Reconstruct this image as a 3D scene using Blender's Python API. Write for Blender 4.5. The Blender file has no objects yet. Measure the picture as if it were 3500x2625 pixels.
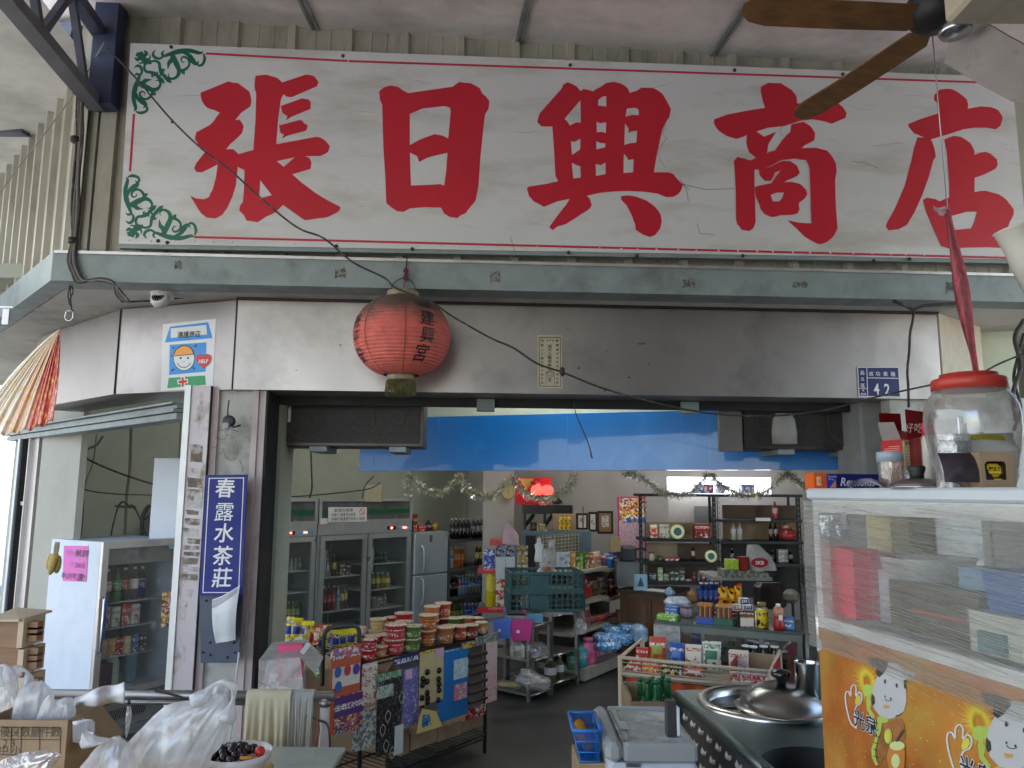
import bpy,math,random
from mathutils import Vector,Matrix
from mathutils.geometry import tessellate_polygon
R=math.radians
S=bpy.context.scene
C=S.collection
rnd=random.Random(7)
# ---------------------------------------------------------------- camera, world, sun, exposure
EYE=Vector((0,0,1.75));FPX=2600.0
cam=bpy.data.cameras.new('camera');cam.sensor_width=36;cam.lens=36*FPX/3500
cam.clip_start=.02;cam.clip_end=400
co=bpy.data.objects.new('camera',cam);C.objects.link(co)
CM=Matrix.Rotation(R(90+8.06),4,'X')@Matrix.Rotation(.006,4,'Z')
co.matrix_world=Matrix.Translation(EYE)@CM
S.camera=co
CM3=CM.to_3x3()
w=bpy.data.worlds.new('World');S.world=w;w.use_nodes=True
nt=w.node_tree
sky=nt.nodes.new('ShaderNodeTexSky');sky.sky_type='NISHITA';sky.sun_disc=False
SUN_EL,SUN_AZ=R(58),R(155)       # azimuth clockwise from +Y
sky.sun_elevation=SUN_EL;sky.sun_rotation=SUN_AZ
bg=nt.nodes['Background'];bg.inputs[1].default_value=.15
nt.links.new(sky.outputs[0],bg.inputs[0])
sl=bpy.data.lights.new('sun','SUN');sl.energy=3.5;sl.angle=R(.5);sl.color=(1,.94,.85)
so=bpy.data.objects.new('sun',sl);C.objects.link(so)
sd=Vector((math.sin(SUN_AZ)*math.cos(SUN_EL),math.cos(SUN_AZ)*math.cos(SUN_EL),math.sin(SUN_EL)))
so.rotation_euler=sd.to_track_quat('Z','Y').to_euler()
S.view_settings.view_transform='Standard';S.view_settings.look='None'
S.view_settings.exposure=2.35;S.view_settings.gamma=1
S.cycles.max_bounces=9;S.cycles.diffuse_bounces=5;S.cycles.glossy_bounces=4
S.cycles.transparent_max_bounces=14;S.cycles.transmission_bounces=6
S.cycles.sample_clamp_indirect=6;S.cycles.caustics_reflective=False;S.cycles.caustics_refractive=False
# ---------------------------------------------------------------- measuring the photograph
def ray(px,py):
    return CM3@Vector(((px-1750)/FPX,-(py-1312.5)/FPX,-1))
def atY(px,py,Y):
    r=ray(px,py);return EYE+r*(Y/r.y)
def atZ(px,py,z):
    r=ray(px,py);return EYE+r*((z-EYE.z)/r.z)
def onplane(px,py,p,n):
    r=ray(px,py);return EYE+r*((p-EYE).dot(n)/r.dot(n))
class Frame:                                   # vertical plane: local x along it, y away from the viewer, z up
    def __init__(s,x,y,ang):
        s.o=Vector((x,y,0));s.a=ang
        s.u=Vector((math.cos(ang),math.sin(ang),0));s.n=Vector((math.sin(ang),-math.cos(ang),0))
        s.M=Matrix.Translation(s.o)@Matrix.Rotation(ang,4,'Z')
    def at(s,px,py,off=0):                  # pixel -> (u, z) on the plane lying `off` in front
        q=onplane(px,py,s.o+s.n*off,s.n);d=q-s.o
        return d.dot(s.u),q.z
    def w(s,u,z,off=0):return s.o+s.u*u+s.n*off+Vector((0,0,z))
FA=Frame(0,4.4,math.atan(.0614))
# ---------------------------------------------------------------- materials
def new_mat(name):
    m=bpy.data.materials.new(name);m.use_nodes=True
    return m,m.node_tree,m.node_tree.nodes['Principled BSDF']
def rgb(c):
    if isinstance(c,str):
        c=[int(c[i:i+2],16)/255 for i in(0,2,4)]
        c=[(x/12.92 if x<=.04045 else((x+.055)/1.055)**2.4)for x in c]
    return(c[0],c[1],c[2],1)
MC={}
def mat(name,col,rough=.6,metal=0,var=.12,scale=9,bump=0,bscale=60,stain=None,sscale=2.5,slo=.55,shi=.75,
        trans=0,coat=0,stretch=(1,1,1),spec=.5,emit=None,estr=0,alpha=1):
    if name in MC:return MC[name]
    m,t,b=new_mat(name);N,L=t.nodes,t.links
    c=rgb(col)
    tc=N.new('ShaderNodeTexCoord');mp=N.new('ShaderNodeMapping');mp.inputs['Scale'].default_value=stretch
    L.new(tc.outputs['Object'],mp.inputs[0])
    nz=N.new('ShaderNodeTexNoise');nz.inputs['Scale'].default_value=scale;nz.inputs['Detail'].default_value=5
    L.new(mp.outputs[0],nz.inputs[0])
    cr=N.new('ShaderNodeValToRGB');e=cr.color_ramp.elements
    e[0].position=.3;e[1].position=.7
    e[0].color=[x*(1-var)for x in c[:3]]+[1];e[1].color=[min(1,x*(1+var))for x in c[:3]]+[1]
    L.new(nz.outputs[0],cr.inputs[0]);out=cr.outputs[0]
    if stain:
        n2=N.new('ShaderNodeTexNoise');n2.inputs['Scale'].default_value=sscale;n2.inputs['Detail'].default_value=8
        n2.inputs['Roughness'].default_value=.65;L.new(mp.outputs[0],n2.inputs[0])
        r2=N.new('ShaderNodeValToRGB');r2.color_ramp.elements[0].position=slo;r2.color_ramp.elements[1].position=shi
        L.new(n2.outputs[0],r2.inputs[0])
        mx=N.new('ShaderNodeMixRGB');L.new(r2.outputs[0],mx.inputs[0]);L.new(out,mx.inputs[1]);mx.inputs[2].default_value=rgb(stain)
        out=mx.outputs[0]
    L.new(out,b.inputs['Base Color'])
    b.inputs['Roughness'].default_value=rough;b.inputs['Metallic'].default_value=metal
    b.inputs['Transmission Weight'].default_value=trans;b.inputs['Coat Weight'].default_value=coat
    b.inputs['Specular IOR Level'].default_value=spec
    if emit:b.inputs['Emission Color'].default_value=rgb(emit);b.inputs['Emission Strength'].default_value=estr
    if rough>.15:
        n3=N.new('ShaderNodeTexNoise');n3.inputs['Scale'].default_value=scale*.7;L.new(mp.outputs[0],n3.inputs[0])
        mr=N.new('ShaderNodeMapRange');mr.inputs['To Min'].default_value=rough*.75;mr.inputs['To Max'].default_value=min(1,rough*1.25)
        L.new(n3.outputs[0],mr.inputs[0]);L.new(mr.outputs[0],b.inputs['Roughness'])
    if bump:
        n4=N.new('ShaderNodeTexNoise');n4.inputs['Scale'].default_value=bscale;n4.inputs['Detail'].default_value=4;L.new(mp.outputs[0],n4.inputs[0])
        bp=N.new('ShaderNodeBump');bp.inputs['Strength'].default_value=bump;bp.inputs['Distance'].default_value=.01
        L.new(n4.outputs[0],bp.inputs['Height']);L.new(bp.outputs[0],b.inputs['Normal'])
    if alpha<1:
        b.inputs['Alpha'].default_value=alpha
    MC[name]=m;return m
def film(name,col=(.9,.92,.93),clear=.7,rough=.12,wr=30,bump=.6,tint=(1,1,1),milk=.5):
    """thin clear plastic: transparent, with a glossy and a milky share"""
    if name in MC:return MC[name]
    m,t,b=new_mat(name);N,L=t.nodes,t.links;N.remove(b);out=N['Material Output']
    tr=N.new('ShaderNodeBsdfTransparent');tr.inputs[0].default_value=rgb(tint)
    gl=N.new('ShaderNodeBsdfGlossy');gl.inputs['Roughness'].default_value=rough
    df=N.new('ShaderNodeBsdfTranslucent');df.inputs[0].default_value=rgb(col)
    d2=N.new('ShaderNodeBsdfDiffuse');d2.inputs[0].default_value=rgb(col)
    md=N.new('ShaderNodeMixShader');md.inputs[0].default_value=.6
    L.new(df.outputs[0],md.inputs[1]);L.new(d2.outputs[0],md.inputs[2])
    mm=N.new('ShaderNodeMixShader');mm.inputs[0].default_value=milk
    L.new(gl.outputs[0],mm.inputs[1]);L.new(md.outputs[0],mm.inputs[2])
    mx=N.new('ShaderNodeMixShader')
    tc=N.new('ShaderNodeTexCoord');nz=N.new('ShaderNodeTexNoise');nz.inputs['Scale'].default_value=wr;nz.inputs['Detail'].default_value=3
    nz.inputs['Distortion'].default_value=1.2
    L.new(tc.outputs['Object'],nz.inputs[0])
    lw=N.new('ShaderNodeLayerWeight');lw.inputs[0].default_value=.25
    ma=N.new('ShaderNodeMath');ma.operation='MULTIPLY_ADD';ma.inputs[1].default_value=.9;ma.use_clamp=True
    mr=N.new('ShaderNodeMapRange');mr.inputs['From Min'].default_value=.3;mr.inputs['From Max'].default_value=.7
    mr.inputs['To Min'].default_value=(1-clear)*.6;mr.inputs['To Max'].default_value=min(1,(1-clear)*1.4)
    L.new(nz.outputs[0],mr.inputs[0]);L.new(lw.outputs['Facing'],ma.inputs[0]);L.new(mr.outputs[0],ma.inputs[2])
    mu=N.new('ShaderNodeMath');mu.operation='MULTIPLY';L.new(lw.outputs['Facing'],mu.inputs[0]);mu.inputs[1].default_value=.5
    L.new(mu.outputs[0],ma.inputs[0])
    bp=N.new('ShaderNodeBump');bp.inputs['Strength'].default_value=bump;bp.inputs['Distance'].default_value=.01
    L.new(nz.outputs[0],bp.inputs['Height'])
    for s_ in(gl,df,d2,lw):L.new(bp.outputs[0],s_.inputs['Normal'])
    L.new(ma.outputs[0],mx.inputs[0]);L.new(tr.outputs[0],mx.inputs[1]);L.new(mm.outputs[0],mx.inputs[2])
    L.new(mx.outputs[0],out.inputs[0]);MC[name]=m;return m
def prnt(name,cols,scale=14,rough=.45,stretch=(1,1,1)):
    """printed packaging: patches of several inks"""
    if name in MC:return MC[name]
    m,t,b=new_mat(name);N,L=t.nodes,t.links;scale*=2.4
    tc=N.new('ShaderNodeTexCoord');mp=N.new('ShaderNodeMapping');mp.inputs['Scale'].default_value=stretch;L.new(tc.outputs['Object'],mp.inputs[0])
    n0=N.new('ShaderNodeTexNoise');n0.inputs['Scale'].default_value=scale*.8;L.new(mp.outputs[0],n0.inputs[0])
    va=N.new('ShaderNodeVectorMath');va.operation='MULTIPLY_ADD';va.inputs[1].default_value=(.05,.05,.05)
    L.new(n0.outputs['Color'],va.inputs[0]);L.new(mp.outputs[0],va.inputs[2])
    v=N.new('ShaderNodeTexVoronoi');v.inputs['Scale'].default_value=scale;L.new(va.outputs[0],v.inputs[0])
    sp=N.new('ShaderNodeSeparateColor');L.new(v.outputs['Color'],sp.inputs[0])
    cr=N.new('ShaderNodeValToRGB');cr.color_ramp.interpolation='CONSTANT'
    els=cr.color_ramp.elements
    tot=sum(k for _,k in cols);acc=0
    for i,(c,k)in enumerate(cols):
        e=els[i]if i<2 else els.new(acc/tot)
        e.position=acc/tot;e.color=rgb(c);acc+=k
    L.new(sp.outputs[0],cr.inputs[0]);out=cr.outputs[0];b.inputs['Roughness'].default_value=rough
    if name[:3]in('cx_','pp_','pk_','cn_','bl_','lab','can','cha','che','chd','sid','gl0','gl1','gl3','gl4','gl5','gl6'):
        # a printed front: plain field above, picture below, a line of small lettering between
        sz=N.new('ShaderNodeSeparateXYZ');L.new(tc.outputs['Generated'],sz.inputs[0])
        def win(a,c):
            r=N.new('ShaderNodeValToRGB');r.color_ramp.interpolation='CONSTANT';e=r.color_ramp.elements;e[0].color=(0,0,0,1);e[1].position=a;e[1].color=(1,1,1,1)
            if c<1:q=e.new(c);q.color=(0,0,0,1)
            L.new(sz.outputs[2],r.inputs[0]);return r.outputs[0]
        h=(sum(map(ord,name))%17)/100
        m1=N.new('ShaderNodeMixRGB');L.new(win(.42+h,.97),m1.inputs[0]);L.new(out,m1.inputs[1]);m1.inputs[2].default_value=rgb(cols[0][0])
        n5=N.new('ShaderNodeTexNoise');n5.inputs['Scale'].default_value=130;n5.inputs['Detail'].default_value=1;L.new(tc.outputs['Object'],n5.inputs[0])
        gt=N.new('ShaderNodeMath');gt.operation='GREATER_THAN';gt.inputs[1].default_value=.5;L.new(n5.outputs[0],gt.inputs[0])
        mu=N.new('ShaderNodeMath');mu.operation='MULTIPLY';L.new(gt.outputs[0],mu.inputs[0]);L.new(win(.60+h,.76+h),mu.inputs[1])
        m2=N.new('ShaderNodeMixRGB');L.new(mu.outputs[0],m2.inputs[0]);L.new(m1.outputs[0],m2.inputs[1]);m2.inputs[2].default_value=rgb(cols[1][0]if sum(rgb(cols[0][0])[:3])>1.2 else 'f0ece0');out=m2.outputs[0]
    L.new(out,b.inputs['Base Color']);MC[name]=m;return m
# ---------------------------------------------------------------- mesh building
class MB:
    def __init__(s,M=None):s.v=[];s.f=[];s.m=[];s.sm=[];s.M=M or Matrix.Identity(4);s.mi=0
    def add(s,vs,fs,sm=False,M=None):
        k=len(s.v);T=s.M@M if M is not None else s.M
        s.v+=[T@Vector(x)for x in vs]
        for f in fs:s.f.append([i+k for i in f]);s.m.append(s.mi);s.sm.append(sm)
        return s
    def mt(s,i):s.mi=i;return s
    def box(s,x,y,z,sx,sy,sz,rz=0,bev=0,M=None):     # centre x,y ; z = bottom
        hx,hy=sx/2,sy/2
        T=Matrix.Translation((x,y,z))@Matrix.Rotation(rz,4,'Z')
        if M is not None:T=M@T
        if bev<=0:
            vs=[(a*hx,b*hy,c)for c in(0,sz)for a,b in((-1,-1),(1,-1),(1,1),(-1,1))]
            return s.add(vs,[(3,2,1,0),(4,5,6,7),(0,1,5,4),(1,2,6,5),(2,3,7,6),(3,0,4,7)],M=T)
        g=min(bev,hx*.99,hy*.99,sz*.49);vs=[]
        ring=lambda k:[(-hx+k,-hy),(hx-k,-hy),(hx,-hy+k),(hx,hy-k),(hx-k,hy),(-hx+k,hy),(-hx,hy-k),(-hx,-hy+k)]
        def rr(ix,z_):
            return[(a*(hx-ix)/hx,b*(hy-ix)/hy,z_)for a,b in ring(g)]
        vs=rr(g,0)+rr(0,g)+rr(0,sz-g)+rr(g,sz)
        fs=[tuple(range(7,-1,-1)),tuple(range(24,32))]
        for k in range(3):
            for i in range(8):fs.append((k*8+i,k*8+(i+1)%8,k*8+8+(i+1)%8,k*8+8+i))
        return s.add(vs,fs,M=T)
    def bx(s,x0,x1,y0,y1,z0,z1,bev=0,M=None):
        return s.box((x0+x1)/2,(y0+y1)/2,min(z0,z1),abs(x1-x0),abs(y1-y0),abs(z1-z0),bev=bev,M=M)
    def quad(s,a,b,c,d):return s.add([a,b,c,d],[(0,1,2,3)])
    def lathe(s,prof,x=0,y=0,z=0,n=14,sm=True,sx=1,sy=1,M=None,cap=True):
        vs=[];fs=[]
        for r,h in prof:
            for i in range(n):
                a=2*math.pi*i/n;vs.append((x+r*sx*math.cos(a),y+r*sy*math.sin(a),z+h))
        for k in range(len(prof)-1):
            for i in range(n):fs.append((k*n+i,k*n+(i+1)%n,(k+1)*n+(i+1)%n,(k+1)*n+i))
        if cap:
            if prof[0][0]>1e-4:fs.append(tuple(range(n-1,-1,-1)))
            if prof[-1][0]>1e-4:fs.append(tuple(range((len(prof)-1)*n,len(prof)*n)))
        return s.add(vs,fs,sm,M=M)
    def tube(s,pts,r,n=6,sm=True,rs=None,cap=True):
        pts=[Vector(p)for p in pts];vs=[];fs=[];K=len(pts);up=Vector((0,0,1));pn=None
        for k,p in enumerate(pts):
            d=(pts[min(k+1,K-1)]-pts[max(k-1,0)])
            if d.length<1e-9:d=Vector((0,0,1))
            d.normalize()
            if pn is None:
                q=up if abs(d.z)<.9 else Vector((1,0,0));pn=d.cross(q).normalized()
            pn=(pn-d*pn.dot(d)).normalized();bn=d.cross(pn);rr=rs[k]if rs else r
            for i in range(n):
                a=2*math.pi*i/n;vs.append(p+(pn*math.cos(a)+bn*math.sin(a))*rr)
        for k in range(K-1):
            for i in range(n):fs.append((k*n+i,k*n+(i+1)%n,(k+1)*n+(i+1)%n,(k+1)*n+i))
        if cap:fs+=[tuple(range(n-1,-1,-1)),tuple(range((K-1)*n,K*n))]
        return s.add(vs,fs,sm)
    def poly(s,outer,holes=(),y=0,th=0):
        """flat shape in the x-z plane facing -y, `th` thick behind it"""
        loops=[[Vector((a,b,0))for a,b in l]for l in[outer]+list(holes)]
        tris=tessellate_polygon(loops);flat=[p for l in loops for p in l]
        vs=[(p.x,y,p.y)for p in flat];fs=[]
        for t in tris:
            a,b,c=(flat[i]for i in t)
            fs.append(t if(b-a).cross(c-a).z>0 else(t[0],t[2],t[1]))
        s.add(vs,fs)
        if th:
            k0=0
            for l in loops:
                n=len(l);vv=[(p.x,y,p.y)for p in l]+[(p.x,y+th,p.y)for p in l]
                s.add(vv,[(i,(i+1)%n,n+(i+1)%n,n+i)for i in range(n)])
        return s
    def sheet(s,fn,nu,nv,sm=True,wrap=False):
        vs=[fn(i/nu,j/nv)for j in range(nv+1)for i in range(nu+1)]
        fs=[(j*(nu+1)+i,j*(nu+1)+i+1,(j+1)*(nu+1)+i+1,(j+1)*(nu+1)+i)for j in range(nv)for i in range(nu)]
        return s.add(vs,fs,sm)
    def text(s,body,size,x=0,z=0,y=0,bold=0,sx=1,cx=True,M=None,fn=None,vert=False,gap=1.05,sh=0):
        """lettering in the x-z plane facing -y; z = bottom of the (first) glyph"""
        if vert:
            for i,ch in enumerate(body):s.text(ch,size,x,z-i*size*gap,y,bold,sx,True,M,fn)
            return s
        c=bpy.data.curves.new('t','FONT');c.body=body;c.size=size;c.offset=bold*size;c.resolution_u=2;c.shear=sh
        o=bpy.data.objects.new('t',c);me=bpy.data.meshes.new_from_object(o)
        xs=[v.co.x for v in me.vertices]or[0];off=-(min(xs)+max(xs))/2 if cx else-min(xs)
        vs=[((v.co.x+off)*sx+x,y,v.co.y+z)for v in me.vertices]
        if fn:vs=[fn(*v)for v in vs]
        s.add(vs,[tuple(p.vertices)for p in me.polygons],M=M)
        bpy.data.objects.remove(o);bpy.data.curves.remove(c);bpy.data.meshes.remove(me)
        return s
    def build(s,name,mats,parent=None,label=None,cat=None,group=None,kind=None,origin=None,W=False):
        me=bpy.data.meshes.new(name)
        if W:s.v=[v-parent.location for v in s.v]      # coordinates were given in the world, the parent is an unrotated Empty
        if parent is None:
            xs=[v.x for v in s.v];ys=[v.y for v in s.v];zs=[v.z for v in s.v]
            o3=Vector(origin)if origin else Vector(((min(xs)+max(xs))/2,(min(ys)+max(ys))/2,min(zs)))
            s.v=[v-o3 for v in s.v]
        me.from_pydata([tuple(v)for v in s.v],[],s.f)
        me.polygons.foreach_set('material_index',s.m);me.polygons.foreach_set('use_smooth',s.sm)
        if not isinstance(mats,(list,tuple)):mats=[mats]
        for m in mats:me.materials.append(m)
        me.update()
        o=bpy.data.objects.new(name,me);C.objects.link(o)
        if parent is not None:o.parent=parent
        else:o.location=o3
        tag(o,label,cat,group,kind)
        return o
def tag(o,label=None,cat=None,group=None,kind=None):
    if label:o['label']=label
    if cat:o['category']=cat
    if group:o['group']=group
    if kind:o['kind']=kind
    return o
def thing(name,label,cat,loc=(0,0,0),rz=0,group=None):
    o=bpy.data.objects.new(name,None);C.objects.link(o);o.empty_display_size=.05
    o.location=loc;o.rotation_euler=(0,0,rz);return tag(o,label,cat,group)
def copy_thing(o,loc=None,rz=None,label=None):
    def cp(a,par):
        c=a.copy();C.objects.link(c)
        if par is not None:c.parent=par
        for ch in list(a.children):cp(ch,c)
        return c
    c=cp(o,None)
    if loc is not None:c.location=loc
    if rz is not None:c.rotation_euler=(0,0,rz)
    if label:c['label']=label
    return c
def spl(pts,n=6):
    """smooth curve through points"""
    P=[Vector(p)for p in pts];P=[P[0]*2-P[1]]+P+[P[-1]*2-P[-2]];out=[]
    for i in range(1,len(P)-2):
        for k in range(n):
            t=k/n;a,b,c,d=P[i-1:i+3]
            out.append(.5*((2*b)+(c-a)*t+(2*a-5*b+4*c-d)*t*t+(3*b-a-3*c+d)*t**3))
    out.append(P[-2]);return out
ORD='first second third fourth fifth sixth seventh eighth ninth tenth eleventh twelfth thirteenth fourteenth fifteenth sixteenth'.split()
# ---------------------------------------------------------------- the setting
M_plaster=mat('plaster',(.50,.50,.46),.85,var=.08,stain=(.17,.15,.125),sscale=4,slo=.5,shi=.75,bump=.25)
M_soff=mat('soffit_paint',(.62,.60,.56),.8,var=.06,stain=(.28,.26,.23),sscale=2,slo=.5,shi=.8)
M_ceil=mat('ceiling_board',(.78,.75,.72),.8,var=.05,stain=(.20,.19,.19),sscale=1.1,slo=.45,shi=.85,bump=.1)
M_clad=mat('beige_cladding',(.42,.40,.33),.5,var=.08,stain=(.13,.12,.10),sscale=3,slo=.5,shi=.85,stretch=(1,1,.35))
M_gut=mat('grey_green_steel',(.25,.30,.30),.5,var=.1,stain=(.10,.11,.11),sscale=3,slo=.5,shi=.8)
M_steel=mat('brushed_steel',(.385,.355,.34),.40,.78,var=.06,scale=3,stain=(.22,.20,.19),sscale=2.6,slo=.5,shi=.85,bump=.16,bscale=5,stretch=(1,1,1))
M_steelb=mat('bright_steel',(.66,.66,.66),.26,1,var=.05,scale=5,bump=.08,bscale=12)
M_dsteel=mat('blue_grey_steel',(.060,.068,.105),.5,var=.2,stain=(.10,.09,.08),sscale=5,slo=.55,shi=.8)
M_dark=mat('dark_gap',(.02,.02,.02),.8)
M_black=mat('black_rubber',(.018,.018,.018),.5)
M_cable=mat('dusty_black_cable',(.035,.033,.03),.7,stain=(.16,.14,.12),sscale=20,slo=.5,shi=.7)
M_floor=mat('worn_cement',(.055,.056,.053),.5,var=.18,scale=2.5,stain=(.13,.13,.12),sscale=1.3,slo=.55,shi=.95,bump=.12,bscale=20)
M_street=mat('street_asphalt',(.20,.195,.185),.8,var=.15,scale=6,bump=.2)
M_wallin=mat('interior_green_cream',(.37,.40,.33),.8,var=.05,scale=3,stain=(.24,.25,.20),sscale=1.2,slo=.5,shi=.9)
M_wallbk=mat('interior_grey_white',(.39,.37,.35),.8,var=.05,scale=3,stain=(.24,.22,.20),sscale=1.0,slo=.55,shi=.9)
M_blue=mat('glossy_blue_paint',(.010,.20,.66),.34,var=.10,scale=2,coat=.4,bump=.25,bscale=3,stain=(.06,.30,.74),sscale=2.2,slo=.55,shi=.8)
M_alu=mat('old_aluminium',(.62,.60,.60),.4,.8,var=.08,scale=8,stain=(.30,.27,.27),sscale=4,slo=.5,shi=.8,stretch=(1,1,.3))
M_pink=mat('pinkish_jamb_paint',(.50,.42,.41),.55,var=.08,stain=(.18,.12,.09),sscale=6,slo=.5,shi=.72,stretch=(1,1,.3),bump=.1)
g=MB().quad((-60,-60,0),(60,-60,0),(60,60,0),(-60,60,0))
g.build('street',M_street,kind='structure',label='grey asphalt street ground in front of the shop')
g=MB().quad((-7,1.2,.004),(6,1.2,.004),(6,13,.004),(-7,13,.004))
g.build('shop_floor',M_floor,kind='structure',label='worn grey cement floor')
g=MB().tube([(-.35,4.55,.006),(.0,4.85,.006),(.2,4.75,.006),(.45,4.9,.006),(.9,4.95,.006)],.006)
g.build('floor_crack',M_dark,kind='structure',label='dark crack running across the cement floor')
# --- arcade ceiling : rises a little towards the facade and dips to the right
def cl(x,y):return 4.50-(4.25-y)*.135-.035*(x+2)
g=MB();P=[(-2.75,4.6),(-2.75,-2.6),(6,-2.6),(6,4.9)]
g.add([(x,y,cl(x,y))for x,y in P]+[(x,y,cl(x,y)+.06)for x,y in P],[(0,1,2,3),(7,6,5,4),(0,4,5,1),(1,5,6,2),(2,6,7,3),(3,7,4,0)])
ce=g.build('ceiling',M_ceil,kind='structure',label='dusty grey-white board ceiling of the arcade')
def strip(a,b):
    pa,pb=Vector((a[0],a[1],cl(*a)-.004)),Vector((b[0],b[1],cl(*b)-.004));d=(pb-pa).normalized();s=d.cross(Vector((0,0,1)))*.016
    m=MB();lo=Vector((0,0,-.012))
    for k in(-1,1):
        m.add([pa+s*k-s*.5,pb+s*k-s*.5,pb+s*k+s*.5,pa+s*k+s*.5]+[q+lo for q in(pa+s*k-s*.5,pb+s*k-s*.5,pb+s*k+s*.5,pa+s*k+s*.5)],
              [(0,1,2,3),(7,6,5,4),(0,4,5,1),(1,5,6,2),(2,6,7,3),(3,7,4,0)])
    o=m.build('joint_strip',M_gut);o.parent=ce;o.matrix_parent_inverse=ce.matrix_world.inverted();o.location=Vector(o.location)-Vector(ce.location);o.matrix_parent_inverse=Matrix.Identity(4)
def ceilpt(px,py):
    q=EYE.copy();r=ray(px,py);n=Vector((.035,-.135,1));d=4.50-4.25*.135-.07
    t=(d-n.dot(q))/n.dot(r);p=q+r*t;return p.x,p.y
for(x0,y0,x1,y1)in((1036,4,1090,118),(1804,4,1772,150),(2560,4,2438,185)):
    a,b=Vector(ceilpt(x0,y0)),Vector(ceilpt(x1,y1));strip(tuple(a+(a-b)*1.5),tuple(b))
g=MB();P=[(-2.78,3.2),(-2.78,-2.6),(-8,-2.6),(-8,9),(-5,9)]
# --- plan lines of the corner
dS=Vector((-math.cos(R(46)),math.sin(R(46)),0))
def corner(px,py,off):u,z=FA.at(px,py,off);return FA.w(u,0,off)
zsof=FA.at(1900,997,.30)[1];zgt=FA.at(1750,897,.30)[1]
print('zsoffit',zsof,'check',FA.at(1750,1021,0)[1],'gutter top',zgt,FA.at(300,852,.3)[1],FA.at(3300,940,.3)[1])
T=thing('shop_building','shop front with beige ribbed cladding above a stainless steel shutter box','building',(0,0,0))
def prof_wall(name,pts,z0,z1,m,th=.03,label=None):
    """vertical wall following plan points, thick to the far side"""
    g=MB();n=len(pts);P=[Vector((p[0],p[1],0))for p in pts];Q=[]
    for i,p in enumerate(P):
        d=(P[min(i+1,n-1)]-P[max(i-1,0)]).normalized();Q.append(p+Vector((-d.y,d.x,0))*th)
    for i in range(n-1):
        a,b,c,d=P[i],P[i+1],Q[i+1],Q[i]
        zz=[Vector((0,0,z0)),Vector((0,0,z1))]
        g.add([a+zz[0],b+zz[0],c+zz[0],d+zz[0],a+zz[1],b+zz[1],c+zz[1],d+zz[1]],
              [(0,1,5,4),(2,3,7,6),(3,2,1,0),(4,5,6,7)]+([(3,0,4,7)]if i==0 else[])+([(1,2,6,5)]if i==n-2 else[]))
    o=g.build(name,m,T,label=label);return o
def ribs(p0,direction,length,z0,z1,first,step,name,m):
    """trapezoid-ribbed sheet"""
    d=Vector(direction).normalized();nrm=Vector((d.y,-d.x,0));us=[(0,0)];x=first
    while x<length-.08:
        us+=[(x,0),(x+.012,.032),(x+.050,.032),(x+.062,0)]
        k=x+.062;gap=step-.062
        for f in(.33,.66):us+=[(k+gap*f,0),(k+gap*f+.004,.004),(k+gap*f+.012,.004),(k+gap*f+.016,0)]
        x+=step
    us.append((length,0));us=sorted(set(us));g=MB();n=len(us);P=Vector(p0)
    f_=[P+d*u+nrm*h for u,h in us]
    vs=[Vector((q.x,q.y,z))for z in(z0,z1)for q in f_]+[Vector((q.x,q.y,z))for z in(z0,z1)for q in[P+d*u-nrm*.012 for u,h in us]]
    fs=[(i,i+1,n+i+1,n+i)for i in range(n-1)]+[(2*n+i+1,2*n+i,3*n+i,3*n+i+1)for i in range(n-1)]
    g.add(vs,fs);return g.build(name,m,T)
# front cladding (ribs found in the photo at about 195 px spacing)
cu,_=FA.at(268,600,.16);u1,_=FA.at(600,120,.16)
uA,_=FA.at(803,120,.18);uB,_=FA.at(2863,200,.18);step=(uB-uA)/11
c0=FA.w(cu,0,.16)
ribs(c0,FA.u,7.2,zgt-.13,4.75,(uA-cu)-step*2-.03,step,'cladding',M_clad)
ribs(c0+dS*4.2,-dS,4.2,zgt-.13,4.75,.1,.235,'side_cladding',M_clad)
# flat flashing strips at the corner
g=MB(FA.M)
for a,b in((cu,cu+.10),(cu+.115,cu+.20)):g.bx(a,b,-.20,-.165,zgt-.1,4.6)
g.build('corner_flashing',M_clad,T)
# gutter + soffit
gc=corner(178,900,.30);gR=FA.w(3.4,0,.30)
gin=corner(230,900,.13)
def band(name,m,pts,z0,z1):
    """closed strip between two plan lines (front, back)"""
    g=MB();F,B=pts;n=len(F)
    vs=[Vector((p.x,p.y,z))for z in(z0,z1)for p in F]+[Vector((p.x,p.y,z))for z in(z0,z1)for p in B]
    fs=[]
    for i in range(n-1):
        fs+=[(i,i+1,n+i+1,n+i),(2*n+i+1,2*n+i,3*n+i,3*n+i+1),(2*n+i,2*n+i+1,i+1,i),(n+i,n+i+1,3*n+i+1,3*n+i)]
    fs+=[(0,n,3*n,2*n),(n-1,2*n-1,4*n-1,3*n-1)]
    g.add(vs,fs);return g.build(name,m,T)
band('gutter',M_gut,([gc+dS*4,gc,gR],[gin+dS*4,gin,FA.w(3.4,0,.13)]),zsof,zgt)
# small lip of the gutter and dents
g=MB(FA.M);u0=(gc-FA.o).dot(FA.u);g.bx(u0+.01,3.4,-.312,-.30,zgt-.012,zgt+.004);g.build('gutter_lip',M_alu,T)
so_=corner(235,900,.128)
band('soffit',M_soff,([so_+dS*4,so_,FA.w(4.6,0,.128)],[so_+dS*4+Vector((0,1.0,0)),so_+Vector((.6,1.0,0)),FA.w(4.6,0,-.9)]),zsof+.003,zsof+.12)
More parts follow.
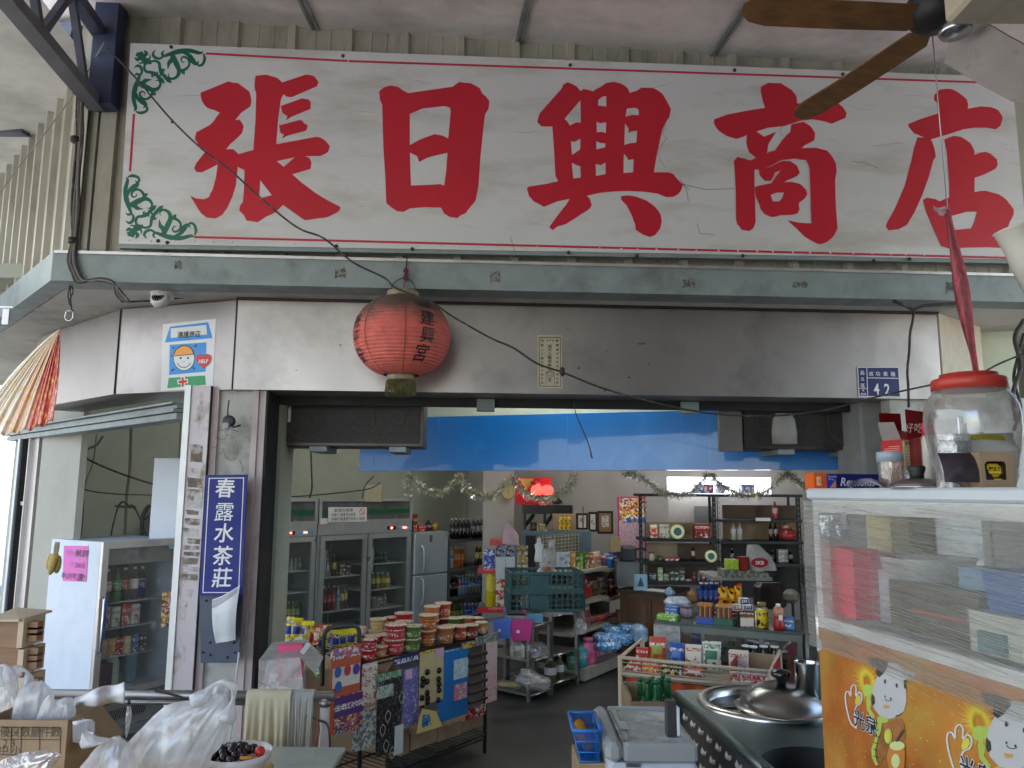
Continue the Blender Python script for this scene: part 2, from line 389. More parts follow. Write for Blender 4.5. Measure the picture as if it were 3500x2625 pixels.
# --- stainless steel shutter box, bent round the corner
zft=FA.at(1750,1021,0)[1];zfb=FA.at(1750,1344,0)[1]
zft=min(zft,zsof+.0)-.012
h0=corner(803,1170,0);h0=Vector((h0.x,h0.y,0))
def hit(px,p,d):          # where the image column px crosses a plan line
    r=ray(px,1250);a=Vector((r.x,r.y));dd=Vector((d.x,d.y));q=Vector((p.x,p.y))
    k=(q.x*a.y-q.y*a.x)/(a.x*dd.y-a.y*dd.x);return p+d*k
d1=Vector((-math.cos(R(17)),math.sin(R(17)),0));d2=Vector((-math.cos(R(40)),math.sin(R(40)),0))
h1=hit(399,h0,d1);h2=hit(120,h1,d2)
fR=corner(3212,1200,0);fR=Vector((fR.x,fR.y,0));hb=.34
def fasc(a,b,name,label=None):
    g=MB();d=(b-a).normalized();n=Vector((d.y,-d.x,0));a2=a+d*.003;b2=b-d*.003
    zz=lambda p,z:Vector((p.x,p.y,z));A,B=a2-n*hb,b2-n*hb
    g.add([zz(a2,zfb),zz(b2,zfb),zz(b2,zft),zz(a2,zft),zz(A,zfb+.004),zz(B,zfb+.004),zz(B,zft),zz(A,zft)],
          [(0,1,2,3),(4,5,1,0),(7,6,5,4),(3,2,6,7),(0,3,7,4),(1,5,6,2)])
    return g.build(name,M_steel,T,label=label)
fasc(h0,fR,'shutter_box','long brushed steel shutter box panel')
fasc(h1,h0,'shutter_box');fasc(h2,h1,'shutter_box')
for p in(h0,h1):MB().box(p.x,p.y-.004,zfb,.006,.006,zft-zfb).build('seam',M_dark,T)
# dark gap cable along the top of the box, screws
g=MB(FA.M);uh=(h0-FA.o).dot(FA.u);uR=(fR-FA.o).dot(FA.u)
g.bx(uh,uR,-.02,.0,zft+.002,zft+.016);g.build('gap_strip',M_black,T)
for px,py in((843,1014),(2066,1040),(1805,1036),(2150,1290)):
    u,z=FA.at(px,py,0);MB(FA.M).lathe([(.006,0),(.006,.006),(.002,.008)],n=8,M=Matrix.Translation((u,0,z))@Matrix.Rotation(R(90),4,'X')).build('screw',M_black,T)
# underside lip of the doorway, hooks
g=MB(FA.M);g.bx(uh+.1,uR,.30,.345,zfb-.05,zfb+.002);g.build('guide_rail',M_dark,T)
for px in(1660,2355):
    u,z=FA.at(px,1390,-.3);MB(FA.M).bx(u-.055,u+.055,.27,.34,zfb-.075,zfb-.003).build('bracket',M_gut,T)
# right end: pale wall beyond the box, receding
wr0=fR+FA.u*.01;dR=Vector((math.cos(R(38)),math.sin(R(38)),0))
prof_wall('pale_side_wall',[tuple(wr0[:2]),tuple((wr0+dR*.62)[:2])],zfb-.05,zsof,mat('cream_render',(.62,.56,.46),.8,var=.08,stain=(.42,.33,.24),sscale=2.2,slo=.5,shi=.8),.1)
# --- corner pillar between the two openings
pf=-.02
def cols(name,m,x0,x1,off,z0=0,z1=None,dep=.1,label=None,yy=1700):
    a,_=FA.at(x0,yy,off);b,_=FA.at(x1,yy,off)
    return MB(FA.M).bx(a,b,-off,-off+dep,z0,z1 or zfb+.02).build(name,m,T,label=label)
cols('pillar',M_plaster,722,862,-.06,dep=.30,label='cracked grey plaster pillar')
cols('pillar_trim',M_pink,700,728,-.035,dep=.2);cols('door_jamb',M_pink,846,866,-.03,dep=.3);cols('door_jamb',M_pink,869,892,-.045,dep=.3)
cols('jamb_edge',M_dark,866.5,868.5,-.05,dep=.05);cols('jamb_edge',M_dark,892.5,900,-.05,dep=.3)
cols('inner_jamb',M_wallin,903,952,-.32,dep=.35)
cols('side_post',mat('pinkish_post',(.50,.45,.46),.5,.3,var=.05,stain=(.20,.14,.10),sscale=6,slo=.6,shi=.72,stretch=(1,1,.5)),628,697,.0,dep=.12)
cols('post_edge',M_dark,697.5,700,-.01,dep=.1)
cols('frame_strip',mat('white_aluminium',(.72,.72,.70),.4,.2,var=.05),607,628,.012,dep=.14)
# right jamb
cols('right_jamb',mat('grey_jamb',(.30,.30,.29),.6),2952,3060,-.2,dep=.3)
cols('right_wall',M_plaster,3062,3700,.0-.05,dep=.1)
# --- chamfered left front: track, frames
q0,_=FA.at(615,1500,-.03);q0=FA.w(q0,0,-.03);q0=Vector((q0.x,q0.y,0));dL=Vector((-math.cos(R(42)),math.sin(R(42)),0))
LF=Frame(q0.x,q0.y,math.atan2(-dL.y,-dL.x))     # u runs to the right, so leftwards is negative
zt0=LF.at(630,1385)[1];ztb=LF.at(615,1432)[1]
print('left track z',zt0,ztb,LF.at(160,1470)[1],LF.at(160,1500)[1],'zfb',zfb)
g=MB(LF.M)
for k,(zz,h,y)in enumerate(((ztb,.035,-.02),(ztb+.04,.018,-.04),(ztb+.062,.02,-.02),(ztb+.085,.012,-.05))):g.bx(-3.2,-.02,y,.10,zz,zz+h)
g.build('door_track',M_gut,T)
uz,_=LF.at(60,1700);uy,_=LF.at(82,1700)
g=MB(LF.M);g.bx(uz-.02,uz+.035,-.03,.08,0,ztb);g.build('door_frame',mat('pale_blue_frame',(.50,.57,.66),.4,.3),T)
g=MB(LF.M);g.bx(uz+.037,uz+.075,-.02,.08,0,ztb);g.build('frame_edge',M_dark,T)
g=MB(LF.M);g.bx(uz+.077,uz+.30,.03,.08,0,ztb);g.bx(uz+.15,uz+.17,.0,.03,0,ztb);g.bx(uz+.078,uz+.15,.0,.03,1.62,1.65);g.build('sliding_channel',M_alu,T)
# --- interior walls, floor already there
aR=R(48);A=Vector((math.cos(aR),math.sin(aR),0));B=Vector((-math.sin(aR),math.cos(aR),0))
Q=Vector((-2.02,7.75,0));Wc=Q+B*.75+A*2.95
def wall(name,p,q,z0,z1,m,th=.1,label='plain wall'):
    g=MB();p,q=Vector((p[0],p[1],0)),Vector((q[0],q[1],0));d=(q-p).normalized();n=Vector((-d.y,d.x,0))*th
    vs=[x+Vector((0,0,z))for z in(z0,z1)for x in(p,q,q+n,p+n)]
    g.add(vs,[(3,2,1,0),(4,5,6,7),(0,1,5,4),(1,2,6,5),(2,3,7,6),(3,0,4,7)])
    return g.build(name,m,kind='structure',label=label)
wall('wall_left',Wc-A*5.35,Wc,0,3.15,M_wallin,label='green-cream interior wall behind the fridges')
wb1=Vector((4.6,8.75,0));wall('wall_back',(Wc.x-.1,Wc.y+.1),wb1,0,3.15,M_wallbk,label='grey-white back wall of the shop')
wall('wall_side',wb1,(4.6,4.9,0),0,3.15,M_wallbk,label='side wall inside the shop')
MB().bx(-7,5.6,4.95,12,3.15,3.25).build('shop_ceiling',M_wallin,kind='structure',label='pale ceiling inside the shop')
# street side surroundings
MB().bx(3.1,3.3,-2.6,2.9,0,4.6).build('right_light_blocker',MC.get('blocker_dark')or mat('blocker_dark',(.08,.08,.08),.8),kind='structure',label='unseen dark wall added on the right to block light')  # unseen wall, added to darken the right side of the arcade
MB().bx(-.2,3.3,-2.75,-2.62,0,4.6).build('rear_light_blocker',mat('blocker_dark',(.08,.08,.08),.8),kind='structure',label='unseen dark wall added behind the viewer to block light')  # unseen wall, added so light comes in mainly from the left
MB().bx(-9.3,-9,-6,9.9,0,6).build('left_bounce_wall',mat('white_far_wall',(.75,.75,.72),.8),kind='structure',label='unseen white wall added across the side street to bounce light')  # unseen white wall, added to bounce sunlight onto the left side
g=MB();g.bx(-16,-7.2,10,10.3,0,7);g.build('far_wall',mat('white_far_wall',(.75,.75,.72),.8),kind='structure',label='bright sunlit wall down the side street')
g=MB();g.bx(3.9,12,12,12.3,0,7);g.build('far_wall',mat('white_far_wall',(.75,.75,.72),.8),kind='structure',label='bright pale wall beyond the right end of the shop')
# --- blue beam with the cream bulkhead above
bp0=atY(1229,1625,6.5);b1=Vector((bp0.x,bp0.y,0));dB=Vector((math.cos(R(-17)),math.sin(R(-17)),0));BF=Frame(b1.x,b1.y,R(-17))
zb0=BF.at(2000,1607)[1];uL=BF.at(1229,1560)[0];uRb=BF.at(2945,1560)[0]
z_l,z_m=BF.at(1452,1436)[1],BF.at(2460,1390)[1]
print('beam',b1,zb0,BF.at(1229,1626)[1],BF.at(2900,1593)[1],z_l,z_m)
zb1=(z_l+z_m)/2
g=MB(BF.M);g.bx(uL,uRb,0,.14,zb0,zb1)
bm=g.build('blue_beam',M_blue,label='glossy blue painted sheet beam hung across the shop',cat='beam')
g=MB(BF.M)
for px in(1940,2330,2425):uu=BF.at(px,1500)[0]-0;g.bx(uu-.001,uu+.001,-.002,0,zb0+.01,zb1-.01)
for px in(1280,1500):uu=BF.at(px,1500)[0];g.bx(uu-.001,uu+.001,-.002,0,zb0+.01,zb1-.01)
o=g.build('panel_seam',mat('seam_blue',(.10,.34,.72),.3));o.parent=bm;o.location=Vector(o.location)-Vector(bm.location)
MB(BF.M).bx(uL+.3,uRb+1,.02,.3,zb1+.003,3.15).build('bulkhead',mat('pale_green_cream',(.66,.72,.58),.8,var=.05),kind='structure',label='pale green-cream bulkhead above the blue beam')
# ---------------------------------------------------------------- the big sign
M_sign=mat('sign_white_paint',(.66,.67,.67),.45,var=.05,scale=2,stain=(.36,.32,.25),sscale=2.6,slo=.50,shi=.86,bump=.08,bscale=8,stretch=(.45,1,1.6))
M_red=mat('sign_red_vinyl',(.56,.014,.034),.4,var=.06,scale=3)
M_green=mat('sign_green_vinyl',(.008,.13,.075),.4,var=.08)
M_line=mat('sign_line_red',(.50,.02,.06),.45)
SO=.27
def A_(x,y):return 350+x/2.0733,100+y/2.0733
def B_(x,y):return 1200+x/1.8433,200+y/1.8433
def C_(x,y):return 2300+x/1.8433,0+y/1.8433
def sg(p,off=SO):return FA.at(p[0],p[1],off)
tl,bl=sg(A_(200,97)),sg(A_(115,1520));tr0,br0=sg(C_(1960,480)),sg(C_(2050,1632))
ext=lambda a,b,u:(u,a[1]+(b[1]-a[1])*(u-a[0])/(b[0]-a[0]))
uE=sg((3490,600))[0];tr,br=ext(tl,tr0,uE),ext(bl,br0,uE)
print('sign',tl,bl,tr,br)
SG=thing('shop_sign','long white signboard with five big red characters and green scroll corners','sign',FA.w((bl[0]+br[0])/2,bl[1],SO))
MB(FA.M).poly([bl,br,tr,tl],y=-SO,th=.035).build('board',M_sign,SG,W=True)
g=MB(FA.M);g.poly([(bl[0],bl[1]+.002),(br[0],br[1]+.002),(br[0],br[1]-.022),(bl[0],bl[1]-.022)],y=-SO+.008,th=.03);g.build('bottom_rail',M_gut,SG,W=True)
def lerp2(a,b,t):return(a[0]+(b[0]-a[0])*t,a[1]+(b[1]-a[1])*t)
def sgpoly(name,m,items,k0=1):
    """items: list of (outer, holes, mapper)"""
    g=MB(FA.M)
    for k,(o_,hs,f)in enumerate(items):
        g.poly([sg(f(*p))for p in o_],[[sg(f(*p))for p in h]for h in hs],y=-SO-.0008*(k+k0),th=.0006*(k+k0))
    return g.build(name,m,SG,W=True)
def rough(pts,amp=3.0):
    """broken brush edge: extra points along the outline"""
    out=[];n=len(pts)
    for i in range(n):
        a,b=pts[i],pts[(i+1)%n];L=math.hypot(b[0]-a[0],b[1]-a[1]);k=max(1,int(L/26))if L<75 else 1
        out.append(a)
        for j in range(1,k):
            t=j/k;nx,ny=(b[1]-a[1])/L,-(b[0]-a[0])/L;r=rnd.uniform(-amp,amp*.2)
            out.append((a[0]+(b[0]-a[0])*t-nx*r,a[1]+(b[1]-a[1])*t-ny*r))
    return out
Z1=[(695,450),(893,370),(925,378),(962,382),(1040,440),(1055,495),(1048,548),(985,590),(940,645),(972,640),(1002,690),(990,735),(940,785),(905,815),(877,852),(930,850),(965,885),(1070,855),(1085,640),(1090,455),(1078,400),(1085,330),(1160,322),(1240,345),(1275,377),(1440,322),(1500,332),(1531,375),(1520,405),(1340,482),(1305,478),(1283,460),(1265,500),(1245,640),(1232,815),(1500,765),(1525,762),(1575,785),(1612,830),(1600,870),(1545,898),(1435,900),(1465,910),(1482,945),(1475,990),(1345,1028),(1410,1085),(1510,1160),(1600,1215),(1685,1258),(1685,1280),(1660,1300),(1600,1330),(1530,1340),(1440,1354),(1420,1345),(1280,1245),(1225,1298),(1165,1325),(1100,1368),(1020,1355),(1005,1320),(970,1285),(975,1250),(995,1225),(1003,1130),(1007,998),(958,975),(958,1000),(945,1110),(920,1190),(885,1265),(850,1315),(805,1340),(740,1335),(700,1305),(665,1250),(620,1178),(660,1198),(720,1205),(755,1190),(780,1140),(805,1050),(818,958),(705,1015),(665,1010),(650,985),(665,950),(735,860),(690,835),(655,775),(665,730),(760,680),(790,650),(832,592),(790,572),(740,555),(705,510)]
sgpoly('lettering',M_red,[
    (rough(Z1),[[(1235,935),(1362,908),(1285,975)],[(1118,1070),(1200,1175),(1112,1200)]],A_),
    (rough([(1265,545),(1415,490),(1462,498),(1477,520),(1474,565),(1340,620),(1298,648),(1312,618),(1275,592)]),[],A_),
    (rough([(1252,683),(1400,643),(1418,650),(1432,670),(1455,680),(1445,718),(1310,755),(1272,775),(1288,748),(1262,735)]),[],A_)])
sgpoly('lettering',M_red,[(rough([(178,205),(205,183),(250,170),(295,178),(325,200),(360,218),(640,178),(685,147),(715,153),(752,155),(812,188),(825,220),(850,240),(872,270),(865,320),(845,350),(838,400),(815,620),(803,800),(785,895),(760,925),(735,955),(722,975),(690,988),(670,1006),(620,998),(585,975),(567,940),(460,937),(370,945),(330,967),(290,962),(250,935),(222,912),(215,740),(203,560),(196,290),(182,260)]),
    [[(370,350),(450,315),(590,300),(622,310),(628,330),(622,400),(612,503),(572,485),(525,477),(440,508),(370,545)],[(370,592),(415,615),(430,652),(470,630),(505,618),(607,594),(600,700),(587,800),(560,792),(470,797),(377,800)]],B_)])
sgpoly('lettering',M_red,[(rough([(1365,150),(1420,175),(1445,205),(1465,192),(1525,207),(1570,180),(1605,155),(1655,147),(1700,158),(1745,190),(1755,217),(1800,203),(1830,183),(1905,187),(1960,220),(1985,260),(2015,320),(2005,370),(1980,405),(1960,450),(1940,540),(1920,640),(1908,717),(2000,717),(2030,727),(2055,760),(2090,795),(2080,830),(2060,855),(2030,872),(1985,873),(1935,852),(1850,840),(1750,835),(1650,838),(1560,848),(1485,865),(1505,885),(1515,925),(1505,945),(1450,980),(1390,1020),(1350,1045),(1300,1058),(1270,1082),(1248,1062),(1300,990),(1355,920),(1378,885),(1300,900),(1215,935),(1180,915),(1150,900),(1120,865),(1108,820),(1115,808),(1230,790),(1305,773),(1287,740),(1280,600),(1268,428),(1200,428),(1172,400),(1180,370),(1190,342),(1255,270),(1330,185),(1335,165)]),
    [[(1445,262),(1345,380),(1365,400),(1378,422),(1420,402),(1447,405)],[(1385,522),(1410,525),(1445,505),(1443,572),(1392,608)],[(1390,655),(1415,670),(1445,680),(1447,750),(1400,757)],[(1557,262),(1580,242),(1607,236),(1608,303),(1580,300),(1556,297)],[(1547,398),(1570,408),(1607,402),(1605,470),(1580,462),(1548,465)],[(1545,522),(1570,532),(1603,535),(1600,560),(1545,573)],[(1541,665),(1575,672),(1603,655),(1603,728),(1543,740)],[(1738,315),(1790,310),(1812,322),(1813,357),(1770,355),(1728,367)],[(1725,408),(1748,440),(1748,470),(1765,460),(1803,455),(1797,530),(1755,535),(1721,545)],[(1718,600),(1740,625),(1745,640),(1780,635),(1776,717),(1716,722)]],B_),
    (rough([(1700,868),(1740,863),(1800,872),(1860,895),(1915,935),(1950,985),(1957,1030),(1945,1075),(1915,1112),(1882,1125),(1840,1110),(1793,1078),(1790,1045),(1770,990),(1735,925),(1702,890)]),[],B_)])
sgpoly('lettering',M_red,[
    (rough([(553,548),(600,522),(680,525),(745,565),(780,610),(782,652),(1000,640),(1040,650),(1070,675),(1093,710),(1088,742),(1000,780),(955,765),(880,752),(800,762),(700,795),(600,805),(520,830),(470,850),(400,875),(335,855),(285,820),(258,775),(260,752),(340,722),(480,695),(580,680),(560,610)]),[],C_),
    (rough([(465,850),(520,825),(575,862),(650,830),(625,870),(600,910),(590,985),(530,1000),(480,960),(462,900)]),[],C_),
    (rough([(745,785),(820,768),(865,795),(895,840),(890,885),(830,915),(805,938),(780,960),(700,985),(600,990),(600,960),(640,950),(690,880),(740,830)]),[],C_),
    (rough([(383,1015),(405,990),(450,1000),(485,1012),(525,995),(600,965),(700,945),(800,935),(900,932),(970,950),(1000,985),(1025,1030),(1030,1080),(1020,1140),(1025,1300),(1035,1440),(1010,1490),(970,1525),(930,1540),(880,1520),(830,1490),(780,1440),(722,1390),(800,1405),(872,1408),(865,1200),(860,1060),(840,1010),(760,1000),(680,1010),(605,1050),(560,1065),(512,1070),(512,1160),(515,1250),(520,1400),(505,1440),(480,1456),(435,1448),(405,1410),(398,1385),(395,1200),(388,1060)]),[],C_),
    (rough([(605,1055),(680,1018),(740,1018),(780,1045),(798,1090),(780,1110),(720,1135),(700,1150),(750,1148),(800,1160),(835,1195),(845,1225),(830,1250),(790,1280),(795,1320),(785,1345),(745,1355),(680,1355),(620,1368),(580,1350),(552,1320),(545,1290),(525,1250),(515,1180),(570,1165),(620,1155),(680,1070),(640,1090),(615,1140),(580,1140),(545,1100),(540,1065)]),[[(613,1230),(650,1215),(698,1213),(690,1245),(670,1270),(628,1270)]],C_)])
sgpoly('lettering',M_red,[
    (rough([(1645,600),(1680,565),(1750,560),(1800,585),(1850,625),(1860,660),(1857,685),(1940,670),(2000,675),(2050,695),(2078,740),(2065,790),(2035,815),(1980,805),(1900,805),(1830,815),(1740,845),(1620,880),(1590,870),(1520,840),(1485,800),(1482,782),(1560,750),(1670,715),(1665,650),(1645,630)]),[],C_),
    (rough([(1540,865),(1620,870),(1645,930),(1655,990),(1640,1010),(1610,1120),(1570,1230),(1520,1340),(1475,1415),(1420,1445),(1360,1452),(1342,1430),(1345,1410),(1400,1310),(1460,1170),(1500,1020),(1520,930)]),[],C_),
    (rough([(1710,880),(1770,857),(1810,862),(1870,900),(1898,950),(1898,975),(1970,957),(2000,970),(2040,1005),(2045,1040),(2030,1065),(1960,1100),(1900,1120),(1898,1215),(1898,1290),(1742,1290),(1740,1150),(1725,960)]),[],C_),
    (rough([(1575,1260),(1600,1247),(1650,1255),(1680,1270),(1740,1245),(1900,1212),(1970,1203),(2050,1225),(2100,1260),(2145,1320),(2145,1350),(2120,1400),(2095,1470),(2092,1540),(2060,1562),(1980,1558),(1850,1560),(1735,1565),(1690,1550),(1640,1440),(1590,1320)]),[[(1740,1365),(1850,1335),(1917,1333),(1900,1395),(1880,1440),(1775,1450)]],C_)])
def ln(p,q,wd=.013):
    a,b=sg(p),sg(q);dx,dz=b[0]-a[0],b[1]-a[1];L=math.hypot(dx,dz);nx,nz=-dz/L*wd/2,dx/L*wd/2
    MB(FA.M).poly([(a[0]-nx,a[1]-nz),(b[0]-nx,b[1]-nz),(b[0]+nx,b[1]+nz),(a[0]+nx,a[1]+nz)],y=-SO-.0006,th=.0005).build('border_line',M_line,SG,W=True)
ln(A_(733,172),A_(1737,225));ln(A_(1745,226),C_(2030,522));ln(A_(224,600),A_(196,1008));ln(A_(652,1473),C_(2120,1625))
# scroll ornaments
def ribbon(pts,ws):
    P=spl([(x,y,0)for x,y in pts],6);n=len(P);Ls,Rs=[],[]
    for i,p in enumerate(P):
        d=(P[min(i+1,n-1)]-P[max(i-1,0)]).normalized();t=i/(n-1)*(len(ws)-1);k=min(int(t),len(ws)-2);w_=(ws[k]+(ws[k+1]-ws[k])*(t-k))*1.4
        Ls.append((p.x-d.y*w_/2,p.y+d.x*w_/2));Rs.append((p.x+d.y*w_/2,p.y-d.x*w_/2))
    return Ls,Rs
ORN=[([(400,208),(455,185),(540,158),(620,152),(690,168),(716,156)],[2,16,26,22,16,2]),([(716,170),(727,205),(716,245),(690,258),(672,240),(690,225)],[6,16,14,12,8,3]),
  ([(560,160),(615,185),(640,220),(665,245),(688,238)],[8,20,30,18,3]),([(500,180),(497,215),(475,240),(468,285)],[22,26,20,2]),
  ([(500,185),(528,245),(548,295),(535,335),(500,352),(474,335),(478,310)],[22,28,22,16,12,8,2]),([(545,298),(590,285),(618,255),(612,215),(580,196),(560,212),(572,234),(590,232)],[18,14,12,12,10,8,6,2]),
  ([(375,148),(360,175),(375,200),(410,208),(440,192)],[4,14,16,12,3]),([(440,150),(425,168),(432,186),(455,186)],[3,12,14,4]),([(562,290),(578,306),(588,322)],[4,20,2]),
  ([(270,160),(282,190),(300,212),(335,232),(352,245)],[22,20,22,26,6]),([(298,150),(312,172),(300,195)],[6,20,10]),([(252,190),(270,210),(298,214)],[4,14,16]),([(333,178),(342,196),(330,215)],[2,8,10]),
  ([(340,232),(375,225),(405,240),(412,275),(425,305),(440,330)],[10,12,14,16,24,10]),([(440,325),(462,350),(480,365),(497,384)],[20,18,22,2]),([(425,300),(440,285),(452,300)],[10,10,2]),([(405,330),(425,322)],[2,14])]
def orn(flip,name='corner_ornament'):
    g=MB(FA.M);k=0
    for mir in(0,1):
        for pts,ws in ORN:
            q=[]
            for x,y in pts:
                if mir:x,y=228+(y-146)*.93,146+(x-236)*.93*.98
                if flip:x,y=x-62-(y-140)*.02,1632-y
                q.append((x+(0 if flip else-(y-140)*.03),y))
            Ls,Rs=ribbon(q,ws);k+=1;yy=-SO-.0005-.00004*k
            a=[sg(A_(*p))for p in Ls];b=[sg(A_(*p))for p in Rs]
            g.add([(p[0],yy,p[1])for p in a+b],[(i,i+1,len(a)+i+1,len(a)+i)for i in range(len(a)-1)])
    g.build(name,M_green,SG,W=True)
orn(0);orn(1)
M_white0=mat('rivet_white',(.7,.7,.68),.4);M_rust=mat('rusty_screw',(.05,.04,.035),.7)
for i,p in enumerate([A_(488,127),A_(1705,190),A_(395,1500),A_(460,1512),A_(1657,1537),B_(1380,42),B_(385,1200),B_(1370,1222),B_(1800,1242),C_(388,443),C_(1070,468),C_(440,1612),C_(1265,1642),C_(1490,1632)]):
    u,z=sg(p);MB(FA.M).lathe([(.011,0),(.010,.006),(.004,.012)],n=8,M=Matrix.Translation((u,-SO,z))@Matrix.Rotation(R(90),4,'X')).build('screw',M_rust,SG,W=True)
# rivets, cobweb wires and grime on the board
g=MB(FA.M)
for k in range(46):
    a=lerp2(bl,br,(k+.3+.3*rnd.random())/46);g.lathe([(.007,0),(.004,.003)],n=6,M=Matrix.Translation((a[0],-SO,a[1]+.018+.004*rnd.random()))@Matrix.Rotation(R(90),4,'X'))
g.build('rivet_row',M_white0,SG,W=True)
g=MB(FA.M)
for P_ in([B_(1985,400),B_(1960,480),B_(1990,500),B_(1935,580),B_(1950,650),B_(1985,690)],[B_(2090,790),B_(2130,830),C_(60,1160),C_(200,1195),C_(390,1190)],[B_(2070,760),B_(2110,830),B_(2125,900)],[C_(1130,1020),C_(1210,1025),C_(1290,1060)],[B_(1003,1120),B_(1020,1180),B_(1035,1225)],[C_(690,800),C_(670,830),C_(690,850)],[C_(150,1410),C_(170,1470),C_(260,1480)]):
    g.tube([(sg(p)[0],-SO-.003,sg(p)[1])for p in P_],.0009,4)
g.build('cobweb_wire',M_cable,SG,W=True)
M_grime=mat('brown_grime',(.44,.40,.32),.7,var=.2,scale=30)
g=MB(FA.M)
for k in range(44):
    t=rnd.random()**.8;a,b=lerp2(bl,br,t),lerp2(tl,tr,t);c=lerp2(a,b,rnd.uniform(.12,.9));L_=rnd.uniform(.08,.34);sl=rnd.uniform(.02,.22)*rnd.choice((1,1,-1));w_=rnd.uniform(.0006,.0016)
    g.mi=0;pts=[(c[0]+L_*i/8,c[1]+sl*L_*i/8+.006*math.sin(i*.9+k))for i in range(9)]
    for i in range(8):f=math.sin(math.pi*(i+.5)/8)*w_;(x0,z0),(x1,z1)=pts[i],pts[i+1];g.add([(x0,-SO-.0003,z0-f),(x1,-SO-.0003,z1-f),(x1,-SO-.0003,z1+f),(x0,-SO-.0003,z0+f)],[(0,1,2,3)])
g.build('grime_streak',M_grime,SG,W=True)
# torn tape residue on the gutter, marks on the shutter box
M_res=mat('tape_residue',(.10,.095,.085),.8,var=.5,scale=60,stain=(.24,.24,.22),sscale=50,slo=.48,shi=.55)
for x,y,w_,h in((385,572,16,20),(736,590,26,24),(1070,598,24,28),(1488,612,30,22),(1728,615,34,16),(2056,620,26,28)):
    q=[(x-w_/2,y+h/2),(x-w_*.1,y+h*.35),(x+w_*.4,y+h*.5),(x+w_/2,y-h*.1),(x+w_*.3,y-h/2),(x-w_*.2,y-h*.3),(x-w_*.45,y-h*.45)]
    MB(FA.M).poly([FA.at(p[0]*1.5823,p[1]*1.5823,.30)for p in q],y=-.3015).build('tape_residue',M_res,T)
for x,y,w_,h in((735,745,6,5),(1386,742,22,6),(1400,787,4,10),(1310,758,6,4),(800,745,5,3),(1250,795,8,6),(640,800,4,3)):
    MB(FA.M).poly([FA.at((x+w_*a)*1.5823,(y+h*b)*1.5823,0)for a,b in((-.5,.2),(0,.5),(.5,.1),(.2,-.5),(-.2,-.2))],y=-.0012).build('dent_mark',M_res,T)
# ---------------------------------------------------------------- left roof truss, side beams, lower left ceiling
e=atY(330,362,4.02);zt_=e.z;s0=atZ(20,-10,zt_);dd=(s0-e).normalized();s1=e+dd*3.2
TR=thing('roof_truss','dark blue-grey lattice steel truss carrying the arcade roof','truss',e)
def beam(g,a,b,w_,h_):
    a,b=Vector(a),Vector(b);d=(b-a).normalized();s=d.cross(Vector((0,0,1))).normalized()if abs(d.z)<.99 else Vector((1,0,0));u_=s.cross(d)
    vs=[p+s*(i*w_/2)+u_*(j*h_/2)for p in(a,b)for i,j in((-1,-1),(1,-1),(1,1),(-1,1))]
    return g.add(vs,[(3,2,1,0),(4,5,6,7),(0,1,5,4),(1,2,6,5),(2,3,7,6),(3,0,4,7)])
beam(MB(),e,s1,.085,.06).build('chord',mat('lit_chord_grey',(.13,.13,.15),.5,var=.15),TR,W=True)  # lit underside put into the colour: lighter than the upper chord
up=Vector((0,0,.42));beam(MB(),e+up-dd*.1,s1+up,.07,.06).build('chord',M_dsteel,TR,W=True)
for k in range(5):
    a=e+dd*(.15+.5*k);b=e+dd*(.40+.5*k);c=e+dd*(.65+.5*k)
    beam(MB(),a+Vector((0,0,.02)),b+up,.035,.035).build('web_bar',M_dsteel,TR,W=True);beam(MB(),b+up,c+Vector((0,0,.02)),.035,.035).build('web_bar',M_dsteel,TR,W=True)
cA=e+Vector((.05,-.02,-.02));MB().box(cA.x,cA.y,cA.z,.13,.10,1.1).build('column',mat('dark_navy_steel',(.022,.03,.075),.5,var=.2),TR,W=True)
p0,p1=atY(-60,124,4.6),atY(262,124,4.1)
beam(MB(),p0,p1,.07,.14).build('steel_beam',M_dsteel,label='dark blue steel beam behind the roof truss, at the top left',cat='beam')
p0,p1=atY(-120,1035/1.508*1.0-255,5.0),atY(92,432,4.9)
beam(MB(),p0,p1,.07,.12).build('steel_beam',M_dsteel,label='short blue steel beam meeting the ribbed side wall',cat='beam')
ww=[atY(199,285,4.35),atY(0,480,5.6),atY(-400,900,8.5),s1+Vector((-.3,-2,.05)),s1+Vector((0,0,.05)),e+Vector((-.1,.1,.03))]
z_=4.02;pl=[(-2.62,4.35),(-4.0,5.75),(-4.9,6.6),(-4.9,-2.6),(s1.x,-2.6),(s1.x-.02,s1.y),(e.x-.06,e.y)]
g=MB();g.add([(x,y,z_+.13+.02*(y-4))for x,y in pl],[tuple(range(len(pl)))]);g.build('ceiling_left',M_ceil,kind='structure',label='pale lower ceiling left of the truss')
# ---------------------------------------------------------------- stickers, plates, signs on the shutter box
F2=Frame(h1.x,h1.y,math.atan2((h0-h1).y,(h0-h1).x))
def D_(x,y):return x/2.0733,900+y/2.0733
def fp(F,f,pts,off=0):return[F.at(*f(*p),off)for p in pts]
M_white=mat('white_print',(.78,.78,.78),.4,var=.02);M_skyb=mat('sky_blue_print',(.03,.30,.75),.4,var=.03);M_ink=mat('black_ink',(.012,.012,.014),.5)
M_orange=mat('orange_print',(.85,.36,.03),.4,var=.03);M_redp=mat('red_print',(.62,.03,.03),.4,var=.04);M_greenp=mat('green_print',(.03,.33,.12),.4,var=.04)
M_navy=mat('navy_enamel',(.007,.010,.12),.5,var=.05);M_yellow=mat('yellow_print',(.85,.62,.04),.4,var=.04)
ck=fp(F2,D_,[(1140,905),(1510,880),(1532,393),(1155,432)])
ST=thing('shop_sticker','white sticker with a smiling face in an orange cap and a green red-cross band','sticker',F2.w(ck[0][0],ck[0][1]))
MB(F2.M).poly(ck,y=-.0015,th=.001).build('paper',M_white,ST,W=True)
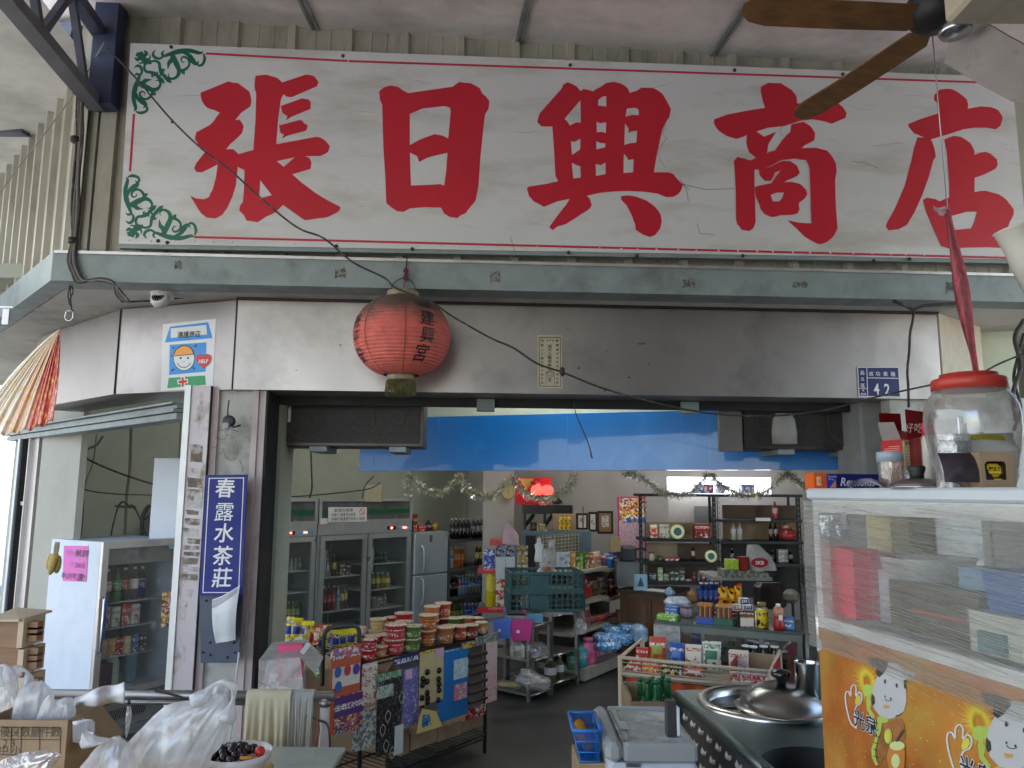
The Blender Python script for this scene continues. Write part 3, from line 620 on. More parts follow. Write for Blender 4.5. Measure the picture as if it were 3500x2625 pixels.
def stk(name,m,pts,k,f=D_,F=F2,root=None,holes=()):return MB(F.M).poly(fp(F,f,pts),[fp(F,f,h)for h in holes],y=-.0015-.0008*k).build(name,m,root or ST,W=True)
stk('roof_shape',M_skyb,[(1170,562),(1508,530),(1478,418),(1208,450)],1)
stk('name_panel',M_white,[(1212,530),(1470,505),(1465,437),(1213,462)],2)
def circ(cx,cy,rx,ry,n=28,a0=0,a1=360):return[(cx+rx*math.cos(R(a0+(a1-a0)*i/n)),cy+ry*math.sin(R(a0+(a1-a0)*i/n)))for i in range(n)]
stk('picture_ground',M_skyb,[(1200,792),(1458,768),(1465,560),(1205,578)],1)
stk('face',M_ink,circ(1307,672,78,92),2);stk('face',M_white,circ(1307,672,73,87),3)
stk('cap',M_ink,[(1210,662),(1236,640),(1250,610),(1280,588),(1310,580),(1345,588),(1370,612),(1380,648),(1300,655)],4)
stk('cap',M_orange,[(1222,657),(1243,640),(1256,613),(1284,594),(1310,586),(1342,594),(1364,616),(1374,643),(1300,650)],5)
def arc(cx,cy,rx,ry,a0,a1,w_,n=14):
    o_=[(cx+rx*math.cos(R(a0+(a1-a0)*i/n)),cy+ry*math.sin(R(a0+(a1-a0)*i/n)))for i in range(n+1)]
    return o_+[(cx+(rx-w_)*math.cos(R(a0+(a1-a0)*i/n)),cy+(ry-w_)*math.sin(R(a0+(a1-a0)*i/n)))for i in range(n,-1,-1)]
stk('smile',M_ink,arc(1306,690,52,52,20,160,5),4)
for ex in(1284,1336):stk('eye',M_ink,circ(ex,672,7,9,10),4)
stk('nose',M_ink,circ(1308,697,3,4,8),4)
for a,b in(((1222,590),(1242,610)),((1378,598),(1400,575)),((1216,768),(1238,745)),((1366,735),(1388,753))):
    mx,my=(a[0]+b[0])/2,(a[1]+b[1])/2;dx,dy=(b[1]-a[1])*.2,-(b[0]-a[0])*.2;stk('ray_mark',M_ink,[a,(mx+dx,my+dy),b,(mx-dx,my-dy)],4)
heart=[(1447,745),(1410,715),(1393,680),(1400,652),(1425,643),(1447,658),(1470,642),(1495,650),(1502,675),(1490,708)]
stk('heart',M_redp,heart,6)
u,z=F2.at(*D_(1447,708));MB(F2.M).text('HELP',.030,u,z,-.0075,bold=.03).build('lettering',M_white,ST,W=True)
u,z=F2.at(*D_(1342,520));z+=0
MB(F2.M).text('導護商店',.041,u,z-.002,-.0045,bold=.014).build('lettering',M_ink,ST,W=True)
stk('green_band',M_greenp,[(1187,885),(1460,860),(1455,795),(1197,812)],1)
stk('cross',M_white,[(1284,880),(1312,878),(1314,852),(1336,850),(1334,820),(1314,820),(1312,803),(1284,805),(1284,824),(1258,826),(1262,858),(1284,856)],2)
stk('cross',M_redp,[(1290,876),(1304,875),(1306,848),(1328,846),(1328,828),(1306,829),(1304,808),(1290,809),(1290,831),(1268,833),(1268,851),(1290,850)],3)
# house number plate
def P4(x,y):return 2600+x/2.0733,900+y/2.0733
NP=thing('house_number_plate','dark blue enamel house number plate reading 42','plate',FA.w(*FA.at(*P4(840,945))))
k_=[(692,945),(988,950),(975,735),(682,735)]
MB(FA.M).poly(fp(FA,P4,k_),y=-.006,th=.005).build('rim',M_white,NP,W=True)
MB(FA.M).poly(fp(FA,P4,[(697,940),(982,945),(970,741),(687,741)]),y=-.0068,th=.0006).build('plate_face',M_navy,NP,W=True)
g=MB(FA.M)
for pts in([(745,742),(750,742),(756,940),(751,940)],[(748,810),(972,814),(972,819),(748,815)],[(692,885),(752,887),(752,891),(692,889)]):g.poly(fp(FA,P4,pts),y=-.0074)
g.build('dividing_line',M_white,NP,W=True)
g=MB(FA.M);sz=.026
for ch,x,y,s_ in(('烏',716,790,.03),('日',718,832,.024),('區',720,880,.028),('成',778,797,.03),('功',826,797,.03),('東',880,798,.03),('路',934,799,.03),('鄰',722,908,.014)):
    u,z=FA.at(*P4(x,y));g.text(ch,s_,u,z,-.0078,bold=.01)
for ch,x,y,s_,w_ in(('4',818,930,.094,.72),('2',893,932,.094,.8),('414',722,936,.021,1)):
    u,z=FA.at(*P4(x,y));g.text(ch,s_,u,z,-.0078,bold=.02,sx=w_)
g.build('lettering',M_white,NP,W=True)
# paper talisman
def P3(x,y):return 1600+x/2.0733,900+y/2.0733
M_paper=mat('yellowed_paper',(.55,.50,.36),.8,var=.1,scale=14,stain=(.34,.29,.19),sscale=6)
TP=thing('paper_talisman','yellowed paper talisman with columns of black characters','talisman',FA.w(*FA.at(*P3(580,885))))
MB(FA.M).poly(fp(FA,P3,[(493,885),(668,886),(662,508),(490,508)]),y=-.002,th=.0015).build('paper',M_paper,TP,W=True)
MB(FA.M).poly(fp(FA,P3,[(503,873),(658,874),(655,524),(501,524)]),[fp(FA,P3,[(507,869),(654,870),(651,529),(505,529)])],y=-.0028).build('frame_line',M_ink,TP,W=True)
g=MB(FA.M)
def colm(s_,x,y0,dy,size,sx=1):
    for i,ch in enumerate(s_):
        u,z=FA.at(*P3(x,y0+dy*i));g.text(ch,size,u,z,-.003,bold=.015,sx=sx)
colm('化宮',524,556,34,.020,1.1);colm('六丁鎮宅護千祥平安',524,622,29,.0155,1.15)
colm('瑶天上聖母勅令',578,596,27,.021,1.25);colm('彰南',632,558,32,.019,1.1);colm('靈符安家招百福合家',632,620,29,.0155,1.05)
colm('罡',578,838,25,.022)
for cx,cy in((560,548),(580,544),(602,548)):g.poly(fp(FA,P3,[(cx,cy+10),(cx+8,cy-8),(cx,cy-2),(cx-8,cy-8)]),y=-.003)
for r0,r1 in((26,23),(15,12)):g.poly(fp(FA,P3,circ(580,785,r0,r0,20)),[fp(FA,P3,circ(580,785,r1,r1,20))],y=-.003)
g.poly(fp(FA,P3,[(550,866),(550,775),(580,756),(612,775),(612,866),(609,866),(609,777),(580,760),(553,777),(553,866)]),y=-.003)
g.build('lettering',M_ink,TP,W=True)
# blue vertical sign on the pillar
def E_(x,y):return x/1.7933,1700+y/1.7933
ob=.10;bs=[FA.at(704,1623.5,ob),FA.at(845,1622,ob),FA.at(827,2037,ob),FA.at(681,2037,ob)]
BS=thing('blue_sign','tall blue enamel sign with five white characters on the pillar','sign',FA.w(bs[3][0],bs[3][1],ob))
M_bsign=mat('royal_blue_enamel',(.012,.018,.20),.6,var=.05)
ins=lambda P,k:[(p[0]+(sum(q[0]for q in P)/len(P)-p[0])*k/abs(P[1][0]-P[0][0])*2,p[1]+(sum(q[1]for q in P)/len(P)-p[1])*k/abs(P[3][1]-P[0][1])*2)for p in P]
MB(FA.M).poly([bs[3],bs[2],bs[1],bs[0]],y=-ob,th=.012).build('board',M_bsign,BS,W=True)
g=MB(FA.M);i0,i1=ins(bs,.016),ins(bs,.0205);g.poly(i0[::-1],[i1],y=-ob-.001);g.build('border_line',M_white,BS,W=True)
g=MB(FA.M)
for ch,x,y in(('春',768,1697),('露',765,1777),('水',764,1850),('茶',760,1928),('莊',757,2003)):
    u,z=FA.at(x,y,ob);g.text(ch,.108,u,z+.004,-ob-.0012,bold=.014 if ch!='露' else .003,sh=.06)
g.build('lettering',M_white,BS,W=True)
bp=[FA.at(x,y,.07)for x,y in(E_(1222,600),E_(1490,598),E_(1462,1015),E_(1230,1015))]
MP=thing('mounting_plate','dark blue-grey metal plate with holes under the blue sign','plate',FA.w(bp[3][0],bp[3][1],.07))
MB(FA.M).poly([bp[3],bp[2],(bp[1][0],bp[1][1]),bp[0]],y=-.07,th=.01).build('plate_face',mat('dark_slate_plate',(.07,.085,.12),.45,.3),MP,W=True)
g=MB(FA.M)
for x,y in((1265,632),(1245,950),(1440,950),(1395,980),(1290,890),(1435,890),(1290,965)):
    u,z=FA.at(*E_(x,y),.07);g.lathe([(.007,0),(.007,.002)],n=8,M=Matrix.Translation((u,-.072,z))@Matrix.Rotation(R(90),4,'X'))
g.build('bolt',M_dark,MP,W=True)
# curled paper sheet pinned on it
pc=[(1300,640),(1320,600),(1395,560),(1485,530),(1460,860),(1328,890)]
def shf(u,v):
    xt=1305+180*u;yt=625-95*u+10*math.sin(3*u);xb=1328+132*u;yb=892-30*u
    x=xt+(xb-xt)*v;y=yt+(yb-yt)*v;a=FA.at(*E_(x,y),.10);return(a[0],-.13-.03*math.sin(v*3)+.02*math.cos(u*4),a[1])
g=MB(FA.M);g.sheet(shf,10,14)
pa=thing('paper_sheet','white form sheet hanging crookedly over the dark plate','paper',FA.w(*FA.at(*E_(1400,890)),.1))
g.build('page',mat('white_paper',(.68,.69,.70),.8,var=.04,scale=20),pa,W=True)
g=MB(FA.M)
for k in range(12):
    v=.36+k*.045;g.sheet(lambda a,b,v=v:tuple(Vector(shf(.12+.76*a,v+.006*b))+Vector((0,-.002,0))),8,1)
g.build('ruled_line',mat('pale_ink',(.42,.44,.47),.8),pa,W=True)
g=MB(FA.M);g.sheet(lambda a,b:tuple(Vector(shf(.02+.9*a,.02+.16*b*(1-.5*a)))+Vector((0,-.004,0))),6,3);g.build('folded_flap',mat('grey_paper',(.38,.39,.41),.8),pa,W=True)
# patches of peeled posters on the side post
M_peel=mat('peeled_brown',(.20,.15,.11),.8,var=.3,scale=30,stain=(.45,.42,.40),sscale=18,slo=.5,shi=.6)
M_peelw=mat('peeled_white',(.55,.52,.50),.8,var=.2,scale=30,stain=(.25,.20,.17),sscale=16,slo=.5,shi=.6)
g=MB(FA.M);rr=random.Random(3)
def patch(pts,y,mi):
    g.mt(mi);q=[]
    for i,p in enumerate(pts):
        b=pts[(i+1)%len(pts)]
        for t in(0,.25,.5,.75):q.append((p[0]+(b[0]-p[0])*t+rr.uniform(-1.6,1.6),p[1]+(b[1]-p[1])*t+rr.uniform(-1.6,1.6)))
    g.poly([FA.at(*p)for p in q],y=y)
for x0,y0,x1,y1,mi in((650,1518,694,1580,0),(650,1600,688,1625,1),(640,1632,690,1668,0),(638,1670,692,1740,1),(637,1742,680,1760,0),(632,1770,684,1795,0),(625,1802,676,1835,1),(640,1838,686,1860,0),(622,1862,684,1880,1),(628,1885,683,1902,0),(622,1905,678,1930,0),(625,1935,682,1955,1),(620,1960,676,1985,0),(632,2012,656,2040,1),(618,2052,640,2078,1),(612,2080,634,2120,1)):
    patch([(x0,y0),(x1,y0+4),(x1-3,y1),(x0+2,y1-3)],-.0015-rr.random()*.001,mi)
o=g.build('poster_scrap',[M_peel,M_peelw],T,W=True)
# lamp socket with switch on the pillar
def sk(x,y,off=.10):return FA.at(*D_(x,y),off)
u,z=sk(1617,1118);SK=thing('bulb_socket','black ceramic bulb socket with a grey plug on the cracked pillar','socket',FA.w(u,z-.06,.07))
mb=MB(FA.M);mb.lathe([(.034,0),(.034,.02),(.026,.024),(.0,.024)],n=18,M=Matrix.Translation((u,-.075,z))@Matrix.Rotation(R(90),4,'X'));mb.build('socket_base',M_black,SK,W=True)
mb=MB(FA.M);mb.box(u-.002,-.115,z-.045,.03,.035,.035,bev=.004);mb.build('plug',mat('grey_plastic',(.28,.30,.33),.4),SK,W=True)
mb=MB(FA.M);mb.tube([(u+.01,-.12,z-.03),(u+.04,-.12,z-.035),(u+.068,-.10,z-.022)],.006);mb.tube([(u-.01,-.08,z+.03),(u-.012,-.08,z+.07),(u-.008,-.08,z+.12)],.004);mb.build('cord',mat('brown_cord',(.07,.05,.05),.6),SK,W=True)
mb=MB(FA.M)
for k in range(3):mb.tube([(u-.01+.008*k,-.115,z-.045),(u-.008+.01*k,-.118,z-.07-.01*(k%2)),(u+.002*k,-.112,z-.082)],.002)
mb.build('wire_end',mat('pale_wire',(.35,.3,.3),.6),SK,W=True)
# plaster cracks
g=MB(FA.M)
for pts in([(1505,1310),(1530,1300),(1550,1285)],[(1560,1180),(1600,1190),(1640,1175),(1690,1195)],[(1575,1310),(1600,1370),(1640,1400),(1670,1385),(1690,1330),(1680,1290)],[(1530,1230),(1570,1250),(1600,1240)],[(1700,1400),(1720,1440),(1715,1480)]):
    g.tube([(sk(x,y,.06)[0],-.06,sk(x,y,.06)[1])for x,y in pts],.0016,4)
g.build('crack',mat('crack_grey',(.16,.14,.13),.9),T,W=True)
# ---------------------------------------------------------------- paper lantern
lc=atY(1374,1150,4.02);lrx=(atY(1537,1130,4.02)-atY(1210,1130,4.02)).length/2;lrz=lrx*.86
LT=thing('paper_lantern','faded red ribbed paper lantern with black characters hanging before the shutter box','lantern',lc-Vector((0,0,lrz)))
def lanpt(th,ph,k=1.0):            # th around, ph latitude -90..90 ; small ribs
    rib=1+.010*math.cos(ph*2*math.pi/R(5.2));r=lrx*math.cos(ph)**.82*rib*k
    return lc+Vector((r*math.sin(th),-r*math.cos(th),lrz*math.sin(ph)*k))
M_lan=mat('lantern_red_paper',(.64,.14,.11),.7,var=.14,scale=22,bump=.25,bscale=70,trans=0)
t_=M_lan.node_tree;N,L=t_.nodes,t_.links;b_=N['Principled BSDF']
tc=N.new('ShaderNodeTexCoord');sp=N.new('ShaderNodeSeparateXYZ');L.new(tc.outputs['Object'],sp.inputs[0])
nz=N.new('ShaderNodeTexNoise');nz.inputs['Scale'].default_value=9;L.new(tc.outputs['Object'],nz.inputs[0])
ma=N.new('ShaderNodeMath');ma.operation='MULTIPLY_ADD';ma.inputs[1].default_value=.12;L.new(nz.outputs[0],ma.inputs[0]);L.new(sp.outputs[2],ma.inputs[2])
mr=N.new('ShaderNodeMapRange');mr.inputs['From Min'].default_value=lrz*1.38;mr.inputs['From Max'].default_value=lrz*1.85;L.new(ma.outputs[0],mr.inputs[0])
mx=N.new('ShaderNodeMixRGB');src=b_.inputs['Base Color'].links[0].from_socket;L.new(mr.outputs[0],mx.inputs[0]);L.new(src,mx.inputs[1]);mx.inputs[2].default_value=(.10,.065,.045,1);L.new(mx.outputs[0],b_.inputs['Base Color'])
g=MB();g.sheet(lambda u,v:lanpt(u*2*math.pi,R(-73+146*v)),48,170)
g.build('paper_shade',M_lan,LT,W=True)
M_soot=mat('bamboo_ring',(.30,.24,.15),.6,var=.2,scale=30)
for nm,s_,ph in(('top_ring',1,73),('bottom_ring',-1,-73)):
    r_=lrx*math.cos(R(73))**.82;g=MB();z0=lc.z+lrz*math.sin(R(ph))
    g.lathe([(r_*.82,-.004),(r_*.92,.0),(r_*.92,.032),(r_*.82,.036)]if s_>0 else[(r_*.68,-.032),(r_*.78,-.028),(r_*.80,.004),(r_*.70,.008)],lc.x,lc.y,z0,28)
    g.build(nm,M_soot,LT,W=True)
g=MB();zb_=lc.z-lrz*math.sin(R(73))-.03
for k in range(90):
    a=k*2*math.pi/90;r_=lrx*.30;l=rnd.uniform(.05,.085);j=rnd.uniform(-.008,.008)
    g.tube([(lc.x+r_*math.cos(a),lc.y+r_*math.sin(a),zb_),(lc.x+(r_+j)*math.cos(a+j*3),lc.y+(r_+j)*math.sin(a+j*3),zb_-l)],.0022,3)
g.build('tassel',mat('old_gold_tassel',(.17,.15,.05),.7,var=.3,scale=60),LT,W=True)
g=MB();zt2=lc.z+lrz*math.sin(R(73))+.03;top=Vector((lc.x+.01,lc.y,zt2+.085))
g.tube(spl([(lc.x-lrx*.27,lc.y,zt2),(lc.x-.05,lc.y,zt2+.055),top,(lc.x+.055,lc.y,zt2+.05),(lc.x+lrx*.27,lc.y,zt2)]),.003)
g.tube([top,top+Vector((0,.02,.05)),atY(1392,868,4.06)],.004);g.tube([top,(lc.x,lc.y,zt2-.01)],.002)
g.build('wire_hanger',M_cable,LT,W=True)
g=MB()
for k in range(5):g.tube(spl([top+Vector((rnd.uniform(-.012,.012),0,rnd.uniform(-.02,.06)))for _ in range(4)]),.004)
g.build('string_knot',mat('dark_red_string',(.12,.03,.04),.8),LT,W=True)
def lanfn(th0,z0,s_=1):
    def f(x,y,z):ph=math.asin(max(-.95,min(.95,(z+z0)/lrz)));r=lrx*math.cos(ph)**.82+.007;th=th0+x/r;return lc+Vector((r*math.sin(th),-r*math.cos(th),z+z0))
    return f
for s_,th0,zs,siz in(('建興宮',R(38),(.025,-.065,-.155),.088),('祝平安',R(-58),(.02,-.065,-.155),.085)):
    g=MB()
    for ch,zz in zip(s_,zs):g.text(ch,siz,0,0,0,bold=.006,fn=lanfn(th0-(0.05 if zz<-.1 else 0),zz),sh=.1)
    if th0>0:g.text('中南',.045,0,0,0,bold=.01,fn=lanfn(th0+.02,.12))
    g.build('lettering',M_ink,LT,W=True)
g=MB()
for th in(R(-38),R(12)):g.tube([lanpt(th,R(p),1.004)for p in range(-70,72,5)],.0018,4)
g.build('seam_thread',mat('seam_dark',(.16,.05,.04),.7),LT,W=True)
# ---------------------------------------------------------------- cables
def cable(pix,Y,r,name,label,cat='cable',m=None,group=None):
    pts=[atY(x*1.5823,y*1.5823,(Y if not isinstance(Y,(list,tuple))else Y[0]+(Y[1]-Y[0])*i/(len(pix)-1)))for i,(x,y)in enumerate(pix)]
    return MB().tube(spl(pts,5),r,6).build(name,m or M_cable,label=label,cat=cat,group=group)
cable([(232,105),(290,165),(370,258),(440,325),(500,370),(560,425),(640,490),(700,515),(760,565),(830,600),(855,622),(930,652),(980,685),(1060,730),(1110,752),(1160,785),(1220,806),(1300,838),(1400,866),(1500,888),(1600,898),(1690,897),(1790,884),(1890,858),(1980,838),(2060,822),(2110,812),(2160,785),(2260,745)],(3.75,3.95),.0055,'slack_cable','long slack black cable crossing diagonally in front of the sign and lantern')
g=MB();
for x,y,d in((372,262,.008),(445,330,.006),(1215,803,.016),(1308,842,.006)):
    p=atY(x*1.5823,y*1.5823,3.86);g.lathe([(.002,-d*1.6),(d,-d*.6),(d*.8,d),(.002,d*1.6)],p.x,p.y,p.z,6)
g.build('cable_tape',M_black,label='black tape joint wound on the long slack cable',cat='tape')
CB=thing('cable_bundle','bundle of dusty grey cables running down the corner of the cladding','cables',atY(260,1000,3.95))
for k,off in enumerate((-7,-3,1,5,8)):
    j=[rnd.uniform(-2,2)for _ in range(9)]
    pts=[(178+off*.6,150),(172+off*.8,225),(172+off*.6+j[0],300),(166+off*.7+j[1],380),(162+off+j[2],450),(160+off*.5,515),(154+off,560+j[3]),(163+off,590),(176+off,608-off*.3),(215,604+off*.3),(245,612+off*.3),(258+off,635),(272+off,652)]
    MB().tube(spl([atY(x*1.5823,y*1.5823,3.93)for x,y in pts],5),.0075-.001*(k%3),6).build('cable',[M_cable,mat('grey_cable',(.16,.15,.14),.6)][k%2],CB,W=True)
for x,y in((168,196),(163,300),(158,518)):p=atY(x*1.5823,y*1.5823,3.93);MB().lathe([(.024,0),(.026,.004),(.024,.03)],p.x,p.y,p.z-.02,12).build('cable_tie',M_black,CB,W=True)
cable([(275,652),(300,651),(345,648),(420,640),(510,634),(640,638),(760,643)],4.32,.006,'thin_cable','thin black cable lying along the top of the shutter box near the camera')
cable([(152,612),(147,640),(155,662),(149,652),(158,630),(152,618),(154,665),(160,672)],4.05,.0035,'wire_scrap','tangled wire scrap dangling beside the cable bundle','wire')
cable([(225,92),(180,170),(140,230),(80,310),(40,360),(-10,430)],(3.9,4.6),.004,'thin_cable','thin pale wire sagging across the ribbed side wall',m=mat('pale_cable',(.30,.28,.24),.6))
cable([(1930,650),(1955,660),(1973,668),(2000,660),(2080,655)],4.25,.010,'black_cable','black forked cable fixed above the house number plate')
cable([(1973,668),(1972,690),(1966,720),(1964,760),(1960,800),(1962,835),(1963,880)],4.36,.007,'down_cable','grey cable running down the shutter box beside the number plate')
cable([(1240,868),(1243,890),(1255,920),(1270,955),(1278,985),(1280,990),(1276,985),(1277,975)],4.6,.0035,'hook_wire','thin black wire with a loop hanging in the doorway before the blue beam','wire')
cable([(2212,690),(2192,730),(2205,790),(2188,850),(2195,910)],4.5,.012,'black_cable','thick black cables looping beyond the pale right wall')
cable([(2212,720),(2199,770),(2190,820),(2205,880),(2190,930)],4.52,.009,'black_cable','thinner black cable hanging at the far right edge behind the jar')
# D ring and dome camera
dc=atY(352*1.5823,634*1.5823,4.2);DC=thing('security_camera','white dome security camera under the soffit beside the sticker','camera',(dc.x,dc.y,dc.z-.05))
MB().lathe([(.0,-.030),(.060,-.024),(.067,.0),(.067,.022),(.062,.028)],dc.x,dc.y,dc.z,24).build('base',mat('dusty_white_plastic',(.66,.65,.62),.4,stain=(.35,.33,.3),sscale=18,slo=.55,shi=.75),DC,W=True)
a=Vector((dc.x,dc.y-.022,dc.z-.048));Mx=Matrix.Translation(a)@Matrix.Rotation(R(62),4,'X')
MB().lathe([(.048,-.01),(.05,.02),(.044,.035),(.034,.038)],n=24,M=Mx).build('eye_ball',mat('dusty_white_plastic',(.66,.65,.62),.4),DC,W=True)
g=MB();g.lathe([(.034,.0385),(.030,.040),(.0,.040)],n=20,M=Mx,cap=False);g.build('lens',mat('lens_black',(.01,.01,.012),.08),DC,W=True)
g=MB()
for k in range(12):g.lathe([(.0032,0),(.002,.003)],n=6,M=Mx@Matrix.Translation((.026*math.cos(k*.5236),.026*math.sin(k*.5236),.040)))
g.build('led_ring',mat('led_grey',(.3,.3,.3),.3),DC,W=True)
g=MB();p=atY(236,1080,4.25);g.tube(spl([p+Vector((-.018,0,.03)),p+Vector((-.022,0,-.01)),p+Vector((0,0,-.028)),p+Vector((.022,0,-.01)),p+Vector((.02,0,.03))]),.003);g.tube([p+Vector((-.02,0,.03)),p+Vector((.022,0,.03))],.003)
g.build('d_ring',M_steelb,label='small steel D-shaped ring hanging under the soffit',cat='ring')
# hanging bracket at the gutter end far left
g=MB();p=atY(40,1055,4.6);g.box(p.x,p.y,p.z,.30,.03,.012,rz=.1);g.box(p.x-.03,p.y,p.z-.10,.04,.012,.10)
g.build('gutter_bracket',M_alu,T,W=True)
# ---------------------------------------------------------------- red and white plastic banner, gathered at a corner
M_ban=bpy.data.materials.new('banner_plastic');M_ban.use_nodes=True;t_=M_ban.node_tree;N,L=t_.nodes,t_.links;b_=N['Principled BSDF']
uv=N.new('ShaderNodeUVMap');uv.uv_map='UVMap';sp=N.new('ShaderNodeSeparateXYZ');L.new(uv.outputs[0],sp.inputs[0])
cr=N.new('ShaderNodeValToRGB');e_=cr.color_ramp.elements
for i,(p_,c_)in enumerate(((0,(.85,.80,.72)),(.25,(.80,.72,.60)),(.42,(.85,.78,.70)),(.55,(.80,.45,.30)),(.66,(.80,.70,.60)),(.74,(.65,.10,.10)),(1,(.50,.02,.03)))):
    q=e_[i]if i<2 else e_.new(p_);q.position=p_;q.color=(*c_,1)
L.new(sp.outputs[0],cr.inputs[0]);wv=N.new('ShaderNodeTexNoise');wv.inputs['Scale'].default_value=14;mp=N.new('ShaderNodeMapping');mp.inputs['Scale'].default_value=(6,1,1);L.new(uv.outputs[0],mp.inputs[0]);L.new(mp.outputs[0],wv.inputs[0])
c2=N.new('ShaderNodeValToRGB');c2.color_ramp.elements[0].position=.5;c2.color_ramp.elements[1].position=.66;L.new(wv.outputs[0],c2.inputs[0])
mx=N.new('ShaderNodeMixRGB');L.new(c2.outputs[0],mx.inputs[0]);L.new(cr.outputs[0],mx.inputs[1]);mx.inputs[2].default_value=(.80,.50,.12,1);L.new(mx.outputs[0],b_.inputs['Base Color'])
b_.inputs['Roughness'].default_value=.2;b_.inputs['Coat Weight'].default_value=.6;b_.inputs['Subsurface Weight'].default_value=.0
def banf(u,v):      # u: 0 left .. 1 right edge ; v: 0 top .. 1 bottom
    x=-160+350*u;top=1140-18*u if False else 1290-160*u**1.1;bot=1540-25*u
    x0,y0=(206,1124);xe=-120+300*u;ye=1500-60*u**2+6*math.sin(u*44);s_=v
    px_=x0+(xe-x0)*(s_**.9)+(10*math.sin(s_*3.1)if u>.9 else 0);py_=y0+(ye-y0)*s_-60*(1-u)*math.sin(s_*3.14)*.4
    return atY(px_,py_,3.9+.009*math.sin(u*44)*(0.25+s_)+.006*math.sin(u*97+s_*3)+.25*(1-u)*s_)
g=MB();nu,nv=90,30;g.sheet(banf,nu,nv)
ba=g.build('plastic_banner',M_ban,label='glossy red, white and gold plastic banner gathered up at the left edge',cat='banner')
ul=ba.data.uv_layers.new(name='UVMap')
for lp in ba.data.loops:i=lp.vertex_index;ul.data[lp.index].uv=((i%(nu+1))/nu,(i//(nu+1))/nv)
sm_=ba.modifiers.new('thick','SOLIDIFY');sm_.thickness=.002
# ---------------------------------------------------------------- ceiling fan, light box, pull cord, tube
M_wood=mat('blade_wood',(.17,.085,.032),.45,var=.25,scale=30,stretch=(.4,1.5,1.5),stain=(.07,.04,.02),sscale=9,slo=.5,shi=.8)
def blade(px0,py0,px1,py1,Y0,Y1,w0,w1,name,root,m,th=.008,tilt=.35):
    a,b=atY(px0,py0,Y0),atY(px1,py1,Y1);d=(b-a).normalized();s=d.cross(Vector((0,0,1))).normalized();s=(s*math.cos(tilt)+d.cross(s)*math.sin(tilt)).normalized();n=d.cross(s)
    L_=(b-a).length;prof=[(0,w0*.35),(.06,w0),(.5,(w0+w1)/2),(.86,w1),(.95,w1*.8),(1,w1*.35)]
    vs=[]
    for t,w_ in prof:
        c=a+d*(L_*t)+n*(.01*math.sin(t*3))
        for q in(-w_/2,w_/2):
            for h in(0,th):vs.append(c+s*q+n*h)
    fs=[]
    for i in range(len(prof)-1):
        k=4*i;fs+=[(k,k+4,k+6,k+2),(k+1,k+3,k+7,k+5),(k,k+1,k+5,k+4),(k+2,k+6,k+7,k+3)]
    fs+=[(0,2,3,1),(len(vs)-4,len(vs)-3,len(vs)-1,len(vs)-2)]
    return MB().add(vs,fs).build(name,m,root,W=True)
hub=atY(3155,45,2.35);FN=thing('ceiling_fan','wooden-bladed ceiling fan hanging at the top right','fan',hub)
blade(3150,60,2535,28,2.35,2.30,.085,.095,'blade',FN,M_wood,tilt=.62)
blade(3170,110,2725,395,2.40,3.05,.085,.10,'blade',FN,M_wood,tilt=.30)
blade(3260,120,3560,290,2.35,2.2,.17,.16,'blade',FN,mat('grey_blade',(.34,.30,.28),.5,var=.1,stain=(.10,.09,.08),sscale=5),tilt=-.9)
MB().lathe([(.0,-.06),(.055,-.05),(.085,-.02),(.09,.04),(.06,.09),(.02,.11),(.02,.6)],hub.x+.04,hub.y,hub.z,24).build('motor',M_black,FN,W=True)
p=atY(3265,108,2.25);MB().lathe([(.0,-.012),(.045,-.010),(.05,.0),(.045,.02)],p.x,p.y,p.z,20).build('centre_cap',M_steelb,FN,W=True)
g=MB();q0=atY(3185,100,2.45);g.tube([q0,atY(3238,712,2.6)],.0022,5);g.build('pull_cord',M_alu,FN,W=True)
c0_,c1_=atY(3215,60,2.0),atY(3215,0,2.0);g=MB()
zb_=atY(3230,88,1.95).z;x0=atY(3225,60,1.95).x
g.bx(x0,x0+.9,1.35,1.95,zb_,zb_+.35,bev=.01)
g.build('light_box',mat('cream_metal',(.52,.46,.33),.45,var=.05,stain=(.30,.26,.18),sscale=3),label='cream painted metal box hanging from the ceiling by the fan',cat='box')
# white tube end at right edge
p=atY(3520,900,2.3);Mt=Matrix.Translation(p)@Matrix.Rotation(R(-14),4,'Y')
g=MB();g.lathe([(.040,-.10),(.052,.0),(.056,.06),(.066,.115),(.070,.12),(.066,.122),(.05,.05),(.03,-.10)],n=26,M=Mt)
g.build('lamp_shade',mat('cream_white_enamel',(.72,.70,.60),.3,var=.03),label='cream white metal lampshade at the right edge below the sign',cat='lampshade')
# pink ribbon tied to the pull cord
M_rib=mat('pink_ribbon',(.55,.13,.16),.35,var=.35,scale=40,stretch=(1,1,.1));
g=MB()
for k in range(5):
    o_=(k-2)*5
    g.sheet(lambda u,v,o_=o_,k=k:atY(3238+105*v+o_*(1-v)*.5+(u-.5)*(14+14*math.sin(v*3.1))+o_*.8*math.sin(v*3.1)+4*math.sin(v*9+k),716+590*v,2.58-.012*k-.5*v+.006*math.sin(u*6+k)),4,22)
g.build('plastic_ribbon',M_rib,label='pink plastic ribbon tied to the fan cord, trailing behind the big jar',cat='ribbon')
g=MB();g.sheet(lambda u,v:atY(3190+55*u,702+12*u+16*v+5*math.sin(u*6),2.57+.01*math.sin(u*5+v*3)),8,3);p=atY(3222,724,2.58);g.lathe([(.0,-.016),(.014,-.008),(.016,.004),(.004,.014)],p.x,p.y,p.z,8)
g.build('ribbon_knot',mat('pale_ribbon',(.62,.42,.45),.4),label='pale knot of ribbon on the fan pull cord',cat='knot')
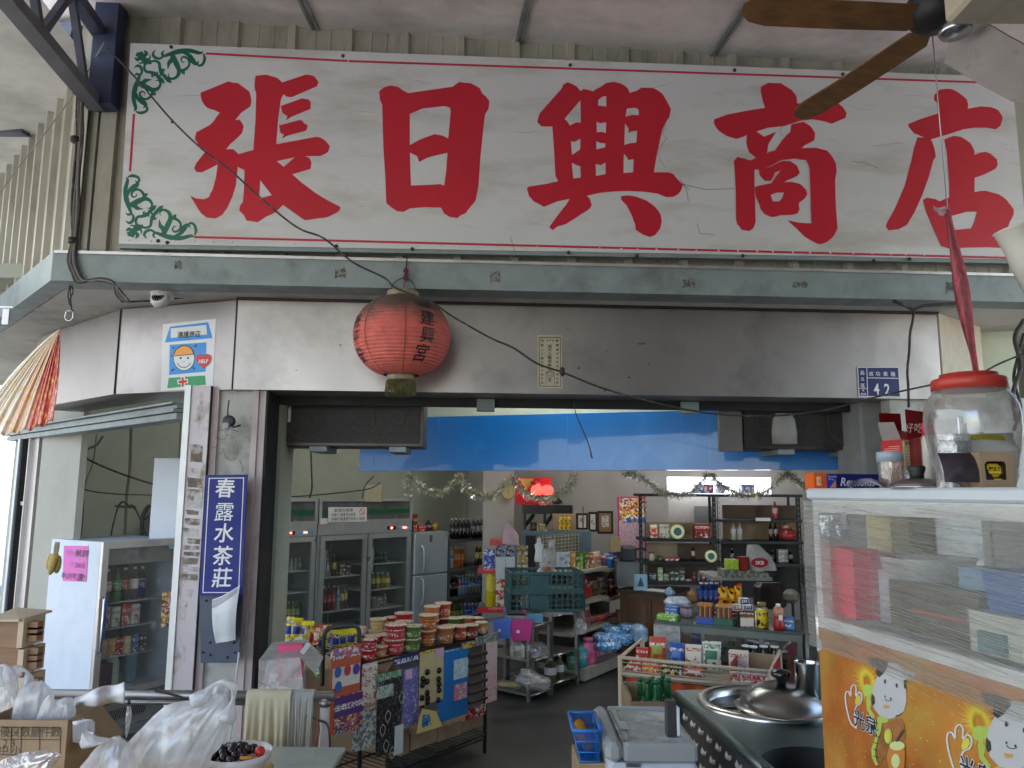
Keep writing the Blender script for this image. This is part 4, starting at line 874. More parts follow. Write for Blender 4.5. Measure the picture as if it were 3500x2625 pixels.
# ---------------------------------------------------------------- speakers in the doorway
M_cab=mat('walnut_veneer',(.055,.035,.028),.4,var=.25,scale=10);M_grille=mat('speaker_cloth',(.055,.048,.045),.85,var=.15,scale=60,bump=.3,bscale=300)
def speaker(x0,x1,y0,y1,Y,flip,label):
    a,b=atY(x0,y1,Y),atY(x1,y1,Y);wd=(b-a).length;h=abs(atY((x0+x1)/2,y0,Y).z-atY((x0+x1)/2,y1,Y).z)+.06
    ang=math.atan2(b.y-a.y,b.x-a.x);cx,cy=(a.x+b.x)/2,(a.y+b.y)/2
    r=thing('speaker',label,'speaker',(cx,cy,a.z),.03,'big speakers lying on their sides in the doorway')
    g=MB();t=.022
    g.bx(-wd/2,wd/2,.0,.32,0,h,bev=.004);g.build('cabinet',M_cab,r)
    g=MB();g.bx(-wd/2+t,wd/2-t,-.012,0,t,h-.003);g.build('grille',M_grille,r)
    for k,(q,rr_)in enumerate(((-.27,.15),(.10,.085),(.33,.05))):
        q=-q if flip else q;g=MB();Mx=Matrix.Translation((q*wd,-.012,h*.55))@Matrix.Rotation(R(90),4,'X')
        rr_=min(rr_,h*.43);g.lathe([(rr_,0),(rr_,.004),(rr_-.008,.006),(rr_-.010,.001)],n=36,M=Mx,cap=False);g.build('driver_ring',mat('cloth_ring',(.075,.066,.06),.8),r)
    g=MB();sx_=-1 if not flip else 1
    for k in range(3):g.bx(sx_*(wd/2-.03-.018*k)-.003,sx_*(wd/2-.03-.018*k)+.003,-.020,0,.004,h-.01)
    g.build('trim_strip',mat('bronze_trim',(.20,.13,.09),.3,.6),r)
    g=MB();bx_=-sx_*-1;g.bx(sx_*(wd/2-.115)-.009,sx_*(wd/2-.115)+.009,-.015,-.012,h-.17,h-.07);g.build('badge',mat('badge_silver',(.55,.55,.52),.3,.6),r)
    for q in(-.22,.30):g=MB();g.bx(q*wd-.02,q*wd+.09,-.02,.30,-.035,-.001,bev=.003);g.build('wall_bracket',M_gut,r)
    return r
speaker(925,1444,1384,1524,4.78,0,'dark walnut speaker lying on its side in the left of the doorway')
speaker(2530,3010,1405,1535,4.95,1,'dark speaker lying on its side at the right of the doorway')
g=MB();a=atY(2462,1543,4.85);b=atY(2530,1543,4.85);g.bx(a.x,b.x+.02,4.86,4.90,a.z,a.z+.46)
g.build('grey_board',mat('grey_brown_panel',(.13,.12,.11),.6),label='grey board panel at the left end of the right speaker',cat='panel')
g=MB();a=atY(2636,1520,4.86);b=atY(2722,1520,4.86);h=(b.x-a.x)
MB().lathe([(.001,0),(h/2,.004),(h/2*1.02,.08),(h/2*.9,.16),(h/2*.6,.20)],(a.x+b.x)/2,4.84,a.z,20,sy=.4).build('white_fan_cover',mat('dusty_white',(.30,.29,.27),.6),label='dusty white rounded fixture hanging before the right speaker',cat='fixture')
# ---------------------------------------------------------------- tinsel garland below the blue beam
M_tin=[mat('tinsel_silver',(.80,.80,.70),.25,.7,var=.2,scale=60),mat('tinsel_gold',(.62,.56,.34),.3,.7,var=.3,scale=60),mat('tinsel_dark',(.12,.12,.10),.4,.5)]
def garland(pts,label,n=900):
    P=spl([atY(x*1.5823,y*1.5823,6.1)for x,y in pts],12);g=MB();M_=len(P)-1
    for k in range(n):
        t=rnd.random()*M_;i=int(t);p=P[i].lerp(P[min(i+1,M_)],t-i)
        v=Vector((rnd.gauss(0,1),rnd.gauss(0,1),rnd.gauss(0,1))).normalized();s=v.cross(Vector((rnd.random(),rnd.random(),.3))).normalized()*.0022
        L_=rnd.uniform(.025,.055);q=p+v*L_;dr=Vector((0,0,-.004))
        g.mi=rnd.choice((0,0,1));g.add([p-s,p+s,q+s+dr,q-s+dr],[(0,1,2,3)])
    g.mi=2;g.tube(P,.003,4)
    g.build('tinsel_garland',M_tin,label=label,cat='garland',group='tinsel garlands swagged below the blue beam')
GL=[([(882,1075),(880,1050),(884,1028),(900,1045),(930,1062),(960,1062),(985,1038),(992,1028)],'tinsel swag at the left end of the blue beam, with a short tail'),
 ([(992,1028),(1005,1050),(1030,1070),(1055,1072),(1080,1060),(1098,1035)],'tinsel swag just left of the round gold clock'),
 ([(1105,1030),(1125,1055),(1150,1072),(1185,1078),(1215,1062),(1232,1048),(1240,1025)],'tinsel swag hanging in front of the red altar'),
 ([(1345,1022),(1370,1025),(1400,1042),(1430,1062),(1465,1068),(1500,1058),(1528,1022)],'tinsel swag left of the bright white panel'),
 ([(1535,1022),(1560,1048),(1590,1065),(1625,1068),(1660,1058),(1690,1030),(1698,1022)],'tinsel swag across the bright white panel'),
 ([(1700,1020),(1715,1032),(1735,1048),(1760,1052),(1790,1040)],'last tinsel swag at the right end of the blue beam')]
for p_,l_ in GL:garland(p_,l_)
# ---------------------------------------------------------------- goods: shared builders
def E2(x,y):return 850+x/1.7011,1650+y/1.7011
G_={}
def col(c,r=.4,v=.06):
    k='ink_'+(c if isinstance(c,str)else '%.2f_%.2f_%.2f'%c)+'_%.2f'%r
    return mat(k,c,r,var=v,scale=30)
M_pet=film('clear_bottle',clear=.55,rough=.08,wr=60,bump=.2,milk=.4)
M_bagw=film('white_bag_film',(.86,.88,.92),clear=.52,rough=.16,wr=13,bump=.55,milk=.85)
M_bagc=film('clear_bag_film',(.80,.80,.82),clear=.62,rough=.15,wr=26,bump=1.0,milk=.45)
def bottle(x,y,z,h,r,body,cap,lab=None,label=None,parts=True,kind='bottle',group=None,neck=.34,cat='bottle',sq=1,n=12,rz=0):
    """PET / glass bottle: body, cap, label sleeve"""
    prof=[(r*.85,0),(r,h*.03),(r,h*.30),(r*.93,h*.36),(r,h*.42),(r,h*.62),(r*.80,h*.74),(r*neck,h*.86),(r*neck,h*.93)]
    capf=[(r*neck*1.18,h*.92),(r*neck*1.18,h*.995),(r*neck*.9,h)]
    labf=[(r*1.02,h*.34),(r*1.02,h*.64)]
    if parts:
        t=thing(kind,label,cat,(x,y,z),rz,group)
        MB().lathe(prof,n=n,sx=sq).build('body',body,t);MB().lathe(capf,n=n,sx=sq).build('cap',cap,t)
        if lab:MB().lathe(labf,n=n,sx=sq,cap=False).build('label_sleeve',lab,t)
        return t
    g=MB();g.lathe(prof,x,y,z,n=n,sx=sq);g.mt(1).lathe(capf,x,y,z,n=n,sx=sq)
    if lab:g.mt(2).lathe(labf,x,y,z,n=n,sx=sq,cap=False)
    return g.build(kind,[body,cap]+([lab]if lab else[]),label=label,cat=cat,group=group)
def can(x,y,z,h,r,body,top,label,group=None,name='can',cat='can',n=14):
    g=MB();g.lathe([(r*.88,0),(r,h*.05),(r,h*.93),(r*.9,h*.97)],x,y,z,n);g.mt(1).lathe([(r*.92,h*.965),(r*.92,h),(r*.8,h*.985),(0,h*.985)],x,y,z,n,cap=False)
    return g.build(name,[body,top],label=label,cat=cat,group=group)
def carton(x,y,z,w_,d_,h,rz,side,face,label,name='carton',cat='box',group=None,extra=None,bev=.002):
    """printed box: body + printed face panel"""
    Mx=Matrix.Translation((x,y,z))@Matrix.Rotation(rz,4,'Z')
    g=MB(Mx);g.bx(-w_/2,w_/2,-d_/2,d_/2,0,h,bev=min(bev,w_*.1,h*.1,d_*.2));g.mt(1).bx(-w_/2*.94,w_/2*.94,-d_/2-.0012,-d_/2+.0005,h*.04,h*.96)
    if extra:g.mt(2).bx(-w_*.3,w_*.3,-d_/2-.002,-d_/2,h*extra[1],h*extra[2])
    return g.build(name,[side,face]+([extra[0]]if extra else[]),label=label,cat=cat,group=group,origin=(x,y,z))
def pouch(x,y,z,w_,h,d_,rz,m,label,name='snack_bag',cat='snack bag',group=None,m2=None,tilt=0,root=None):
    """pillow bag with crimped ends"""
    Mx=Matrix.Translation((x,y,z))@Matrix.Rotation(rz,4,'Z')@Matrix.Rotation(tilt,4,'X');g=MB(Mx);sd=rnd.random()*9
    def f(s_):
        def q(u,v):
            e_=(math.sin(math.pi*u)**.5)*(math.sin(math.pi*min(max((v-.06)/.88,0),1))**.6);b_=1+.12*math.sin(u*9+sd)*math.sin(v*7+sd)
            return((u-.5)*w_*(1-.06*math.sin(math.pi*v)),s_*d_/2*e_*b_,h*v)
        return q
    g.sheet(f(-1),10,10);g.mt(0).sheet(f(1),10,10)
    if m2:
        g.mt(1);g.sheet(lambda u,v:tuple(Vector(f(-1)(.18+.64*u,.38+.3*v))+Vector((0,-.0015,0))),8,4)
    return g.build(name,[m,m2]if m2 else m,root,label=label,cat=cat,group=group,origin=(x,y,z))
def sack(L_,R_,Y,m,name,label,cat='plastic bag',ratio=.5,pleat=.06,seed=1,dy=0,n=64,rings=34,root=None,twist=0,wob=.05,group=None):
    """bag given by its left and right outline (photo pixels), round in plan, creased"""
    LL=spl([(x,y,0)for x,y in L_],8);RR=spl([(x,y,0)for x,y in R_],8);r2=random.Random(seed)
    ph=[r2.uniform(0,6.28)for _ in range(6)];vs=[];fs=[];g=MB()
    for j in range(rings+1):
        t=j/rings;a=LL[min(int(t*(len(LL)-1)),len(LL)-1)];b=RR[min(int(t*(len(RR)-1)),len(RR)-1)]
        tf=t*(len(LL)-1);i0=min(int(tf),len(LL)-2);a=LL[i0].lerp(LL[i0+1],tf-i0);tf=t*(len(RR)-1);i0=min(int(tf),len(RR)-2);b=RR[i0].lerp(RR[i0+1],tf-i0)
        pa,pb=atY(a.x,a.y,Y+dy*t),atY(b.x,b.y,Y+dy*t);c=(pa+pb)/2;hv=(pb-pa)/2;hw=hv.length;dep=max(hw*ratio,.006)
        for i in range(n):
            th=2*math.pi*i/n;k=1+pleat*(math.sin(th*9+ph[0]+2*t)*.5+math.sin(th*17+ph[1]-3*t)*.4+math.sin(th*29+ph[2])*.25)*(1-.4*t)+wob*math.sin(th*3+t*7+ph[3])+wob*.6*math.sin(th*5-t*13+ph[4])
            vs.append(c+hv*(math.cos(th)*k)+Vector((0,-1,0))*(dep*math.sin(th)*k))
    for j in range(rings):
        for i in range(n):fs.append((j*n+i,j*n+(i+1)%n,(j+1)*n+(i+1)%n,(j+1)*n+i))
    g.add(vs,fs,True)
    if root is not None:return g.build(name,m,root,W=True)
    return g.build(name,m,label=label,cat=cat,group=group)
# ---------------------------------------------------------------- left opening: board, pipes, cables
M_board=mat('beige_board',(.42,.42,.37),.7,var=.05,scale=3,stain=(.27,.26,.22),sscale=1.3,slo=.5,shi=.9,bump=.05)
a,b=atY(128,1700,6.0),atY(262,1700,5.75)
g=MB();g.add([(a.x,a.y,0),(b.x,b.y,0),(b.x+.03,b.y+.04,0),(a.x+.03,a.y+.04,0),(a.x,a.y,3.0),(b.x,b.y,3.0),(b.x+.03,b.y+.04,3.0),(a.x+.03,a.y+.04,3.0)],[(0,1,5,4),(1,2,6,5),(2,3,7,6),(3,0,4,7),(4,5,6,7)])
g.build('partition_board',M_board,label='tall beige partition board behind the glass-door cooler',cat='board')
PI_=thing('pipe_run','old conduits and cables clipped to the wall above the cooler','conduit',atY(430,1840,6.55))
for pts,r_ in(([(278,1480),(276,1600),(270,1750),(262,1850)],.012),([(288,1480),(284,1600),(282,1750),(272,1850)],.010),([(352,1490),(330,1520),(300,1535),(286,1560)],.010),([(448,1460),(444,1600),(434,1680),(430,1760),(426,1850)],.012),([(330,1485),(318,1580),(292,1650),(284,1710)],.005),([(618,1440),(612,1560),(615,1620),(608,1700)],.006)):
    MB().tube(spl([atY(x,y,6.45)for x,y in pts]),r_).build('conduit',mat('painted_conduit',(.16,.15,.13),.6),PI_,W=True)
for pts,r_ in(([(192,1500),(300,1570),(430,1625),(612,1682)],.008),([(285,1672),(330,1682),(420,1690),(500,1692),(612,1700)],.005),([(405,1728),(420,1715),(440,1728),(455,1730),(475,1765),(500,1835)],.007),([(405,1728),(395,1760),(385,1800),(378,1842)],.006),([(512,1728),(500,1740),(487,1770),(484,1840)],.016),([(487,1780),(498,1772),(508,1765)],.008)):
    MB().tube(spl([atY(x,y,6.3)for x,y in pts]),r_).build('cable',M_cable,PI_,W=True)
g=MB();p,q=atY(395,1730,6.35),atY(463,1734,6.35);g.tube([p,q],.012);g.build('cross_pipe',mat('rusty_pipe',(.13,.09,.06),.7),PI_,W=True)
# corn cobs hanging
CO=thing('corn_cobs','dried corn cobs hanging on a string beside the cooler','corn',atY(178,1965,5.1))
M_corn=mat('dry_corn',(.50,.36,.11),.5,var=.25,scale=50,bump=.8,bscale=140)
for k,(x0,y0,x1,y1)in enumerate(((190,1893,170,1965),(197,1900,193,1960),(181,1895,163,1945))):
    a,b=atY(x0,y0,5.1+.03*k),atY(x1,y1,5.1+.03*k);P_=[a.lerp(b,i/12)for i in range(13)]
    MB().tube(P_,.02,10,rs=[.026*(math.sin(math.pi*(.18+.8*i/12))**.5)for i in range(13)]).build('cob',M_corn,CO,W=True)
g=MB()
for k in range(4):g.tube(spl([atY(192+3*k,1853,5.1),atY(188+4*k,1870,5.1),atY(186+3*k,1893,5.1)]),.006)
g.build('husk_string',mat('straw_string',(.32,.26,.16),.8),CO,W=True)
# ---------------------------------------------------------------- glass-door cooler in the left opening
cc=atY(341,1900,5.5);CA=R(60);cw,cd,ch=.56,.61,1.42
CF=Frame(cc.x,cc.y,CA);ctop=CF.at(480,1845)[1];cw=CF.at(608,1900)[0];print('cooler',cc,cw,ctop)
CL=thing('glass_door_cooler','scuffed white upright cooler with a glass door full of drinks, in the left opening','cooler',CF.o)
M_cwh=mat('cooler_white',(.62,.70,.80),.35,var=.04,stain=(.35,.38,.42),sscale=4,slo=.6,shi=.85)
g=MB(CF.M);z0=.30
g.bx(0,.03,.0,cd,z0,ctop);g.bx(cw-.03,cw,0,cd,z0,ctop);g.bx(.03,cw-.03,cd-.03,cd,z0,ctop);g.bx(.03,cw-.03,0,cd-.03,z0,z0+.03);g.bx(.03,cw-.03,0,cd-.03,ctop-.04,ctop)
g.build('cabinet',M_cwh,CL,W=True)
g=MB(CF.M);g.bx(0,cw,0,cd,0.0,z0-.002);o_=g.build('base',mat('cooler_base_grey',(.24,.26,.27),.4,.4),CL,W=True)
g=MB(CF.M)
for k in range(18):
    u=.10+k*.019;g.add([(u,-.003,z0-.17),(u+.008,-.003,z0-.17),(u+.028,-.003,z0-.10),(u+.020,-.003,z0-.10)],[(0,1,2,3)])
g.build('vent_slots',M_dark,CL,W=True)
g=MB(CF.M)
for zz in(z0-.03,z0-.05,z0-.22):g.bx(0,cw,-.006,-.0,zz-.006,zz)
g.build('base_trim',M_steelb,CL,W=True)
MB(CF.M).bx(.035,cw-.035,cd-.05,cd-.032,z0+.03,ctop-.04).build('back_liner',mat('cooler_dark_liner',(.05,.05,.055),.6),CL,W=True)
DR=MB(CF.M);t=.045
DR.bx(0,t,-.035,-.003,z0,ctop);DR.bx(cw-t,cw,-.035,-.003,z0,ctop);DR.bx(t,cw-t,-.035,-.003,ctop-.05,ctop);DR.bx(t,cw-t,-.035,-.003,z0,z0+.04)
dr=DR.build('door',M_alu,CL,W=True);dr.name='door'
M_cglass=film('cooler_glass',(.6,.65,.65),clear=.82,rough=.03,wr=2,bump=.0,milk=.25)
MB(CF.M).bx(t,cw-t,-.022,-.018,z0+.04,ctop-.05).build('door_glass',M_cglass,CL,W=True)
g=MB(CF.M);g.tube([(.02,-.04,.62),(.02,-.06,.64),(.02,-.06,.98),(.02,-.04,1.0)],.008);g.build('door_handle',M_steelb,CL,W=True)
MB(CF.M).bx(.05,.068,-.026,-.023,.72,1.0).build('blue_sticker',col('2a62c8'),CL,W=True)
MB(CF.M).bx(t,cw-t,.02,.035,ctop-.17,ctop-.05).build('header_panel',mat('cooler_header',(.35,.35,.32),.5),CL,W=True)
g=MB(CF.M);g.bx(cw-.10,cw-.035,-.027,-.023,ctop-.08,ctop-.045);g.build('brand_sticker',prnt('sticker_p',[('5fb4dd',3),('ffffff',1),('e08030',1)],60),CL,W=True)
g=MB(CF.M);g.bx(cw-.13,cw-.055,-.027,-.023,.72,.98);g.build('side_sticker',prnt('sticker_q',[('e0c020',2),('ffffff',1),('403090',1),('c04020',1)],35),CL,W=True)
shz=[CF.at(430,2060,-.0)[1],CF.at(430,2146)[1],CF.at(430,2243)[1],z0+.035]
print('cooler shelves',shz)
for zz in shz[:3]:
    g=MB(CF.M);g.tube([(.04,.05,zz),(cw-.12,.04,zz),(cw-.10,.06,zz+.01)],.005,5)
    for k in range(22):g.tube([(.05+k*(cw-.1)/21,.05,zz-.004),(.05+k*(cw-.1)/21,cd-.08,zz-.004)],.0018,3)
    g.build('wire_shelf',mat('white_wire',(.6,.6,.56),.4),CL,W=True)
def cs(u,y,z):return CF.M@Vector((u,y,z))
CBI=[('c83020','301008','e8e0d8','dark brown drink'),('208030','108038','40b050','green drink'),('b02018','3a0c08','c82020','red-labelled cola'),('e8e4d0','201818','f0ece0','cream-labelled'),('181818','281414','201c1c','black-labelled'),('e0c020','281808','d8b020','yellow-labelled')]
order=[5,0,1,2,3,4]
M_lamp=mat('red_lantern_glow',(.5,.02,.02),.4,emit=(1,.04,.03),estr=1.0)
for k,ci in enumerate(order):
    c=CBI[ci];p=cs(.075+k*.068,.10+.01*(k%2),shz[0]+.004)
    bottle(p.x,p.y,p.z,.235,.030,col(c[1],.15),col('f0f0f0' if k%2 else c[0]),prnt('lab_'+c[0],[(c[2],3),(c[0],2),('ffffff',1)],40),c[3]+' bottle on the top shelf of the glass-door cooler',cat='bottle',group='bottles in the cooler')
for k,(c,c2,nm)in enumerate((('d8c8b0','b84030','cream and red milk pack'),('e8e8e8','70a070','white and green juice pouch'),('e06858','ffffff','coral red milk carton'),('f0ece8','d86050','white and pink milk carton'))):
    p=cs(.14+k*.078,.12,shz[1]+.004);carton(p.x,p.y,p.z,.066,.06,.15-.01*(k%2),CA,col(c),prnt('pk_'+c,[(c,4),(c2,2),('ffffff',1)],30),nm+' on the second shelf of the glass-door cooler','drink_carton','carton')
for k,(c,nm)in enumerate((('e05030','orange-red'),('d8b8a0','pale pink'),('e8b020','yellow'),('c01818','bright red'),('e0cc90','tan yellow'),('3070b0','blue'),('281818','black'))):
    p=cs(.07+k*.062,.09,shz[2]+.004);can(p.x,p.y,p.z,.125,.029,prnt('can_'+c,[(c,5),('f4f0e8',1)],26),M_steelb,nm+' drink can on the third shelf of the glass-door cooler',group='drink cans in the cooler')
p=cs(.26,.16,shz[3]);bottle(p.x,p.y,p.z,.25,.05,col('d8e8d0',.3),col('d04020'),None,'white milk jug with a red cap at the bottom of the cooler')
p=cs(.40,.14,shz[3]);bottle(p.x,p.y,p.z,.31,.042,mat('blue_water',(.12,.30,.40),.08,var=.2),col('e8f0f0'),None,'large blue water bottle at the bottom of the cooler')
p=cs(.33,.30,shz[3]);bottle(p.x,p.y,p.z,.31,.040,mat('blue_water',(.12,.30,.40),.08),col('4060c0'),None,'blue-capped water bottle behind the milk jug in the cooler')
p=cs(.13,.18,shz[3]);carton(p.x,p.y,p.z,.20,.16,.17,CA,col('502848'),prnt('purple_pk',[('5a3050',4),('3c2038',2),('8a5078',1)],30),'purple multipack of drinks at the bottom left of the cooler','drink_pack','pack')
# pink handwritten note on the cooler side : side plane goes back-left from the corner
SF=Frame((CF.o+Vector((-math.sin(CA),math.cos(CA),0))*cd).x,(CF.o+Vector((-math.sin(CA),math.cos(CA),0))*cd).y,CA-R(90)+0)
nk=[SF.at(*E_(x,y),.003)for x,y in((385,512),(528,518),(542,298),(392,296))]
PN=thing('pink_note','pink handwritten price note on the white side of the cooler','note',SF.w(nk[0][0],nk[0][1],.003))
MB(SF.M).poly(nk,y=-.004,th=.001).build('paper',mat('pink_paper',(.75,.20,.55),.7,var=.05,scale=20),PN,W=True)
g=MB(SF.M);u0_,z0_=nk[0];uw,zh=nk[1][0]-nk[0][0],nk[3][1]-nk[0][1]
def nt_(s_,x,y,size,sx=1):g.text(s_,size,u0_+uw*x,z0_+zh*y,-.0055,bold=.005,sx=sx*uw/.2,sh=.15)
nt_('豬腳',.74,.74,.055,1);nt_('250元',.70,.42,.045,.8);nt_('香Q好吃',.27,.10,.045,.8);nt_('讚!',.78,.06,.060,.9)
g.build('lettering',M_ink,PN,W=True)
g=MB(SF.M)
def nt2(s_,x,y,size,sx=1):g.text(s_,size,u0_+uw*x,z0_+zh*y,-.0055,bold=0,sx=sx*uw/.2,sh=.15)
nt2('好料大',.28,.76,.04,.8);nt2('一包',.28,.44,.04,.8);g.build('faded_lettering',mat('faded_ink',(.5,.15,.42),.7),PN,W=True)
# white cabinet on top of the cooler
p=atY(508,1840,6.0);q=atY(640,1840,6.0);g=MB();g.bx(p.x,q.x,6.0,6.35,p.z-.02,p.z+.62,bev=.004)
g.build('white_box',mat('white_metal_box',(.62,.66,.72),.4,var=.03),label='plain white metal box standing behind the glass-door cooler',cat='box')
# ---------------------------------------------------------------- rail with cloth in front of the pillar
M_rail=mat('rail_steel',(.30,.29,.29),.35,.85,var=.15,scale=6)
ra,rb=atY(100,2372,3.15),atY(1142,2380,3.15)
RL=thing('hand_rail','dark steel tube rail on a pale post in front of the pillar','rail',(rb.x-.03,3.15,0))
MB().tube([ra,rb],.019,14).build('tube',M_rail,RL,W=True)
MB().tube([ra+Vector((0,.05,-.04)),rb+Vector((-.1,.05,-.04))],.010,10).build('tube',M_rail,RL,W=True)
p=atY(1112,2395,3.15);MB().tube([(p.x,p.y,0),(p.x,p.y,p.z+.01)],.019,14).build('post',mat('pale_post',(.52,.50,.46),.5,var=.15,stain=(.15,.13,.12),sscale=9),RL,W=True)
MB().lathe([(.024,0),(.024,.025)],p.x,p.y,p.z-.02,14).build('joint',M_rail,RL,W=True)
def drape(px0,px1,Y,z0,zb,label,name,m,folds=5,seed=0,ybot=2700):
    r2=random.Random(seed);ph=r2.uniform(0,6);a,b=atY(px0,2380,Y),atY(px1,2380,Y);rt=a.z+.022
    def f(u,v):
        x=a.x+(b.x-a.x)*u+.012*math.sin(v*3+ph)*(1 if u>.5 else-1)*v
        if v<.12:th=v/.12*math.pi;return(x,Y+.024*math.cos(th),a.z+.024*math.sin(th)-.0)if False else(x,Y+.026*math.cos(th),a.z-.0+.026*math.sin(th))
        k=(v-.12)/.88;return(x,Y-.026-(.018*math.sin(u*folds*6.28+ph)+.010*math.sin(u*folds*13+ph*2))*min(1,k*3)-.01*k,a.z-k*(a.z-zb))
    g=MB();g.sheet(f,60,40);o=g.build(name,m,label=label,cat='cloth');s_=o.modifiers.new('thick','SOLIDIFY');s_.thickness=.0015;return o
drape(848,1000,3.13,0,.35,'pale yellow cloth draped over the steel rail','draped_cloth',mat('pale_yellow_cloth',(.60,.54,.38),.9,var=.06,scale=12,bump=.3,bscale=500),3,2)
drape(985,1078,3.14,0,.35,'white mesh cloth draped over the rail beside the yellow one','mesh_cloth',film('mesh_cloth',(.7,.7,.66),clear=.42,rough=.6,wr=600,bump=.3,milk=.95),4,5)
g=MB();P_=[atY(x,y,3.12)for x,y in((1022,2440),(1060,2450),(1090,2462),(1120,2480),(1128,2560),(1122,2620))];g.tube(spl(P_),.004);
g.build('cord',M_cable,label='black cord tied round the pale rail post',cat='cord')
g=MB();g.tube(spl([atY(x,y,3.11)for x,y in((1085,2455),(1090,2500),(1078,2550),(1092,2580))]),.004);g.build('red_string',mat('old_red_string',(.25,.06,.07),.8),label='faded red string hanging by the rail post',cat='string')
g=MB();a=atY(441,2402,3.1);g.tube([atY(440,2395,3.13),a],.006);L_=[(x/1.7933,1700+y/1.7933)for x,y in((780,1280),(772,1330),(770,1400),(772,1470))];R_=[(x/1.7933,1700+y/1.7933)for x,y in((802,1280),(805,1330),(800,1380),(778,1472))]
g.build('looped_cord',M_black,label='short black cord looped over the rail',cat='cord')
sack(L_,R_,3.1,M_bagc,'plastic_wrapper','long thin clear plastic wrapper hanging from the rail','wrapper',ratio=.8,seed=4,n=24,rings=16)
g=MB();g.tube(spl([atY(x,y,3.12)for x,y in((530,2362),(560,2366),(600,2378),(622,2392))]),.005);g.build('cord',M_cable,label='black twisted cord lying on top of the rail',cat='cord')
g=MB();g.tube(spl([atY(x,y,3.6)for x,y in((817,2230),(806,2330),(800,2380),(795,2460),(782,2540))]),.004);g.build('white_cable',mat('white_cord',(.6,.6,.58),.5),label='thin white cord hanging down the pillar',cat='cord')
# ---------------------------------------------------------------- foreground table
tz=atY(900,2604,2.25).z;tx=atY(938,2604,2.25).x;print('table z',tz)
TB=thing('wooden_table','yellow-brown wooden table top in the bottom left corner','table',(-1.4,1.6,0))
MB().bx(-2.6,tx,1.0,2.25,tz-.03,tz,bev=.004).build('table_top',mat('yellow_plywood',(.55,.36,.12),.5,var=.12,scale=5,stretch=(1,6,1)),TB,W=True)
for x,y in((-2.5,1.1),(tx-.08,1.1),(-2.5,2.15),(tx-.08,2.15)):MB().bx(x-.02,x+.02,y-.02,y+.02,0,tz-.03).build('leg',M_rail,TB,W=True)
# bowl with black grapes
bc=atZ(815,2580,tz+.05);bc.y=2.08;bc=Vector((atY(814,2560,2.08).x,2.08,tz));br=.086
zr=atY(814,2566,2.08).z;bh=zr-tz
BW=MB().lathe([(.0,.003),(.035,.0),(.04,.004),(br*.72,bh*.35),(br*.95,bh*.8),(br,bh),(br*.975,bh),(br*.92,bh*.8),(br*.7,bh*.38),(.03,.012),(0,.012)],bc.x,bc.y,bc.z,40).build('bowl',mat('white_melamine',(.74,.72,.70),.25,var=.02),label='white bowl of black grapes on the wooden table',cat='bowl')
M_grape=mat('black_grape',(.016,.006,.012),.12,var=.3,coat=.5)
gp=None
for k in range(24):
    a_=k*2.399;r_=.012*math.sqrt(k)*1.12;zz=bc.z+bh+.008-r_*.22
    if r_>br*.80 or(r_*math.cos(a_)>.045):continue
    q=Vector((bc.x-.012+r_*math.cos(a_),bc.y+r_*math.sin(a_)*.9,zz))
    if gp is None:
        gp=MB().lathe([(0,-.0125),(.008,-.010),(.0125,0),(.009,.009),(0,.0125)],q.x,q.y,q.z,12).build('grape',M_grape,label='glossy black grape heaped in the white bowl',cat='grape',group='black grapes in the bowl',origin=tuple(q))
        first_grape=gp
    else:c=copy_thing(gp,q)
q=Vector((bc.x+.06,bc.y-.012,bc.z+bh+.002));MB().lathe([(0,-.014),(.010,-.009),(.014,0),(.010,.010),(0,.014)],q.x,q.y,q.z,14).build('cherry_tomato',mat('tomato_red',(.60,.03,.02),.2),label='red cherry tomato at the right side of the bowl',cat='tomato')
q=Vector((bc.x+.036,bc.y-.045,bc.z+bh-.002));MB().lathe([(0,-.004),(.016,-.003),(.016,.003),(0,.004)],q.x,q.y,q.z,14,sy=.6).build('fruit_slice',mat('orange_slice',(.75,.30,.04),.4),label='thin orange fruit slice at the front of the bowl',cat='fruit')
# cardboard box with printed grid
M_card=mat('cardboard',(.36,.25,.15),.8,var=.08,scale=18,stain=(.22,.15,.09),sscale=5);M_cardl=mat('cardboard_inside',(.45,.33,.21),.85,var=.06)
bY=1.95;a,b=atY(-60,2461,bY),atY(232,2461,bY);c_=atY(345,2420,2.2)
BX=thing('cardboard_box','open brown cardboard box with a printed quantity grid, stuffed with bags','box',((a.x+b.x)/2,2.05,tz))
g=MB();th=.006;hx_=a.z
g.bx(a.x,b.x,bY,bY+th,tz+.001,hx_);g.bx(a.x,b.x,bY+.16,bY+.16+th,tz+.001,hx_);g.bx(a.x,a.x+th,bY+th,bY+.16,tz+.001,hx_);g.bx(b.x-th,b.x,bY+th,bY+.16,tz+.001,hx_);g.bx(a.x,b.x,bY,bY+.16,tz+.001,tz+.006)
g.build('carton',M_card,BX,W=True)
g=MB();w_=b.x-a.x
g.add([(b.x,bY+.01,hx_),(b.x,bY+.15,hx_),(b.x+.07,bY+.14,hx_-.07),(b.x+.075,bY+.03,hx_-.065)],[(0,1,2,3),(3,2,1,0)]);g.build('flap',M_card,BX,W=True)
g=MB();f_=lambda x,y:atY(*E_(x,y),bY-.001)
def gl(x0,y0,x1,y1,t_=.0012):p_,q_=f_(x0,y0),f_(x1,y1);dd_=(q_-p_).normalized();n_=Vector((-dd_.z,0,dd_.x))*t_;g.add([p_-n_,q_-n_,q_+n_,p_+n_],[(0,1,2,3)])
for y in(1408,1482):gl(0,y,372,y+4)
for x in(70,132,245):gl(x,1410,x-4,1570)
gl(372,1412,368,1590);gl(0,1575,368,1592)
